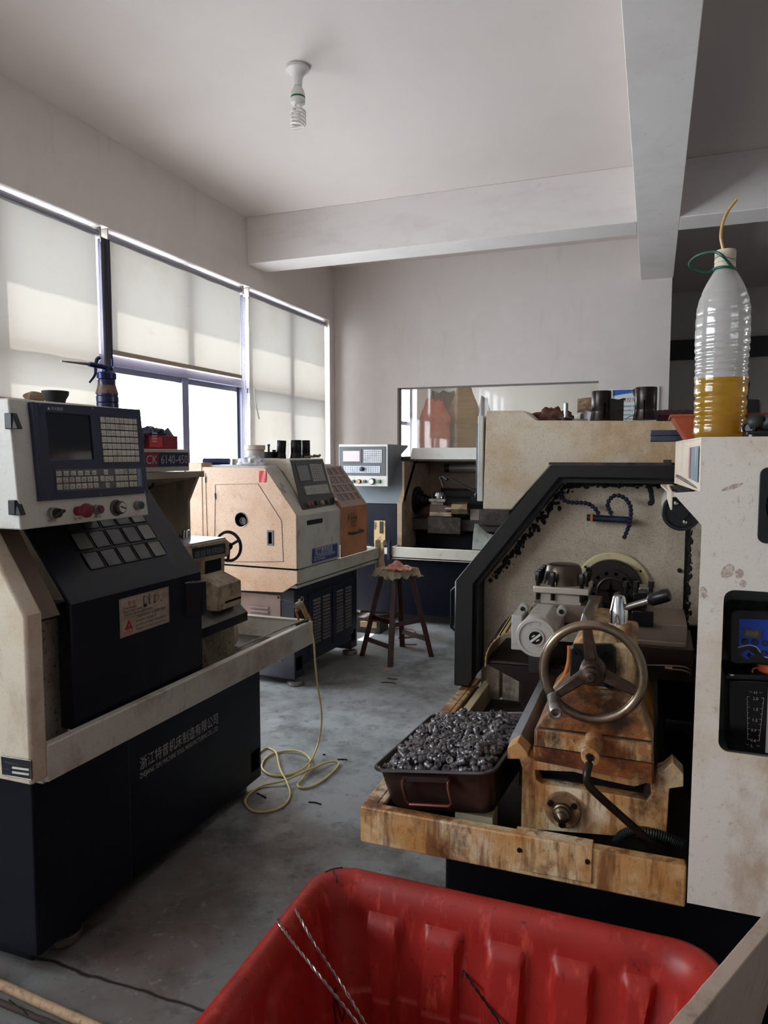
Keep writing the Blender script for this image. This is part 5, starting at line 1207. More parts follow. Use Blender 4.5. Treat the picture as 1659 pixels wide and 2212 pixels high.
# chip tray
t = MB(); t.exy([(.06,.779),(.06,.70),(-.05,.633),(-.78,.606),(-.78,.779)], V0, V0+.02)
t.exx([(V0+.02,.705),(1.07,.70),(1.07,.776),(V0+.02,.779)], .045, .06)
t.exx([(V0+.02,.705),(1.07,.70),(1.07,.695),(V0+.02,.69)], -.10, .06); t.box(-.78, .045, 1.055, 1.07, .66, .776); t.box(-.78, .045, V0+.02, 1.06, .66, .68); t.box(.02,.06,V0+.02,1.07,.772,.778)
t.build('chip_tray', MIDGREY, M, bevel=.003)
# headstock cover, end plate with door outline
prof = [(.058,.784),(.058,1.133),(-.17,1.427),(-.78,1.427),(-.78,.784)]
MB().exy(prof, V0, V0+.012).build('end_plate', SPOT, M, bevel=.004)
MB().exy([(.06,.782),(.06,.79),(-.78,.79),(-.78,.782)], V0-.001, V0+.01).build('tray_gap', mat('hole_black', (4,4,4), .9, spec=0.), M)
MB().exy([(-.63,.61),(-.78,.606),(-.78,.60),(-.63,.60)], V0, V0+.01).build('tray_corner', SPOT, M)
ap = MB(); ap.exy([(.059,.778),(.059,.702),(-.05,.635),(-.78,.608),(-.78,.778)], V0-.003, V0); ap.build('tray_apron', SPOT, M)
inn = [(.052,.784),(.052,1.128),(-.176,1.421),(-.78,1.421),(-.78,.784)]
MB().exy(inn, V0+.012, .385).build('headstock_cover', MIDGREY, M)
MB().exy([(-.18,1.421),(-.78,1.421),(-.78,1.44),(-.20,1.44)], V0+.05, .78).build('top_plate', mat('pale_blue_grey_top', (176,178,184), .4, layers=[((140,136,132), 8, .55, .75, .5)]), M, bevel=.002)
MB().box(-.79, -.66, V0-.004, V0+.2, .8, 1.455).build('rear_column', SPOT, M, bevel=.003)
dl0 = [muz(*p, V0-.001) for p in ((463,1214),(465,1047),(557,1045),(608,1125),(612,1213))]
ln0 = MB()
for a, b_ in zip(dl0, dl0[1:]+dl0[:1]): ln0.bar((a[0],V0-.0005,a[1]), (b_[0],V0-.0005,b_[1]), .002, .0035, (0,1,0))
a, b_ = muz(444,1022,V0), muz(450,1228,V0); ln0.bar((a[0],V0-.0005,a[1]), (b_[0],V0-.0005,b_[1]), .002, .0035, (0,1,0))
ln0.build('door_gap', mat('gap_brown', (66,50,42), .9), M)
for px, py in ((444,1036),(465,1072)):
    a = muz(px, py, V0); MB().cyl((a[0],V0-.004,a[1]-.02), (a[0],V0-.004,a[1]+.02), .005, n=10).build('door_hinge', STEEL, M)
c = muz(521,1123,V0); 
hb = MB(); hb.lathe([(.046,.0),(.046,.001),(0,.001)], (c[0],V0-.001,c[1]), (0,-1,0), 40); hbo = hb.build('spindle_hole', mat('hole_black', (4,4,4), .9, spec=0.), M)
e = MB(); e.ring((c[0],V0-.001,c[1]), (0,1,0), .047, .003, 40, 6); e.build('hole_rim', STEEL, hbo)
e = MB(); e.lathe([(.024,-.002),(.024,.006),(.019,.006),(.019,-.001)], (c[0]+.018,V0-.003,c[1]-.006), (0,-1,0), 30, cap=False); e.lathe([(.019,0),(.019,.0008),(0,.0008)], (c[0]+.018,V0-.003,c[1]-.006), (0,-1,0), 24); e.build('spindle_tail', DSTEEL, hbo)
a, b_ = muz(577,1145,V0), muz(591,1179,V0)
e = MB(); e.plate([(a[0],b_[1]),(b_[0],b_[1]),(b_[0],a[1]),(a[0],a[1])], [[(a[0]+.01,b_[1]+.012),(b_[0]-.01,b_[1]+.012),(b_[0]-.01,a[1]-.012),(a[0]+.01,a[1]-.012)]], (0,V0,0), (1,0,0), (0,0,1), .004); lo_ = e.build('door_latch', mat('latch_grey', (120,122,126), .35, .6), M)
MB().box(a[0]+.01, b_[0]-.01, V0-.001, V0, b_[1]+.012, a[1]-.012).build('latch_slot', mat('hole_black', (4,4,4), .9, spec=0.), lo_)
a, b_ = muz(560,1017,V0), muz(575,1042,V0)
MB().surf(lambda u, v: (a[0]+(b_[0]-a[0])*u, V0-.003-.002*math.sin(u*7+v*3), a[1]+(b_[1]-a[1])*v), 6, 6, .0006).build('red_tag', mat('red_tag', (206,74,78), .6), M)
# front: grip slot, blue plate
a, b_ = mvz(663,1135,.06), mvz(697,1119,.06)
FX = .0525
m_ = MB(); m_.plate(rrect(a[0], b_[0], min(a[1],b_[1])+.0, max(a[1],b_[1]), .010), [], (FX+.007,0,0), (0,1,0), (0,0,1), .001); m_.build('grip_slot', mat('slot_navy', (8,10,20), .7), M)
m_ = MB(); m_.box(.052, FX+.007, V0+.013, .38, .786, 1.126); m_.build('front_panel', mat('scratched_grey_front', (190,188,178), .45, layers=[((150,142,126), 4, .5, .7, .5), ((96,74,60), (26,26,9), .62, .76, .7)]), M, bevel=.002)
a, b_ = mvz(674,1186,.06), mvz(729,1172,.06); c_, d_ = mvz(727,1204,.06), mvz(676,1217,.06)
pv0, pv1, pz0, pz1 = a[0], b_[0], (c_[1]+d_[1])/2, (a[1]+b_[1])/2
XFP = FX+.007
m_ = MB(); m_.plate([(pv0,pz0),(pv1,pz0),(pv1,pz1),(pv0,pz1)], [], (XFP,0,0), (0,1,0), (0,0,1), .002); pl_ = m_.build('name_plate', STEEL, M)
m_ = MB(); m_.plate(rrect(pv0+.006,pv1-.006,pz0+.006,pz1-.006,.008), [], (XFP+.002,0,0), (0,1,0), (0,0,1), .0006); m_.build('plate_field', mat('plate_blue', (24,48,120), .4), pl_)
text(pl_, 'plate_lettering', '皖工数控机床', (XFP+.0028, pv0+.035, pz0+(pz1-pz0)*.52), (0,1,0), (0,0,1), .055, WHITEINK, fit=(pv1-pv0)*.68)
text(pl_, 'plate_lettering', '地址: 浙江省玉环市机电工业园区数控机床厂', (XFP+.0028, pv0+.018, pz0+(pz1-pz0)*.32), (0,1,0), (0,0,1), .02, WHITEINK, fit=(pv1-pv0)*.86, res=1)
text(pl_, 'plate_lettering', '电话: 0576-8888888', (XFP+.0028, pv0+.018, pz0+(pz1-pz0)*.14), (0,1,0), (0,0,1), .02, WHITEINK, fit=(pv1-pv0)*.42, res=1)
# tilted control cabinet
cab = [(.035,1.13),(-.1,1.482),(-.55,1.482),(-.55,1.40),(-.15,1.40)]
cbo = MB().exy(cab, -.03, .43).build('control_cabinet', mat('dusty_cream_cabinet', (196,186,166), .45, layers=[((150,130,104), 5, .5, .7, .5), ((96,76,60), 50, .62, .74, .5)]), M, bevel=.003)
UM = Vector((0,1,0)); VM = Vector((-.135,0,.352)).normalized(); NM = UM.cross(VM); OM = Vector((.035,0,1.13))
def mc(px, py):
    n = MUx*NM.x+MVy*NM.y+Vector((0,0,NM.z)); o = MO+MUx*OM.x+Vector((0,0,OM.z))
    q = onp(px, py, o, n)-MO; q = Vector((q.dot(MUx), q.dot(MVy), q.z))-OM
    return q.dot(UM), q.dot(VM)
def MP(a, b_, d=0.): return OM+UM*a+VM*b_+NM*d
def mquad(pts, h, name, m, par, bev=0.): 
    o = MB(); o.plate([mc(*p) for p in pts][::-1], [], OM, UM, VM, h); return o.build(name, m, par, bevel=bev)
CHAR = mat('charcoal_panel', (58,60,62), .45, layers=[((90,86,80), 6, .5, .72, .5)])
pz = mquad(((626,995),(696,993),(722,1090),(652,1104)), .006, 'panel_bezel', CHAR, cbo, .002)
sf = mquad(((635,1002),(664,1000),(674,1039),(647,1044)), .009, 'screen_frame', CHAR, pz)
mquad(((638,1008),(661,1006),(669,1037),(647,1040)), .0095, 'display_screen', mat('dusty_screen', (110,112,108), .3), pz)
kpm = mquad(((666,1003),(692,1003),(702,1039),(675,1041)), .009, 'keypad', mat('pale_keypad', (150,148,140), .5, layers=[((110,106,98), 22, .5, .7, .5)]), pz)
lnm = MB()
for i in range(1, 7):
    a = mc(666+9*i/7, 1003+38*i/7); b_ = mc(692+10*i/7, 1003+36*i/7); lnm.tube([MP(*a, .0095), MP(*b_, .0095)], .0009, 4)
for i in range(1, 6):
    a = mc(666+26*i/6, 1003); b_ = mc(675+27*i/6, 1041-2*i/6); lnm.tube([MP(*a, .0093), MP(*b_, .0093)], .0005, 4)
lnm.build('keypad_grid', INK, kpm)
stp = mquad(((654,1051),(705,1046),(711,1066),(660,1070)), .009, 'key_strip', mat('pale_keypad', (150,148,140), .5), pz)
km = MB()
for r in range(3):
    for c in range(14):
        if random.random() < .7:
            x = 657+3.4*c+2*r; y = 1053-.3*c+5.6*r; a = mc(x, y); b_ = mc(x+2.4, y+3.6)
            km.plate([(a[0],b_[1]),(b_[0],b_[1]),(b_[0],a[1]),(a[0],a[1])], [], OM, UM, VM, .0105)
km.build('strip_keys', KEYW, stp)
for i, (px, py, c_) in enumerate(((662,1091,(110,70,72)),(669,1089,(150,60,70)),(680,1088,(50,50,52)),(692,1087,(140,130,90)),(704,1085,(52,66,52)))):
    MB().lathe([(.016,0),(.016,.018),(.013,.02),(0,.02)], MP(*mc(px, py), .005), NM, 18).build('push_button', mat('mid_button_%d' % i, c_, .45), cbo)
kd = MB().lathe([(.026,0),(.026,.012),(.021,.014),(.02,.034),(0,.034)], MP(*mc(715,1082), .005), NM, 26).build('feed_dial', CHAR, cbo)
MB().lathe([(.015,0),(.015,.002),(0,.002)], MP(*mc(715,1082), .039), NM, 24).build('dial_face', mat('dial_white', (206,202,196), .4), kd)
# sliding door, orange with dust, two faces and a grid of little windows
ORG = mat('orange_brown_dusty_door', (186,122,78), .5, layers=[((140,92,66), 5, .45, .68, .6), ((120,96,82), 2.2, .5, .72, .5), ((84,54,40), (14,14,4), .6, .76, .6)])
S2 = .76
dpm = [(.07,.785),(.07,1.135),(.07-S2*.29,1.425),(.058-S2*.29,1.425),(.058,1.128),(.058,.785)]
mdo = MB().exy(dpm, .388, .81).build('sliding_door', ORG, M, bevel=.003)
V2 = Vector((-S2,0,1)).normalized(); N2 = UM.cross(V2); O2 = Vector((.07,0,1.135))
UPM = mat('dusty_rose_upper', (150,122,110), .5, layers=[((120,98,90), 4, .5, .7, .5)])
m_ = MB(); holes = []
for r in range(4):
    for c in range(4):
        v0 = .435+c*.088; s0 = .055+r*.076
        holes.append([(v0,s0),(v0+.066,s0),(v0+.066,s0+.058),(v0,s0+.058)])
m_.plate([(.39,0),(.808,0),(.808,.362),(.39,.362)], holes, O2, UM, V2, .004); up2 = m_.build('door_upper', UPM, mdo, bevel=.001)
m_ = MB()
for h_ in holes: m_.plate(h_, [], O2, UM, V2, .0006)
m_.build('window_panes', mat('dusky_pane', (84,74,72), .3), up2)
a, b_ = mid(755,1155,u=.08), mid(779,1145,u=.08)
m_ = MB(); m_.tube([(.07,a.y,a.z+.01),(.105,a.y+.01,a.z+.01),(.105,b_.y-.01,a.z+.012),(.07,b_.y,a.z+.012)], .011, 10); m_.build('door_handle', BLACKPL, mdo)
la_, lb_ = mvz(749,1128,.0705), mvz(771,1099,.0705)
m_ = MB(); m_.box(.07, .0712, la_[0], lb_[0], min(la_[1],lb_[1])-.01, max(la_[1],lb_[1])); lbo = m_.build('door_label', mat('rusty_label', (160,110,76), .5), mdo)
text(lbo, 'label_text', '安 全\n操作规程\n请关好门\n严禁开门', (.0715, la_[0]+.06, lb_[1]-.045), (0,1,0), (0,0,1), .028, INK, res=1)
m_ = MB(); m_.bar((.0716,la_[0]+.03,la_[1]+.01),(.0716,la_[0]+.03,lb_[1]-.03),.006,.001,(1,0,0)); m_.bar((.0716,la_[0]+.03,la_[1]+.01),(.0716,la_[0]+.045,lb_[1]-.04),.004,.001,(1,0,0)); m_.build('label_pictogram', INK, lbo)
MB().tube([(-.02,.81,1.085),(-.02,.86,1.085)], .012, 12).build('door_knob', BLACKPL, mdo)

# ================================================================ the back lathe, along the back wall, front towards us
B = thing('cnc_lathe', 'grey and navy lathe at the back below the interior window, open work space', 'machine', (-1.7, 6.4, 0), group='lathes')
b = MB(); b.box(-2.72, -.5, 6.0, 6.85, .085, .62); b.build('base', NAVY, B, bevel=.005)
for x in (-2.55, -.75):
    for y in (6.15, 6.75): MB().lathe([(.05,0),(.055,.02),(.016,.03),(.016,.09)], (x, y, 0)).build('levelling_foot', STEEL, B)
for x in (-2.12, -1.42): MB().box(x, x+.006, 5.998, 6.0, .12, .6).build('base_seam', NAVYD, B)
WB = mat('rusty_white_tray', (206,200,190), .42, layers=[((160,136,110), 4, .5, .7, .5), ((120,84,58), 14, .62, .76, .6)])
t = MB(); t.box(-2.15, -.5, 5.9, 5.915, .595, .70); t.box(-2.15, -2.135, 5.9, 6.05, .595, .70); t.box(-2.15, -.5, 5.9, 6.9, .6, .615); t.box(-2.15,-.5,5.915,5.935,.692,.70); t.build('chip_tray', WB, B, bevel=.003)
MB().box(-2.76, -2.14, 6.06, 6.6, .67, 1.068).build('lower_door', NAVY, B, bevel=.004)
MB().box(-2.78, -2.13, 5.98, 6.06, .62, .672).build('left_tray', WB, B, bevel=.003)
a, b_ = xz(808,1173,6.058), xz(832,1125,6.058)
lb = MB(); lb.box(a[0], b_[0], 6.0585, 6.06, a[1], b_[1]); lb_ = lb.build('service_label', mat('burnt_yellow_label', (196,166,118), .6, layers=[((60,48,38), 9, .5, .62, .9)]), B)
text(lb_, 'label_text', '注意事项 请定期加油', (a[0]+.01, 6.0582, a[1]+.015), (1,0,0), (0,0,1), .018, INK, fit=(b_[0]-a[0])*.85, res=1)
sm_ = MB(); sm_.box((a[0]+b_[0])/2+.0, (a[0]+b_[0])/2+.04, 6.0578, 6.0585, a[1]+.09, a[1]+.2); sm_.build('label_pictogram', INK, lb_)
GB = mat('mottled_blue_grey_paint', (118,124,130), .42, layers=[((90,94,98), 3, .45, .7, .6), ((140,132,118), 8, .6, .76, .4)])
pr = [(6.06,1.07),(6.06,1.075),(6.42,1.485),(6.9,1.485),(6.9,1.07)]
MB().exx(pr, -2.76, -2.145).build('headstock_cover', GB, B, bevel=.004)
MB().exx([(6.30,1.455),(6.30,1.495),(6.9,1.495),(6.9,1.455)], -2.2, -2.05).build('cover_strip', BLACKP, B)
# frame of the opening, a bent strip
FRM = mat('brown_stained_frame', (150,128,108), .45, layers=[((110,84,64), 6, .45, .7, .6), ((180,160,138), 9, .55, .74, .5)])
fo = [(6.05,.66),(6.05,1.075),(6.41,1.47),(6.8,1.47)]; fi = [(6.8,1.43),(6.45,1.43),(6.11,1.055),(6.11,.66)]
MB().exx(fo+fi, -2.145, -2.10).build('opening_frame', FRM, B, bevel=.004)
MB().box(-2.12, -2.10, 6.11, 6.95, .65, 1.45).build('headstock_wall', FRM, B)
cx_ = (-2.10, 6.45, xz(893,1080,6.45)[1])
ch = MB(); ch.lathe([(.13,0),(.13,.03),(.11,.035),(.09,.035),(.09,.06),(.06,.062),(.06,.10),(.04,.102),(.04,.13),(0,.13)], cx_, (1,0,0), 40); ch.build('chuck', OXIDE, B)
# back of the work space
BKM = mat('work_space_back', (150,130,112), .5, layers=[((110,88,70), 4, .45, .7, .6), ((60,50,44), 9, .6, .76, .5)])
MB().box(-2.12, -.5, 6.9, 6.93, 1.18, 1.47).build('back_panel', BKM, B)
MB().box(-2.12, -.5, 6.95, 6.98, .62, 1.2).build('lower_back', mat('dark_back', (44,40,38), .5, layers=[((80,72,64), 4, .5, .75, .5)]), B)
for z in (1.02, 1.1): MB().box(-1.95, -.5, 6.93, 6.95, z, z+.05).build('back_rail', mat('grey_rail', (86,82,78), .5), B)
MB().box(-2.12, -1.98, 6.86, 6.9, .65, 1.19).build('inner_pillar', FRM, B)
q0, q1 = xz(882,990,6.3), xz(905,966,6.3)
hd = MB(); hd.exx([(6.28,1.47),(6.28,1.485),(6.34,1.575),(6.95,1.575),(6.95,1.45),(6.4,1.45)], -2.10, -.5); hd.build('top_cover', mat('rust_edged_white', (206,204,198), .42, layers=[((170,160,148), 3, .5, .7, .4), ((110,70,46), 10, .64, .78, .6)]), B, bevel=.004)
a, b_ = at(968,1011,Y=6.8), at(1046,1011,Y=6.8)
MB().cyl((a.x,6.8,a.z), (b_.x+.6,6.8,a.z), .04, n=24).build('work_lamp', mat('lamp_glass_tube', (140,132,126), .2), B)
MB().cyl((a.x-.03,6.8,a.z), (a.x+.02,6.8,a.z), .044, n=24).build('lamp_cap', BLACKPL, B)
# cross slide, tool post, tool holder
def ybox(name, a, b_, y0, y1, m, bev=.004, par=None):
    p, q = xz(*a, y0), xz(*b_, y0)
    return MB().box(min(p[0],q[0]), max(p[0],q[0]), y0, y1, min(p[1],q[1]), max(p[1],q[1])).build(name, m, par or B, bevel=bev)
ybox('bed_way', (877,1143), (1100,1126), 6.35, 6.8, mat('grey_way', (74,70,68), .4, .6, layers=[((40,38,36), 5, .5, .7, .6)]))
ybox('bed', (880,1190), (1100,1143), 6.45, 6.8, NAVYD)
ybox('saddle', (923,1152), (995,1118), 6.28, 6.75, DSTEEL)
ybox('slide_plate', (927,1115), (975,1107), 6.27, 6.5, mat('rust_streaked_steel', (166,150,132), .35, .5, layers=[((110,70,46), 9, .5, .7, .7)]))
ybox('slide_block', (928,1107), (966,1092), 6.3, 6.55, mat('brownish_steel', (98,82,72), .4, .6))
tpb = ybox('tool_post', (926,1084), (962,1078), 6.3, 6.5, STEEL)
ybox('tool_post_neck', (931,1092), (958,1084), 6.34, 6.48, STEEL)
q = at(947, 1078, Y=6.4); MB().lathe([(.055,0),(.055,.035),(.045,.062),(.03,.072),(0,.074)], q, n=30).build('tool_post_dome', CHROME, B)
for px in (929, 937, 957, 962): q = at(px, 1080, Y=6.33); MB().cyl(q, q+Vector((0,0,.04)), .009, n=8).build('clamp_bolt', OXIDE, B)
q0, q1 = at(978,1099,Y=6.32), at(1012,1099,Y=6.32)
MB().cyl(q0, q1, .062, n=8).build('tool_turret', mat('oily_bright_steel', (180,164,136), .25, .9, layers=[((96,72,52), 9, .5, .7, .6)]), B)
MB().cyl(at(958,1099,Y=6.34), q0, .035, n=20).build('boring_bar', mat('brownish_steel', (98,82,72), .4, .6), B)
ybox('motor_block', (1016,1093), (1046,1071), 6.4, 6.6, NAVYD)
ybox('tailstock', (1036,1135), (1100,1102), 6.3, 6.6, DSTEEL)
ybox('tailstock_plate', (1015,1124), (1036,1100), 6.35, 6.4, STEEL)
m_ = MB(); ar = smooth_path([at(950,1031,Y=6.25), at(966,1030,Y=6.25), at(990,1044,Y=6.25), at(1020,1058,Y=6.25), at(1046,1067,Y=6.25)], 5); m_.tube(ar, .012, 8)
m_.tube([at(950,1031,Y=6.25), at(955,1042,Y=6.24), at(958,1052,Y=6.24)], .011, 7); m_.tube([at(956,1029,Y=6.25), at(966,1036,Y=6.24)], .016, 7)
m_.build('coolant_arm', RUBBER, B)
# control cabinet
a, b_ = xz(732,959,6.0), xz(837,1051,6.0)
zc0, zc1 = 1.228, 1.605
c_ = MB(); c_.exx([(6.0,zc1),(6.0,zc0),(6.06,zc0),(6.30,1.49),(6.55,1.585),(6.55,1.60)], a[0], b_[0]); bc = c_.build('control_cabinet', mat('rust_spotted_white', (196,194,188), .42, layers=[((150,130,110), 8, .6, .75, .5), ((120,90,66), (9,9,3), .66, .8, .5)]), B, bevel=.003)
c_ = MB(); c_.exx([(6.3,1.49),(6.55,1.585),(6.55,1.602),(6.0,1.604),(6.0,zc0),(6.06,zc0)], b_[0], b_[0]+.004); c_.build('cabinet_side', GB, bc)
def bq_(name, p, q, m, h=.004, y=6.0, par=None):
    u, v = xz(*p, y), xz(*q, y); return MB().box(u[0], v[0], y-h, y, v[1], u[1]).build(name, m, par or bc, bevel=.002)
bzb = bq_('panel_bezel', (733,965), (833,1028), mat('charcoal_bezel', (74,76,78), .45), .006)
bq_('screen_frame', (741,969), (782,1001), mat('charcoal_frame', (58,60,62), .4), .010)
bq_('display_screen', (742,974), (778,997), mat('pinkish_screen', (186,160,168), .2, layers=[((206,200,200), 6, .5, .6, .8)]), .0105, par=bzb)
def grid(name, p, q, nx, ny, field, h):
    u, v = xz(*p, 6.0), xz(*q, 6.0)
    fo_ = MB().box(u[0], v[0], 6.0-h, 6.0, v[1], u[1]).build(name, field, bzb)
    k_ = MB(); dx, dz = (v[0]-u[0])/nx, (u[1]-v[1])/ny
    for i in range(nx):
        for j in range(ny): k_.box(u[0]+dx*(i+.1), u[0]+dx*(i+.9), 6.0-h-.002, 6.0-h, v[1]+dz*(j+.12), v[1]+dz*(j+.88))
    k_.build(name+'_keys', mat('pale_keys', (198,198,200), .5, layers=[((150,150,156), 20, .5, .7, .6)]), bzb)
grid('keypad', (786,971), (826,1000), 10, 7, mat('charcoal_frame', (58,60,62), .4), .008)
grid('key_strip', (743,1006), (822,1022), 16, 4, mat('blue_key_field', (110,124,158), .45), .008)
q = at(782,1013,Y=5.99); MB().lathe([(.02,0),(.02,.02),(.016,.022),(0,.022)], q, (0,-1,0), 20).build('mode_knob', BLACKPL, bzb)
for i, (px, c_, r) in enumerate(((753,(92,72,72),.016),(764,(44,84,72),.016),(776,(214,130,84),.020),(788,(40,76,62),.016),(819,(36,120,76),.018))):
    q = at(px, 1040, Y=6.0); o = MB(); o.lathe([(r,0),(r,.014),(r*.8,.016)], q, (0,-1,0), 20); oo = o.build('push_button', STEEL if i != 2 else OXIDE, bc)
    MB().lathe([(r*.78,0),(r*.78,.02),(0,.02)], q, (0,-1,0), 18).build('button_face', mat('back_button_%d' % i, c_, .4), oo)
q = at(804,1040,Y=6.0); o = MB().lathe([(.03,0),(.03,.01),(.026,.028),(0,.028)], q, (0,-1,0), 28).build('feed_dial', CHAR, bc)
MB().lathe([(.022,0),(.022,.03),(0,.03)], q, (0,-1,0), 24).build('dial_face', mat('dial_white', (206,202,196), .4), o)
MB().box(-2.85, -2.7, 5.93, 5.98, 1.055, 1.085).build('grab_knob', BLACKPL, B) if False else None
# ================================================================ loose things on the machines
def crumple_f(seed, r, amp, fr):
    return lambda v: v*(1+amp*mnoise.noise(v*(fr/r)+Vector((seed,seed*2,0)))+amp*.5*mnoise.noise(v*(fr*2.4/r)+Vector((seed,0,5))))
def heap(c, r, sc, seed, amp=.25, fr=2.5, n=40, m=26):
    """a rag heap: lumpy, with a flat underside resting at c.z"""
    c = Vector(c); f = crumple_f(seed, r, amp, fr)
    o = MB().ball(c, r, n, m, sc, f)
    o.v = [(x, y, max(z, c.z+.001*math.sin(x*90)*math.sin(y*70)+.001)) for x, y, z in o.v]
    return o
def collet(c, h, r, seed=0):
    """bell-mouthed spring collet standing on its flare"""
    o = MB(); o.lathe([(r*1.12,0),(r*1.14,h*.02),(r*1.10,h*.07),(r*1.0,h*.27),(r*.985,h*.30),(r*.985,h*.32),(r,h*.33),(r,h*.97),(r*.96,h),(r*.80,h),(r*.78,h*.5),(0,h*.5)], c, n=40)
    return o
def mtop(px, py, v, z):
    """world point on the middle lathe's top (its own frame v = const), dropped to height z"""
    q = mid(px, py, v=v); w = MO+MUx*q.x+MVy*v; w.z = z; return w
ZM = 1.4412
# rolled tube, white cloth, jar, collets, block and card on the middle lathe
a, b = mtop(440, 990, -.10, ZM+.022), mtop(496, 990, -.05, ZM+.022)
tag(MB().cyl(a, b, .022, n=24).build('steel_tube', mat('blue_steel_tube', (48,54,88), .35, .5)), 'dark blue tube lying at the left end of the middle lathe', 'tube')
c = mtop(545, 990, -.115, ZM)
tag(heap(c, .078, (1.45,.7,.72), 5, .3, 3).build('white_rag', mat('greyish_white_cloth', (200,198,204), .9, layers=[((150,148,154), 14, .5, .7, .6)], bump=.4, bscale=60), sharp=70), 'crumpled white rag on the middle lathe in front of the jar', 'rag')
c = mtop(551, 990, .06, 1.4835)
j = thing('jar', 'round tub with a pale lid standing behind the white rag', 'jar', c)
MB().lathe([(.062,0),(.064,.01),(.064,.055),(.06,.058),(0,.058)], c, n=36).build('jar_body', mat('pale_tub', (176,170,168), .4), j)
MB().lathe([(.068,.058),(.07,.061),(.07,.086),(.066,.09),(0,.091)], c, n=36).build('jar_lid', mat('cream_lid', (188,172,158), .4, layers=[((140,122,106), 14, .5, .7, .5)]), j)
for (px, v, h, r, lab) in ((606, .24, .125, .035, 'slightly tilted dark collet, leftmost on the middle lathe'), (639, .30, .128, .040, 'dark collet, middle of the three on the middle lathe'), (660, .395, .128, .033, 'narrow dark collet, rightmost of the three on the middle lathe')):
    c = mtop(px, 990, v, 1.4835 if px > 600 else ZM)
    o = collet(Vector((0,0,0)), h, r).build('collet', OXIDE, local=True); o.location = c
    if px == 606: o.rotation_euler = (.0, .06, 0)
    tag(o, lab, 'collet', 'collets on the middle lathe')
c = mtop(586, 990, .20, 1.4835); z_ = c.z
m_ = MB(); m_.box(c.x-.045, c.x+.028, c.y-.03, c.y+.03, z_, z_+.045); m_.box(c.x-.01, c.x+.03, c.y+.03, c.y+.05, z_+.04, z_+.06); m_.cyl(c+Vector((-.02,.0,.045)), c+Vector((-.02,0,.085)), .008, n=10); m_.lathe([(.012,0),(.012,.014)], c+Vector((-.02,0,.085)), n=6)
tag(m_.build('clamp_block', OXIDE, bevel=.002), 'black clamp block with a bolt, left of the collets', 'clamp')
c = mtop(680, 990, .385, 1.4835)
tag(MB().surf(lambda u, v: (c.x-.06+.09*u, c.y-.05+.08*v, 1.4842+.016*abs(math.sin(u*9+v*2))*u+.014), 14, 5, .012).build('card_strip', mat('worn_card', (132,116,104), .8, layers=[((80,70,64), 14, .5, .7, .6)])), 'dirty strip of card lying behind the tilted panel of the middle lathe', 'card')
# beige rag over the tray end of the middle lathe, dark rag next to it
p = at(826, 1174, Y=5.26); q = at(828, 1228, Y=5.26)
def drape(u, v, w=.085, back=False):
    x = p.x-.02+(u-.5)*w*(1-.2*math.sin(v*3)); s = v*1.25
    if s < .25: y = 5.30-.16*s; z = p.z-.02+.09*math.sin(s/.25*PI/2)*.5
    else: y = 5.258-.012*math.sin(u*7+v*4); z = p.z+.02-(s-.25)*.27
    return (x+.012*mnoise.noise((u*3, v*4, 1)), y+.01*mnoise.noise((u*5, v*3, 7)), z)
tag(MB().surf(drape, 14, 24, .007).build('beige_rag', mat('beige_towel', (186,166,136), .95, layers=[((134,108,80), 16, .48, .7, .7)], bump=.6, bscale=90), sharp=80), 'long beige rag hanging over the end of the middle lathe tray', 'rag')
a = at(840, 1172, Y=5.89); 
tag(MB().surf(lambda u, v: (a.x-.012+.035*u, 5.888-.012*math.sin(v*3)+.006*math.sin(u*8), a.z+.02-.17*v), 6, 10, .006).build('dark_rag', mat('dark_blue_rag', (28,30,46), .9, bump=.5)), 'small dark blue rag behind the hanging beige rag', 'rag')
# grey bag slumped in the tray of the back lathe
a = at(1020, 1143, Y=5.95); 
m_ = MB()
def bag(u, v):
    x = a.x+.34*u; z = .702+(.235-.10*math.sin(u*2.4))*(1-u*.2)*math.sin(min(1, v*1.0)*PI)*.9
    y = 5.95+.20*v
    k = 1+.16*mnoise.noise((u*5, v*4, 3))+.08*mnoise.noise((u*13, v*9, 3))
    return (x, y, .705+max(0, (z-.702))*k)
m_.surf(bag, 26, 20, .004)
tag(m_.build('plastic_bag', mat('grey_green_film', (150,156,148), .4, layers=[((90,96,90), 12, .5, .7, .6)], bump=.4, bscale=40), sharp=70), 'limp grey-green plastic bag lying in the tray of the back lathe', 'bag')

# ---- on the upper cabinet of the right lathe
ZH = ZC+.0005
def top(px, Y): q = at(px, 905, Y=Y); return Vector((q.x, Y, ZH))
m_ = MB()
for px, s_, r in ((1168, 3, .036), (1195, 6, .034), (1222, 9, .040), (1182, 2, .030)):
    h_ = heap(top(px, 2.72), r, (1.5,1.0,.95), s_, .3, 2.6); m_._add(h_.v, h_.f)
m_ = heap(top(1190, 2.76), .054, (1.75,1.0,.92), 6, .42, 2.2)
tag(m_.build('brown_rag', mat('brown_cotton_rag', (96,60,50), .95, layers=[((58,36,32), 22, .48, .66, .8), ((128,86,70), 50, .56, .7, .5)], bump=.7, bscale=90), sharp=70), 'crumpled brown rag on top of the right lathe', 'rag')
c = top(1222, 2.63)
pn = thing('steel_pin', 'bright upright steel pin in a dark round foot before the brown rag', 'pin', c)
MB().lathe([(.011,.010),(.0115,.012),(.0115,.016),(.0075,.017),(.0075,.062),(.0065,.0635),(0,.0635)], c, n=24).build('pin', mat('bright_steel', (176,176,178), .2, 1.), pn)
MB().lathe([(.024,0),(.025,.003),(.025,.009),(.02,.012),(0,.012)], c, n=30).build('pin_foot', OXIDE, pn)
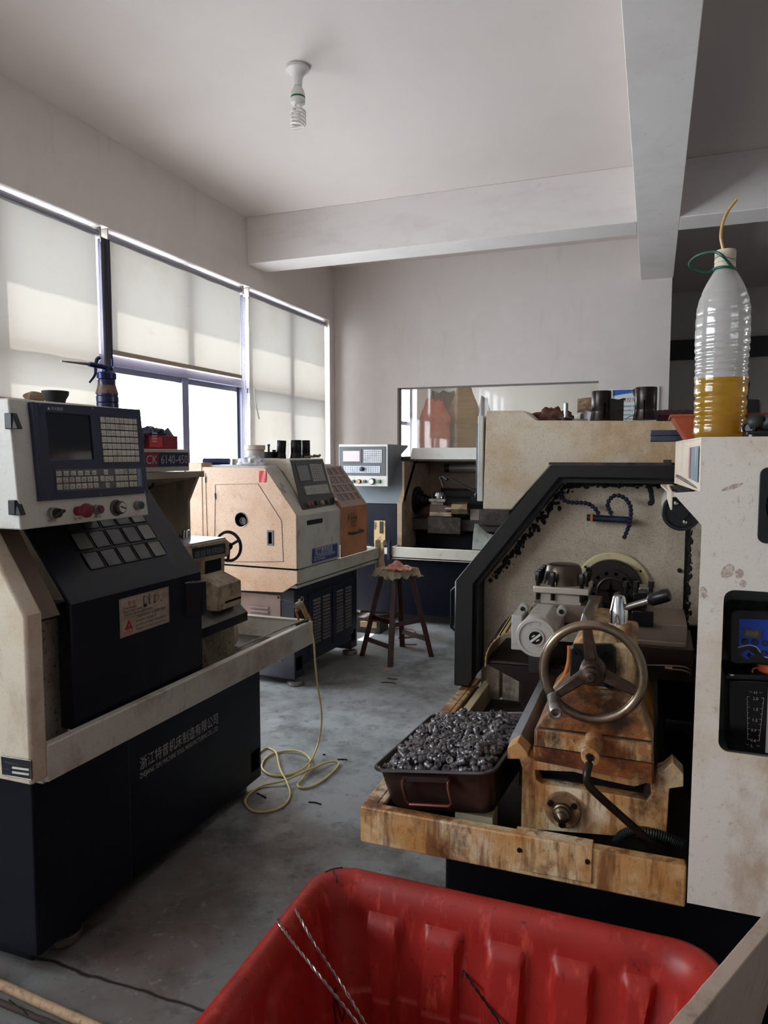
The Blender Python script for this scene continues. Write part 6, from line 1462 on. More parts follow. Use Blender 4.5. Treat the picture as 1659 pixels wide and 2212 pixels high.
MB().box(c.x+.02, c.x+.075, c.y-.006, c.y+.008, ZH, ZH+.006).build('flat_bar', STEEL, pn)
c = top(1252, 2.70)
tr = thing('tape_roll', 'small roll of blue and white tape lying on its edge by the carton', 'tape', c)
MB().lathe([(.011,-.012),(.0165,-.012),(.0165,.012),(.011,.012),(.011,-.012)], c+Vector((0,0,.0165)), (1,-.5,0), 28, cap=False).build('tape_ring', WHITEP, tr)
MB().lathe([(.011,0),(.011,.004),(0,.004)], c+Vector((-.010,.005,.0165)), (-1,.5,0), 24).build('tape_core', mat('teal_core', (40,96,120), .4), tr)
c = top(1268, 2.69)
m_ = MB(); m_.surf(lambda u, v: (c.x-.012+.024*u+.006*v, c.y+.006*math.sin(u*4), ZH+.004+.036*v-.008*u), 6, 6, .0006)
tag(m_.build('paper_scrap', mat('white_paper', (214,214,220), .7)), 'creased white paper scrap propped before the dark carton', 'paper')
c0, c1 = top(1245, 2.80), top(1345, 2.80)
ct = thing('carton', 'oil-blackened cardboard carton behind the first collet', 'box', ((c0.x+c1.x)/2, 2.86, ZH))
zt1, zt2 = at(1245, 860, Y=2.80).z, at(1345, 862, Y=2.80).z
hw_x = c0.x+(c1.x-c0.x)*.45
CARD = mat('brown_cardboard', (150,118,88), .85, layers=[((70,52,42), 6, .48, .64, .9), ((34,28,26), (4,4,9), .54, .68, .9)])
CARDB = mat('oil_black_cardboard', (34,28,26), .6, layers=[((62,50,44), 9, .5, .7, .6)])
m_ = MB(); m_.hexa([(c0.x,2.83,ZH),(hw_x,2.79,ZH),(hw_x,2.796,ZH),(c0.x,2.836,ZH)], [(c0.x,2.83,zt1),(hw_x,2.79,zt1+.003),(hw_x,2.796,zt1+.003),(c0.x,2.836,zt1)]); fr_ = m_.build('carton_face', CARD, ct)
m_ = MB(); m_.hexa([(hw_x,2.79,ZH),(c1.x,2.86,ZH),(c1.x,2.866,ZH),(hw_x,2.796,ZH)], [(hw_x,2.79,zt1+.003),(c1.x,2.86,zt2),(c1.x,2.866,zt2),(hw_x,2.796,zt1+.003)])
m_.hexa([(c0.x,2.836,ZH),(c0.x+.006,2.836,ZH),(c0.x+.056,2.93,ZH),(c0.x+.05,2.93,ZH)], [(c0.x,2.836,zt1),(c0.x+.006,2.836,zt1),(c0.x+.056,2.93,zt1),(c0.x+.05,2.93,zt1)])
m_.build('carton_side', CARDB, ct)
text(ct, 'carton_print', '▪▪▪▪▪▪▪▪ ▪▪▪', (c0.x+.012, 2.824, ZH+.045), (1,-.55,0), (0,0,1), .012, INK, fit=.05, res=1)
m_ = MB()
for i in range(9):
    x = c1.x-.012+.012*random.random(); m_.obox((x, 2.855+.01*random.random(), zt2+.002), (.008,.002,.002), (0,.003,0), (0,0,.003))
m_.build('torn_edge', CARDB, ct)
def place_collet(px, Y, h, r, lab):
    c = top(px, Y); o = collet(Vector((0,0,0)), h, r).build('collet', mat('dark_turned_steel', (56,50,48), .3, .9, layers=[((88,80,76), (9,9,30), .5, .72, .5)]), local=True)
    o.location = c; tag(o, lab, 'collet', 'collets on the right lathe'); return c, o
c, o = place_collet(1298, 2.66, .104, .0335, 'dark flared collet on the right lathe, standing before the carton')
s_ = MB(); s_.box(-.0015+.016, .0015+.016, -.0385, -.02, .008, .06); s_.build('collet_slit', mat('hole_black', (4,4,4), .9, spec=0.), o)
c, o = place_collet(1394, 2.66, .112, .0365, 'dark flared collet on the right lathe, standing before the wall notice')
s_ = MB(); s_.box(-.006, -.003, -.0425, -.02, .004, .066); s_.build('collet_slit', mat('hole_black', (4,4,4), .9, spec=0.), o)
q = top(1376, 2.74)
tag(MB().obox(q+Vector((.003,0,.085)), Vector((.016,0,-.030)), Vector((0,.006,0)), Vector((.010,0,.006))).build('black_tool', BLACKPL, bevel=.005), 'black rounded tool end leaning behind the second collet', 'tool')
tag(MB().tube(smooth_path([top(1352, 2.62)+Vector((0,0,.002)), top(1360, 2.64)+Vector((0,0,.012)), top(1371, 2.65)+Vector((0,0,.016))], 6), .0012, 6).build('thin_wire', OXIDE), 'thin curved wire beside the foot of the second collet', 'wire')
r0, r1 = top(1418, 2.78), top(1500, 2.78); rz = at(1430, 884, Y=2.78).z
m_ = MB()
m_.surf(lambda u, v: (r0.x+(r1.x-r0.x)*u, 2.78+.14*v, ZH+.002+(rz-ZH)*math.sin(min(1, v*1.0+.32)*PI*.5)*(1+.10*mnoise.noise((u*9, v*5, 2)))), 30, 10, .004)
m_.surf(lambda u, v: (r0.x+(r1.x-r0.x)*u, 2.78-.002, ZH+.001+(rz-ZH)*.5*v), 20, 3, .003)
tag(m_.build('maroon_cloth', mat('maroon_cloth', (66,22,34), .9, layers=[((30,16,20), 12, .5, .68, .8)], bump=.5, bscale=60), sharp=80), 'dark maroon cloth folded flat behind the orange tray', 'cloth')

# ---- on the rear cabinet: the oil bottle and its neighbours
ZK_ = K[4][1]+.0005
bc_ = Vector((.1315, 1.72, ZK_))
t = thing('oil_bottle', 'ribbed plastic bottle a third full of yellow oil, tube through its cap', 'bottle', bc_)
def bottle_r(h):
    """radius of the ribbed bottle at height h"""
    if h < .012: r = .045+.0085*math.sin(h/.012*PI/2)
    elif h < .16: r = .0535
    elif h < .27: r = .0535+.0015*math.sin((h-.16)/.11*PI)
    else: r = .0535-(.0535-.0175)*((h-.27)/.092)**1.7 if h < .362 else .0175
    for hc, w, d in ((.030,.004,.0014),(.048,.005,.003),(.066,.005,.002),(.088,.005,.0026),(.116,.004,.001),(.140,.004,.0022),(.154,.004,.0024),(.168,.004,.0024),(.182,.004,.002),(.198,.003,.0016),(.214,.003,.001),(.238,.003,.0012),(.262,.003,.0012),(.286,.003,.001),(.306,.003,.001)):
        r -= d*math.exp(-((h-hc)/w)**2)
    return r
NB = 150
outer_p = [(bottle_r(.362*i/NB), .362*i/NB) for i in range(NB+1)]
OILH = .128
kO = max(i for i, p in enumerate(outer_p) if p[1] <= OILH)
bsh = MB(); bsh.m = 1; bsh.lathe(outer_p[:kO+1], bc_, n=56, cap=False); bsh.m = 0; bsh.lathe(outer_p[kO:], bc_, n=56, cap=False)
PET = bpy.data.materials.new('hazy_clear_plastic'); PET.use_nodes = True
nt = PET.node_tree; N = nt.nodes; L = nt.links; N.remove(N['Principled BSDF'])
tr_ = N.new('ShaderNodeBsdfTransparent'); tr_.inputs[0].default_value = (.93,.92,.91,1)
gl_ = N.new('ShaderNodeBsdfGlossy'); gl_.inputs['Roughness'].default_value = .12
df_ = N.new('ShaderNodeBsdfDiffuse'); df_.inputs[0].default_value = (.78,.75,.73,1)
lw_ = N.new('ShaderNodeLayerWeight'); lw_.inputs[0].default_value = .35
m1 = N.new('ShaderNodeMixShader'); m2 = N.new('ShaderNodeMixShader')
mr_ = N.new('ShaderNodeMapRange'); mr_.inputs['To Min'].default_value = .10; mr_.inputs['To Max'].default_value = .6
L.new(lw_.outputs['Facing'], mr_.inputs['Value'])
m1.inputs[0].default_value = .5; L.new(tr_.outputs[0], m1.inputs[1]); L.new(df_.outputs[0], m1.inputs[2])
L.new(mr_.outputs[0], m2.inputs[0]); L.new(m1.outputs[0], m2.inputs[1]); L.new(gl_.outputs[0], m2.inputs[2])
L.new(m2.outputs[0], N['Material Output'].inputs[0])
PETW = PET.copy(); PETW.name = 'oil_wetted_plastic'
for nd_ in PETW.node_tree.nodes:
    if nd_.type == 'MAP_RANGE': nd_.inputs['To Min'].default_value = .04; nd_.inputs['To Max'].default_value = .35
    if nd_.type == 'MIX_SHADER' and not nd_.inputs[0].links: nd_.inputs[0].default_value = .0
bsh.build('bottle_shell', [PET, PETW], t, sharp=80)
oil = MB(); oil.lathe([(0,.001)]+[(max(r-.0012,.001), h) for r, h in outer_p if .002 < h <= OILH]+[(0,OILH)], bc_, n=56, cap=False)
OIL = bpy.data.materials.new('yellow_oil'); OIL.use_nodes = True
nt = OIL.node_tree; b_ = nt.nodes['Principled BSDF']
b_.inputs['Base Color'].default_value = srgb((252,206,70)); b_.inputs['Transmission Weight'].default_value = .6; b_.inputs['IOR'].default_value = 1.2; b_.inputs['Roughness'].default_value = .12
L2, N2 = nt.links, nt.nodes
tl_ = N2.new('ShaderNodeBsdfTranslucent'); tl_.inputs[0].default_value = srgb((255,214,60)); mx_ = N2.new('ShaderNodeMixShader'); mx_.inputs[0].default_value = .35
L2.new(b_.outputs[0], mx_.inputs[1]); L2.new(tl_.outputs[0], mx_.inputs[2]); L2.new(mx_.outputs[0], N2['Material Output'].inputs[0])
oil.build('oil', OIL, t, sharp=80)
sd3 = MB()
for i in range(14):
    a = random.random()*2*PI; sd3.ball(bc_+Vector((.038*math.cos(a), .038*math.sin(a)-.004, .006+.004*random.random())), .002+.002*random.random(), 6, 4, (1.3,1.3,.8))
o = sd3.build('oil_sediment', mat('black_swarf', (26,24,24), .8), t); o['kind'] = 'stuff'
CAPM = mat('yellowed_cap', (214,200,178), .45, layers=[((160,136,108), 16, .5, .7, .5)])
cpz = MB(); cpz.lathe([(.0205,.362),(.021,.364),(.021,.371),(.0195,.372),(.021,.374),(.021,.396),(.0195,.399),(0,.399)], bc_, n=36); cpo = cpz.build('bottle_cap', CAPM, t)
cm_ = MB(); cm_.tube(smooth_path([bc_+Vector((-.021*math.cos(a), -.021*math.sin(a), .380+.004*math.sin(a*2))) for a in [i*.4 for i in range(9)]], 3), .0007, 5); cm_.build('cap_stitch', OXIDE, cpo)
z0 = bc_.z
tb_ = smooth_path([bc_+Vector((-.004,0,.36)), bc_+Vector((-.005,0,.40)), at(1557,510,Y=1.72), at(1562,480,Y=1.72), at(1573,455,Y=1.72), at(1591,431,Y=1.72)], 8)
MB().tube(tb_, .0032, 10).build('oil_tube', mat('amber_tube', (206,160,88), .3, layers=[((160,112,56), 40, .5, .7, .5)]), t)
GRN = mat('dark_green_strap', (18,84,66), .4)
MB().ring(bc_+Vector((0,0,.358)), (.12,.1,1), .0215, .0028, 32, 8).build('neck_ring', GRN, t)
st2 = smooth_path([at(1583,578,Y=1.70), at(1574,567,Y=1.69), at(1562,554,Y=1.68), at(1548,545,Y=1.685), at(1530,545,Y=1.69), at(1505,553,Y=1.70), at(1490,567,Y=1.71), at(1494,578,Y=1.72), at(1515,586,Y=1.73), at(1532,588,Y=1.735), at(1542,580,Y=1.735)], 6)
MB().tube(st2, [.0032 if i % 12 < 8 else .0027 for i in range(len(st2))], 8).build('carry_loop', GRN, t)
# orange parts tray behind the bottle
o0 = at(1452, 905, Y=1.95); o1 = at(1478, 948, Y=1.95)
tz = o0.z
ot = MB(); X1 = .36; y0, y1 = 1.80, 2.02
x0t, x0b = o0.x, o1.x+.004
ot.hexa([(x0b,y0+.01,ZK_),(X1-.01,y0+.01,ZK_),(X1-.01,y1-.01,ZK_),(x0b,y1-.01,ZK_)], [(x0b-.002,y0+.008,ZK_+.004),(X1,y0+.008,ZK_+.004),(X1,y1-.008,ZK_+.004),(x0b-.002,y1-.008,ZK_+.004)])
for (p0, p1, q0, q1) in (((x0b,y0+.01),(X1-.01,y0+.01),(x0t,y0),(X1,y0)), ((x0b,y1-.01),(X1-.01,y1-.01),(x0t,y1),(X1,y1)), ((x0b,y0+.01),(x0b,y1-.01),(x0t,y0),(x0t,y1)), ((X1-.01,y0+.01),(X1-.01,y1-.01),(X1,y0),(X1,y1))):
    d_ = Vector((p1[0]-p0[0], p1[1]-p0[1], 0)).normalized(); nn = Vector((-d_.y, d_.x, 0))*.003
    ot.hexa([(p0[0]-nn.x,p0[1]-nn.y,ZK_),(p1[0]-nn.x,p1[1]-nn.y,ZK_),(p1[0]+nn.x,p1[1]+nn.y,ZK_),(p0[0]+nn.x,p0[1]+nn.y,ZK_)],
            [(q0[0]-nn.x,q0[1]-nn.y,tz),(q1[0]-nn.x,q1[1]-nn.y,tz),(q1[0]+nn.x,q1[1]+nn.y,tz),(q0[0]+nn.x,q0[1]+nn.y,tz)])
for rr in (((x0t-.006,X1),(y0-.006,y0+.003)),((x0t-.006,X1),(y1-.003,y1+.006)),((x0t-.008,x0t+.003),(y0,y1)),((X1-.003,X1+.006),(y0,y1))): ot.box(rr[0][0],rr[0][1],rr[1][0],rr[1][1],tz-.002,tz+.003)
tag(ot.build('parts_tray', mat('orange_plastic_tray', (168,82,48), .4, layers=[((124,58,42), 7, .48, .7, .6)])), 'orange plastic parts tray behind the oil bottle', 'tray')
# grey-blue bar case sticking out over the edge
a, b = at(1405, 938, Y=2.10), at(1470, 938, Y=2.06)
zb_ = ZK_+.001
bx_ = thing('steel_bar', 'grey-blue flat bar pair jutting left from under the orange tray', 'bar', (a.x, 2.1, zb_))
for i in (0, 1):
    MB().box(a.x, a.x+.22, 2.05, 2.12, zb_+.0155*i, zb_+.0150+.0155*i).build('bar', mat('slate_steel', (74,82,98), .35, .6, layers=[((46,50,60), 7, .5, .7, .6)]), bx_, bevel=.002)
# black spray gun body in front of the tray on the right, black radio with its antenna, white cap
gx = at(1612, 900, Y=1.66)
g_ = thing('grease_gun', 'black rubber-gripped grease gun lying at the right beside the oil bottle', 'grease gun', (gx.x+.05, 1.66, ZK_))
gp = smooth_path([Vector((gx.x+.004,1.66,ZK_+.026)), Vector((gx.x+.02,1.66,ZK_+.032)), Vector((gx.x+.035,1.66,ZK_+.028)), Vector((gx.x+.06,1.66,ZK_+.036)), Vector((gx.x+.12,1.66,ZK_+.03))], 8)
MB().tube(gp, [.012+.006*abs(math.sin(i*.22)) for i in range(len(gp))], 18).build('gun_grip', mat('green_black_rubber', (36,44,42), .5), g_)
MB().lathe([(.013,-.006),(.014,0),(.010,.002),(.009,-.002),(0,-.002)], Vector((gx.x+.004,1.652,ZK_+.02)), (-.5,-.8,0), 24).build('gun_nozzle', BLACKPL, g_)
MB().box(gx.x-.002, gx.x+.12, 1.64, 1.70, ZK_, ZK_+.014).build('gun_body', BLACKP, g_, bevel=.004)
q = at(1618, 938, Y=1.62); tag(MB().lathe([(.0035,0),(.0035,.005)], Vector((q.x, 1.60, ZK_)), n=6).build('small_nut', CHROME), 'tiny bright nut lying in front of the black grease gun', 'nut')
a, b = at(1609, 880, Y=1.9), at(1640, 862, Y=1.9)
rd = thing('radio', 'black handset with a stub antenna standing in the orange tray', 'radio', (a.x+.02, 1.9, ZK_+.005))
MB().hexa([(a.x-.01,1.88,ZK_+.005),(a.x+.035,1.88,ZK_+.005),(a.x+.035,1.93,ZK_+.005),(a.x-.01,1.93,ZK_+.005)], [(a.x-.01,1.88,b.z),(a.x+.028,1.88,b.z-.002),(a.x+.038,1.93,b.z-.004),(a.x-.01,1.93,b.z)]).build('radio_body', BLACKPL, rd, bevel=.003)
q0, q1 = at(1613,862,Y=1.89), at(1618,824,Y=1.89)
MB().cyl((q0.x,1.9,q0.z-.004), q1, .004, .0032, 12).build('antenna', BLACKPL, rd)
q = at(1655, 872, Y=1.9); tag(MB().lathe([(.008,0),(.008,.012),(.006,.014),(0,.014)], Vector((q.x, 1.9, tz-.02)), n=20).build('bottle_top', WHITEP), 'small white cap poking above the orange tray at the right edge', 'cap')
# ================================================================ stool, hose, pan of parts, bin, odds and ends
f1, f2, f3 = at(843,1440,Z=0), at(782,1416,Z=0), at(932,1418,Z=0)
f4 = f2+f3-f1
cS = (f2+f3)/2; 
ST = thing('wooden_stool', 'dark red-brown four-legged wooden stool in the aisle', 'stool', (cS.x, cS.y, 0))
zs = .62
def mix(p, q, t): return Vector(p).lerp(Vector(q), t)
feet = [f1, f2, f4, f3]; tops = [cS+(f-cS)*.42+Vector((0,0,zs)) for f in feet]
for f, tp in zip(feet, tops):
    m_ = MB(); d = Vector((f-cS).to_tuple()).normalized(); a = d*.019; b = Vector((-d.y, d.x, 0))*.019
    m_.hexa([f-a-b, f+a-b, f+a+b, f-a+b], [tp-a-b, tp+a-b, tp+a+b, tp-a+b]); m_.build('leg', WOODD, ST, bevel=.003)
for i, j, h in ((0,1,.13),(0,3,.28),(1,2,.28),(3,2,.13),(0,1,.30)):
    a, b = mix(feet[i], tops[i], h/zs), mix(feet[j], tops[j], h/zs); MB().bar(a, b, .018, .032).build('stretcher', WOODD, ST, bevel=.002)
m_ = MB(); c4 = [cS+(f-cS)*.56 for f in feet]
m_.hexa([Vector((p.x,p.y,zs-.012)) for p in c4], [Vector((p.x,p.y,zs+.018)) for p in c4]); m_.build('seat', WOODD, ST, bevel=.004)
e1 = (f1-f2).normalized(); e2 = (f3-f1).normalized()
hw1, hw2 = (f1-f2).length*.36, (f3-f1).length*.36
def pad(u, v):
    a, b = (u-.5)*2, (v-.5)*2
    p = cS+e1*hw1*a+e2*hw2*b
    ed = max(abs(a), abs(b)); z = zs+.05+.012*mnoise.noise((u*4, v*4, 1))
    if ed > .86: z -= (ed-.86)/.14*(.05+.03*mnoise.noise((u*7, v*7, 5)))
    return (p.x, p.y, z)
tag(MB().surf(pad, 26, 26, .022).build('foam_pad', mat('yellowed_foam', (176,164,136), .95, layers=[((130,112,86), 14, .48, .68, .7), ((206,198,178), 30, .55, .7, .5)], bump=.9, bscale=90), sharp=80), 'torn yellowed foam pad lying on the wooden stool', 'cushion')
pr = at(866, 1238, Y=cS.y-.03)
def rag(u, v):
    p = Vector((pr.x+(u-.48)*.20, cS.y-.09+(v-.5)*.17, zs+.053)); r = math.hypot(u-.42, v-.5)
    p.z += .055*math.exp(-(r*4.2)**2)+.018*mnoise.noise((u*6, v*6, 2))+.006*mnoise.noise((u*15, v*13, 8))+.010
    p.x += .02*mnoise.noise((u*4, v*4, 9)); return p
tag(MB().surf(rag, 30, 30, .004).build('red_rag', mat('faded_red_rag', (196,124,110), .95, layers=[((214,176,160), 12, .46, .64, .85), ((130,60,56), 22, .56, .7, .6)], bump=.7, bscale=80), sharp=80), 'faded red rag crumpled on the stool pad', 'rag')

# ---- air blow gun hooked on the tray corner of the left lathe, with its long yellow hose
k0 = at(648, 1338, X=-1.52)
AG = thing('air_gun', 'yellowed air blow gun on the left tray corner with a long pale yellow hose', 'air gun', at(666, 1345, X=-1.52))
def ag(px, py): return at(px, py, X=-1.525)
m_ = MB(); m_.tube([ag(606,1296), ag(614,1297), ag(633,1303), ag(642,1307)], [.0022,.0026,.0028,.004], 8); m_.build('gun_nozzle', mat('grey_tube', (150,150,150), .4), AG)
m_ = MB(); gp = [ag(*p) for p in ((636,1304),(643,1298),(650,1302),(655,1310),(648,1322),(640,1318))]
m_.tube(smooth_path([ag(638,1310), ag(644,1306), ag(650,1304)], 4), [.011,.012,.013,.013,.014,.014,.013,.013,.012][:9], 12); m_.ball(ag(643,1312), .017, 14, 10, (.6,1,1.1)); m_.build('gun_body', mat('dirty_gun_body', (176,164,146), .5, layers=[((96,86,76), 40, .48, .66, .7)]), AG)
m_ = MB(); hp = smooth_path([ag(649,1302), ag(655,1314), ag(662,1328), ag(668,1340)], 6); m_.tube(hp, [.0115+.0012*(i % 2) for i in range(len(hp))], 10); m_.build('gun_handle', mat('ochre_grip', (192,156,92), .5, layers=[((130,98,56), 50, .5, .7, .6)]), AG)
m_ = MB(); m_.ring(ag(647,1300), (1,.3,.1), .011, .0028, 20, 7); m_.build('gun_hook', mat('cream_ring', (206,190,150), .5), AG)
m_ = MB(); m_.tube(smooth_path([ag(639,1318), ag(642,1328), ag(645,1338)], 5), .0055, 8); m_.build('gun_trigger', mat('orange_trigger', (206,110,58), .45), AG)
m_ = MB(); m_.tube([ag(640,1350), ag(655,1344), ag(668,1341)], .005, 7); m_.ball(ag(668,1342), .009, 8, 6); m_.build('hose_joint', RUBBER, AG)
XH = -1.50
dn = [at(669,1342,X=XH), at(673,1360,X=XH), at(678,1390,X=XH), at(681,1430,X=XH), at(686,1480,X=XH-.01), at(694,1530,X=XH-.02), at(694,1570,X=XH-.04), at(686,1610,X=XH-.05)]
fl_ = [at(668,1648,Z=.03), at(640,1668,Z=.008), at(606,1676,Z=.006), at(580,1672,Z=.006), at(566,1658,Z=.006), at(572,1640,Z=.006), at(590,1628,Z=.006), at(620,1622,Z=.008), at(650,1624,Z=.014), at(670,1640,Z=.016), at(668,1656,Z=.014), at(655,1680,Z=.01), at(643,1695,Z=.006), at(652,1702,Z=.006), at(675,1698,Z=.006), at(705,1680,Z=.006), at(730,1655,Z=.007), at(728,1646,Z=.008), at(705,1648,Z=.012), at(670,1662,Z=.018), at(630,1680,Z=.016), at(600,1690,Z=.012), at(565,1698,Z=.006), at(538,1716,Z=.006), at(530,1735,Z=.006), at(548,1752,Z=.006), at(585,1752,Z=.006), at(615,1738,Z=.006), at(627,1715,Z=.006), at(620,1690,Z=.016), at(605,1660,Z=.014), at(598,1630,Z=.014), at(590,1620,Z=.008), at(572,1617,Z=.006), at(545,1640,Z=.006)]
MB().tube(smooth_path(dn+fl_, 8), .0048, 10).build('air_hose', mat('pale_yellow_hose', (226,206,138), .4, layers=[((190,160,90), 9, .5, .7, .4)]), AG)

# ---- baking pan full of small turned fittings
pa, pb, pc_, pd = Vector((-.622,1.575,.735)), Vector((-.322,1.548,.785)), Vector((-.340,1.990,.785)), Vector((-.610,1.985,.735))
eu = (pb-pa); lu = eu.length; eu.normalize(); ev = (pd-pa); ev = (ev-eu*ev.dot(eu)); lv = ev.length; ev.normalize(); en = eu.cross(ev)
def PP(a, b, h): return pa+eu*a+ev*b+en*h
PAN = thing('parts_pan', 'dark oily roasting pan heaped with fittings on the right lathe tray', 'pan', PP(lu/2, lv/2, -.12))
DP = .105; TP = .028
m_ = MB()
def ringpts(ins, h, r=.035): return [PP(x, y, h) for x, y in rrect(ins, lu-ins, ins, lv-ins, max(r-ins*.3, .012), 7)]
rings = [ringpts(.0,0), ringpts(.006,-.004), ringpts(.010,-.03), ringpts(.018,-DP+.012), ringpts(.026,-DP), ringpts(.03,-DP+.004), ringpts(.021,-DP+.014), ringpts(.013,-.03), ringpts(.009,-.002), ringpts(.004,.002)]
n_ = len(rings[0]); vs = [p for r_ in rings for p in r_]
fs = [(j*n_+i, j*n_+(i+1) % n_, (j+1)*n_+(i+1) % n_, (j+1)*n_+i) for j in range(len(rings)-1) for i in range(n_)]
fs += [tuple(5*n_+i for i in range(n_)), tuple(4*n_+i for i in reversed(range(n_))), ]
fs += [((len(rings)-1)*n_+i, (len(rings)-1)*n_+(i+1) % n_, (i+1) % n_, i) for i in range(n_)]
m_._add(vs, fs)
PANM = mat('oil_browned_pan', (58,42,38), .35, .5, layers=[((92,64,56), 6, .5, .7, .6), ((26,20,20), 12, .52, .7, .6)], bump=.05)
m_.build('pan_body', PANM, PAN, sharp=50)
MB().tube(ringpts(-.002,.001), .0045, 8, True).build('pan_rim', mat('worn_pan_rim', (96,92,96), .3, .8), PAN)
for b0, sgn in ((0., -1), (lv, 1)):
    a0, a1 = lu*.28, lu*.66
    pts = [PP(a0,b0+sgn*.0,-.012), PP(a0,b0+sgn*.014,-.018), PP(a0,b0+sgn*.018,-.028), PP(a0,b0+sgn*.012,-.066), PP(a0+.008,b0+sgn*.012,-.074), PP(a1-.008,b0+sgn*.012,-.074), PP(a1,b0+sgn*.012,-.066), PP(a1,b0+sgn*.018,-.028), PP(a1,b0+sgn*.014,-.018), PP(a1,b0,-.012)]
    MB().tube(pts, .0042, 9).build('pan_handle', mat('coppery_handle', (120,74,66), .3, .9), PAN)
MB().bar(PP(lu*.28,-.005,-.014), PP(lu*.66,-.005,-.014), .012, .012, en).build('handle_hinge', PANM, PAN)
# what the pan is propped on
tag(MB().box(-.42, -.33, 1.60, 1.66, ZB+.0125, .655).build('prop_block', mat('cream_prop', (206,190,160), .5, layers=[((150,110,70), 9, .5, .7, .6)])), 'cream block propping up the pan in the right lathe tray', 'block')
# one stepped fitting; heaped copies, every visible one its own object
fp = MB(); fp.lathe([(.0032,.003),(.0034,.0),(.0050,.0),(.0058,.0010),(.0058,.0090),(.0086,.0098),(.0092,.0110),(.0092,.0170),(.0080,.0178),(.0080,.0192),(.0092,.0200),(.0092,.0275),(.0082,.029),(.0056,.029),(.005,.025),(0,.025)], (0,0,-.0145), n=14, cap=False)
FIT = mat('dark_turned_fitting', (118,113,115), .34, .65, layers=[((54,51,53), 45, .48, .68, .75), ((156,152,152), 30, .56, .72, .6)])
fo_ = fp.build('pipe_fitting', FIT, local=True, sharp=40)
rnd = random.Random(11)
def heap_h(a, b):
    x, y = a/lu, b/lv
    d = min(a, lu-a, b, lv-b)
    return -.030+.042*min(1, d/.05)*(1-.35*abs(y-.55))+.010*mnoise.noise((a*14, b*14, 1))-.018*max(0, x-.72)/.28*max(0, y-.5)/.5*2
pts = []
tries = 0
while len(pts) < 300 and tries < 60000:
    tries += 1
    a, b = .022+(lu-.044)*rnd.random(), .022+(lv-.044)*rnd.random()
    mn = .0172 if tries < 20000 else .0150 if tries < 40000 else .0125
    if all((a-p[0])**2+(b-p[1])**2 > mn*mn for p in pts): pts.append((a, b))
first = True
for a, b in pts:
    o = fo_ if first else fo_.copy()
    if not first: COL.objects.link(o)
    first = False
    o.location = PP(a, b, heap_h(a, b)+.010*rnd.random()+.003)
    ax = Vector((rnd.gauss(0,1), rnd.gauss(0,1), rnd.gauss(0,.55))).normalized()
    o.rotation_mode = 'QUATERNION'; o.rotation_quaternion = ax.to_track_quat('Z', 'X')
    tag(o, 'dark turned pipe fitting in the heap filling the oily pan', 'fitting', 'fittings heaped in the pan')
und = MB(); base_v = [Vector(v.co) for v in fo_.data.vertices]; base_f = [tuple(p.vertices) for p in fo_.data.polygons]
for i in range(420):
    a, b = .034+(lu-.068)*rnd.random(), .034+(lv-.068)*rnd.random()
    ax = Vector((rnd.gauss(0,1), rnd.gauss(0,1), rnd.gauss(0,.5))).normalized(); qn = ax.to_track_quat('Z', 'X')
    c = PP(a, b, heap_h(a, b)-.018-.006*rnd.random())
    und._add([c+qn @ v for v in base_v], base_f)
def fill(u, v):
    a, b = .020+(lu-.040)*u, .020+(lv-.040)*v; return PP(a, b, heap_h(a, b)-.020)
und.surf(fill, 20, 26)
o = und.build('pipe_fittings', FIT, sharp=40); tag(o, 'lower layer of dark pipe fittings under the heap in the pan', 'fittings', kind='stuff')

# ---- red plastic bin, corner of the picture
BX0, BX1, BY0, BY1, BZ = -.695, .152, .50, 1.452, .55
BIN = thing('plastic_bin', 'big red plastic bin with a rolled rim in the foreground', 'bin', ((BX0+BX1)/2, (BY0+BY1)/2, 0))
NS = 84
def side_pts(ins, z, rc, rib=0.):
    """rounded rectangle sampled evenly; ribs push the far and near walls inwards"""
    x0, x1, y0, y1 = BX0+ins, BX1-ins, BY0+ins, BY1-ins
    out = []
    def seg(p, q, wall):
        for i in range(NS):
            t = i/NS; x = p[0]+(q[0]-p[0])*t; y = p[1]+(q[1]-p[1])*t
            if rib and wall in 'NS':
                s = (x-(BX0+.112))/.134; k = s-math.floor(s)
                if 0 <= s < 5:
                    w = max(0, min(1, min((k-.12)/.06, (.74-k)/.06))); y += (-1 if wall == 'N' else 1)*rib*w
            if rib and wall in 'EW':
                s = (y-(BY0+.06))/.17; k = s-math.floor(s)
                if 0 <= s < 5:
                    w = max(0, min(1, min((k-.12)/.06, (.74-k)/.06))); x += (1 if wall == 'W' else -1)*rib*.5*w
            out.append((x, y, z))
    def arc(cx, cy, a0):
        for i in range(10):
            a = a0+PI/2*i/10; out.append((cx+rc*math.cos(a), cy+rc*math.sin(a), z))
    seg((x0+rc,y0),(x1-rc,y0),'S'); arc(x1-rc,y0+rc,-PI/2); seg((x1,y0+rc),(x1,y1-rc),'E'); arc(x1-rc,y1-rc,0)
    seg((x1-rc,y1),(x0+rc,y1),'N'); arc(x0+rc,y1-rc,PI/2); seg((x0,y1-rc),(x0,y0+rc),'W'); arc(x0+rc,y0+rc,PI)
    return out
RC = .085
lev = [(.004,.515,RC,0),(.0,.52,RC,0),(.0,.538,RC,0),(.006,.548,RC,0),(.018,.552,RC,0),(.032,.546,RC,0),(.042,.530,RC,0),(.050,.505,RC,0),(.052,.487,RC,0),(.053,.478,RC,.016),(.055,.462,RC,.022)]
for i in range(1, 9): lev.append((.055+.0035*i, .462-.0155*i, RC, .022))
zl = .462-.0155*8
lev += [(.0835,zl-.006,RC,.022),(.0870,zl-.010,RC,.022),(.0885,zl-.016,RC,.022)]
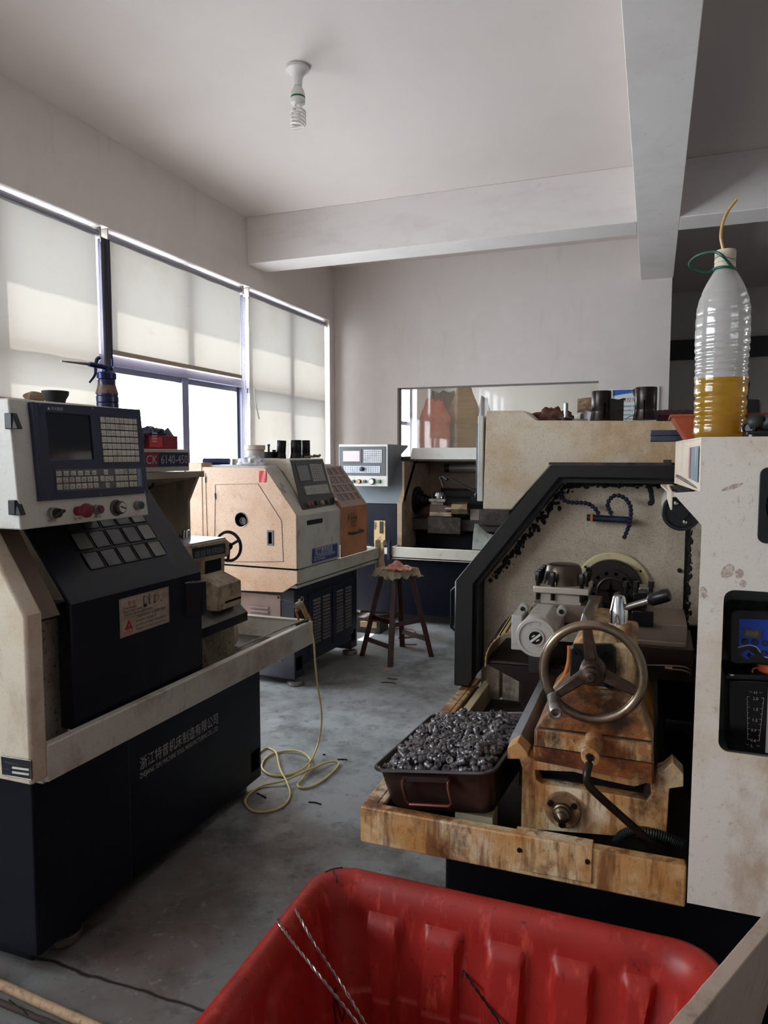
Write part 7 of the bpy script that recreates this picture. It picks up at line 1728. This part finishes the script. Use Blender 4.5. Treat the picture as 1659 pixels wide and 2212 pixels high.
for i in range(1, 9): lev.append((.0885+.004*i, zl-.016-.034*i, RC, .020*(1-i/12)))
lev += [(.13,.02,.07,0)]
inner_n = len(lev)
lev += [(.125,.006,.07,0),(.078,.30,RC,0),(.047,.50,RC,0),(.03,.515,RC,0)]
rg_ = [side_pts(i_, z+(.012 if z > .25 else 0), max(rc-i_*.15,.02), rb) for i_, z, rc, rb in lev]
n_ = len(rg_[0]); m_ = MB()
vs = [p for r_ in rg_ for p in r_]; fs = []
for j in range(len(rg_)):
    j2 = (j+1) % len(rg_)
    if j == inner_n-1: 
        fs.append(tuple(j*n_+i for i in range(n_))); fs.append(tuple(j2*n_+i for i in range(n_))); continue
    fs += [(j*n_+i, j*n_+(i+1) % n_, j2*n_+(i+1) % n_, j2*n_+i) for i in range(n_)]
m_._add(vs, fs)
REDP = mat('scuffed_red_plastic', (170,40,33), .42, layers=[((134,28,26), 2.4, .45, .7, .6), ((226,92,76), (40,40,6), .58, .74, .5), ((120,24,24), 7, .6, .76, .6), ((60,20,20), 46, .66, .74, .6)], bump=.12, bscale=160)
m_.build('bin_shell', REDP, BIN, sharp=48)
# tie wires hanging into the bin
def twist(pts, r, name, lab, m, par=None, pitch=.016):
    P = smooth_path(pts, 26); o = MB()
    for ph in (0, PI):
        q = []; s = 0
        for i, p in enumerate(P):
            if i: s += (p-P[i-1]).length
            t = (P[min(i+1, len(P)-1)]-P[max(i-1, 0)]).normalized(); a = t.orthogonal().normalized(); b = t.cross(a)
            an = ph+s/pitch*PI; q.append(p+(a*math.cos(an)+b*math.sin(an))*r*1.05)
        o.tube(q, r, 6)
    return tag(o.build(name, m), lab, 'wire')
GALV = mat('galvanised_wire', (150,132,128), .28, .9); DKW = mat('dark_wire', (52,40,38), .4, .7)
def bw(px, py, Z): return at(px, py, Z=Z+(.013 if Z > .5 else 0))
twist([bw(599,1986,.545), bw(604,1996,.553), bw(640,2045,.553), bw(700,2120,.52), bw(785,2226,.48)], .0016, 'tie_wire', 'pale twisted wire over the bin rim, leftmost of the two pale ones', GALV)
twist([bw(637,1964,.555), bw(642,1972,.552), bw(680,2040,.52), bw(740,2130,.48), bw(800,2230,.44)], .0016, 'tie_wire', 'pale twisted wire over the bin rim, right of the other pale one', GALV)
twist([bw(884,1935,.50), bw(896,1946,.497), bw(940,2010,.46), bw(1010,2110,.42), bw(1086,2216,.37)], .0016, 'tie_wire', 'long dark twisted wire leaning on the far wall of the bin', DKW)
m_ = MB()
m_.tube(smooth_path([bw(703,1884,.552), bw(720,1877,.5535), bw(740,1874,.552)], 5), .0016, 6)
m_.tube(smooth_path([bw(718,1878,.553), bw(726,1895,.548), bw(728,1915,.53), bw(731,1935,.51), bw(737,1950,.49), bw(745,1958,.48)], 6), .0013, 6)
m_.tube(smooth_path([bw(717,1934,.512), bw(730,1930,.515), bw(747,1917,.525)], 5), .0013, 6); m_.tube([bw(729,1962,.48), bw(755,1938,.495)], .0015, 6)
tag(m_.build('tie_wire', DKW), 'short dark wire knotted over the far left corner of the bin', 'wire')
for i, (p, lab) in enumerate((([bw(717,2076,.36), bw(724,2095,.36), bw(725,2130,.36), bw(722,2170,.36), bw(728,2220,.36)], 'thin black wire end hanging low in the bin, left of the forked one'), ([bw(722,2150,.34), bw(735,2190,.34), bw(740,2205,.34), bw(746,2172,.34)], 'thin black forked wire lying low in the bin'))):
    tag(MB().tube(smooth_path(p, 8), .0016, 6).build('black_wire', DKW), lab, 'wire')

# ---- dirty board standing in the bin, leaning out over its right rim
ZBD = .80
A = at(1659,1962,Z=ZBD); Bq = at(1440,2216,Z=ZBD)
dr_ = (A-Bq).normalized(); A2 = A+dr_*.10; B2 = Bq-dr_*.10
sh_ = Vector((-dr_.y, dr_.x, 0)); 
if sh_.x > 0: sh_ = -sh_
dn_ = sh_*.155+Vector((0,0,-(ZBD-.06)))
th_ = Vector((-dr_.y, dr_.x, 0)); th_ = (th_ if th_.x > 0 else -th_)*.022
m_ = MB(); nB = 24; vs = []
for i in range(nB+1):
    p = B2.lerp(A2, i/nB); w_ = .0022*mnoise.noise((i*.6, 0, 3))
    p = p+Vector((0,0,w_)); vs += [p, p+th_, p+th_+dn_, p+dn_]
fs = []
for i in range(nB):
    a, b = i*4, (i+1)*4
    for k in range(4): fs.append((a+k, a+(k+1) % 4, b+(k+1) % 4, b+k))
fs += [(3,2,1,0), (nB*4, nB*4+1, nB*4+2, nB*4+3)]
m_._add(vs, fs)
tag(m_.build('wooden_board', mat('stained_board', (182,162,146), .75, layers=[((132,114,102), (7,7,3), .46, .68, .8), ((84,72,66), (12,12,4), .58, .76, .7), ((190,166,140), 20, .56, .74, .5)], bump=.3, bscale=60), bevel=.002), 'stain-streaked board leaning out of the bin at the lower right', 'board')

# ---- sticks on the floor, lower left
def stick(a, b, r, name, m, lab, seed):
    P = [Vector(a).lerp(Vector(b), i/14)+Vector((0,0,r+.002*mnoise.noise((i*.7, seed, 1)))) for i in range(15)]
    return tag(MB().tube(P, [r*(1+.08*mnoise.noise((i*.9, seed, 4))) for i in range(15)], 14).build(name, m), lab, 'stick')
a, b = at(-60,2108,Z=.0), at(230,2240,Z=0)
stick(a, b, .013, 'wooden_stick', mat('peeled_wood', (190,160,128), .7, layers=[((130,100,74), (60,60,60), .5, .7, .6)], bump=.3), 'pale peeled wooden stick on the floor at the lower left', 2)
a, b = at(-60,2146,Z=.0), at(190,2250,Z=0)
stick(a, b, .008, 'dark_stick', mat('dark_bark', (64,52,46), .8, bump=.4), 'thin dark stick lying beside the peeled one', 5)
tag(MB().tube(smooth_path([at(20,2160,Z=.004), at(45,2180,Z=.02), at(70,2200,Z=.006), at(110,2216,Z=.004)], 6), .002, 6).build('floor_wire', DKW), 'thin dark wire crossing the two sticks on the floor', 'wire')

# ---- floor litter
def bit(px, py, pts, r, m, name, lab, cat='scrap'):
    c = at(px, py, Z=r*.9)
    return tag(MB().tube(smooth_path([c+Vector((x, y, 0)) for x, y in pts], 5), r, 6).build(name, m), lab, cat)
bit(880,1362, [(-.22,-.04),(-.15,.03),(-.02,.05),(.05,.02),(.08,-.04)], .006, mat('rust_red_cable', (130,72,64), .6), 'cable_offcut', 'rust-red cable offcut on the floor between the stool legs', 'cable')
bit(893,1375, [(-.10,-.09),(-.03,-.03),(.03,.02),(.09,.09)], .008, mat('rust_red_cable', (130,72,64), .6), 'cable_plug', 'short red-brown cord with a dark plug behind the stool', 'cable')
bit(886,1392, [(-.05,-.01),(0,.0),(.05,.02)], .005, mat('red_chip', (150,70,60), .7), 'wood_chip', 'thin red splinter on the floor right of the stool')
bit(836,1448, [(-.02,0),(.02,.006)], .005, mat('orange_stub', (206,150,104), .7), 'cigarette_stub', 'orange cigarette stub on the floor before the stool')
bit(840,1475, [(-.05,-.01),(0,.01),(.05,0)], .003, DKW, 'metal_curl', 'dark metal curl on the floor below the stool, nearer one')
bit(846,1466, [(-.03,0),(0,-.006),(.04,.004)], .003, DKW, 'metal_curl', 'dark metal curl on the floor below the stool, farther one')
bit(739,1640, [(-.02,-.012),(0,0),(.026,.004)], .003, DKW, 'metal_curl', 'dark swarf curl on the floor right of the hose loops')
bit(680,1735, [(-.03,0),(0,.006),(.03,.0)], .003, DKW, 'metal_curl', 'dark swarf curl on the floor below the hose loops')
bit(565,1718, [(-.03,.012),(0,0),(.03,-.014)], .003, DKW, 'metal_curl', 'dark swarf curl inside the lowest hose loop')
bit(700,1630, [(-.006,0),(.006,.002)], .004, DKW, 'grit_lump', 'small black lump on the floor beside the hose loops')
for i, (px, py, lab) in enumerate(((773,1662,'white fleck on the floor left of the pan'), (805,1574,'pale fleck on the floor between hose and pan'), (782,1547,'tiny white fleck on the floor farthest from the hose loops'))):
    c = at(px, py, Z=.001); tag(MB().ball(c, .006, 7, 5, (1.3,1,.4)).build('paper_fleck', WHITEP), lab, 'scrap')
a = at(770,1338,Y=5.9); bx_ = at(787,1312,Y=5.9)
m_ = MB(); m_.box(-2.36, -2.12, 5.55, 5.75, 0.0, .13)
sb = thing('small_carton', 'small dark carton on the floor behind the middle lathe', 'box', (-2.24, 5.65, 0)); m_.build('carton_body', CARDB, sb); MB().box(-2.30, -2.15, 5.546, 5.55, .05, .10).build('carton_label', mat('tan_label', (176,150,110), .7), sb)
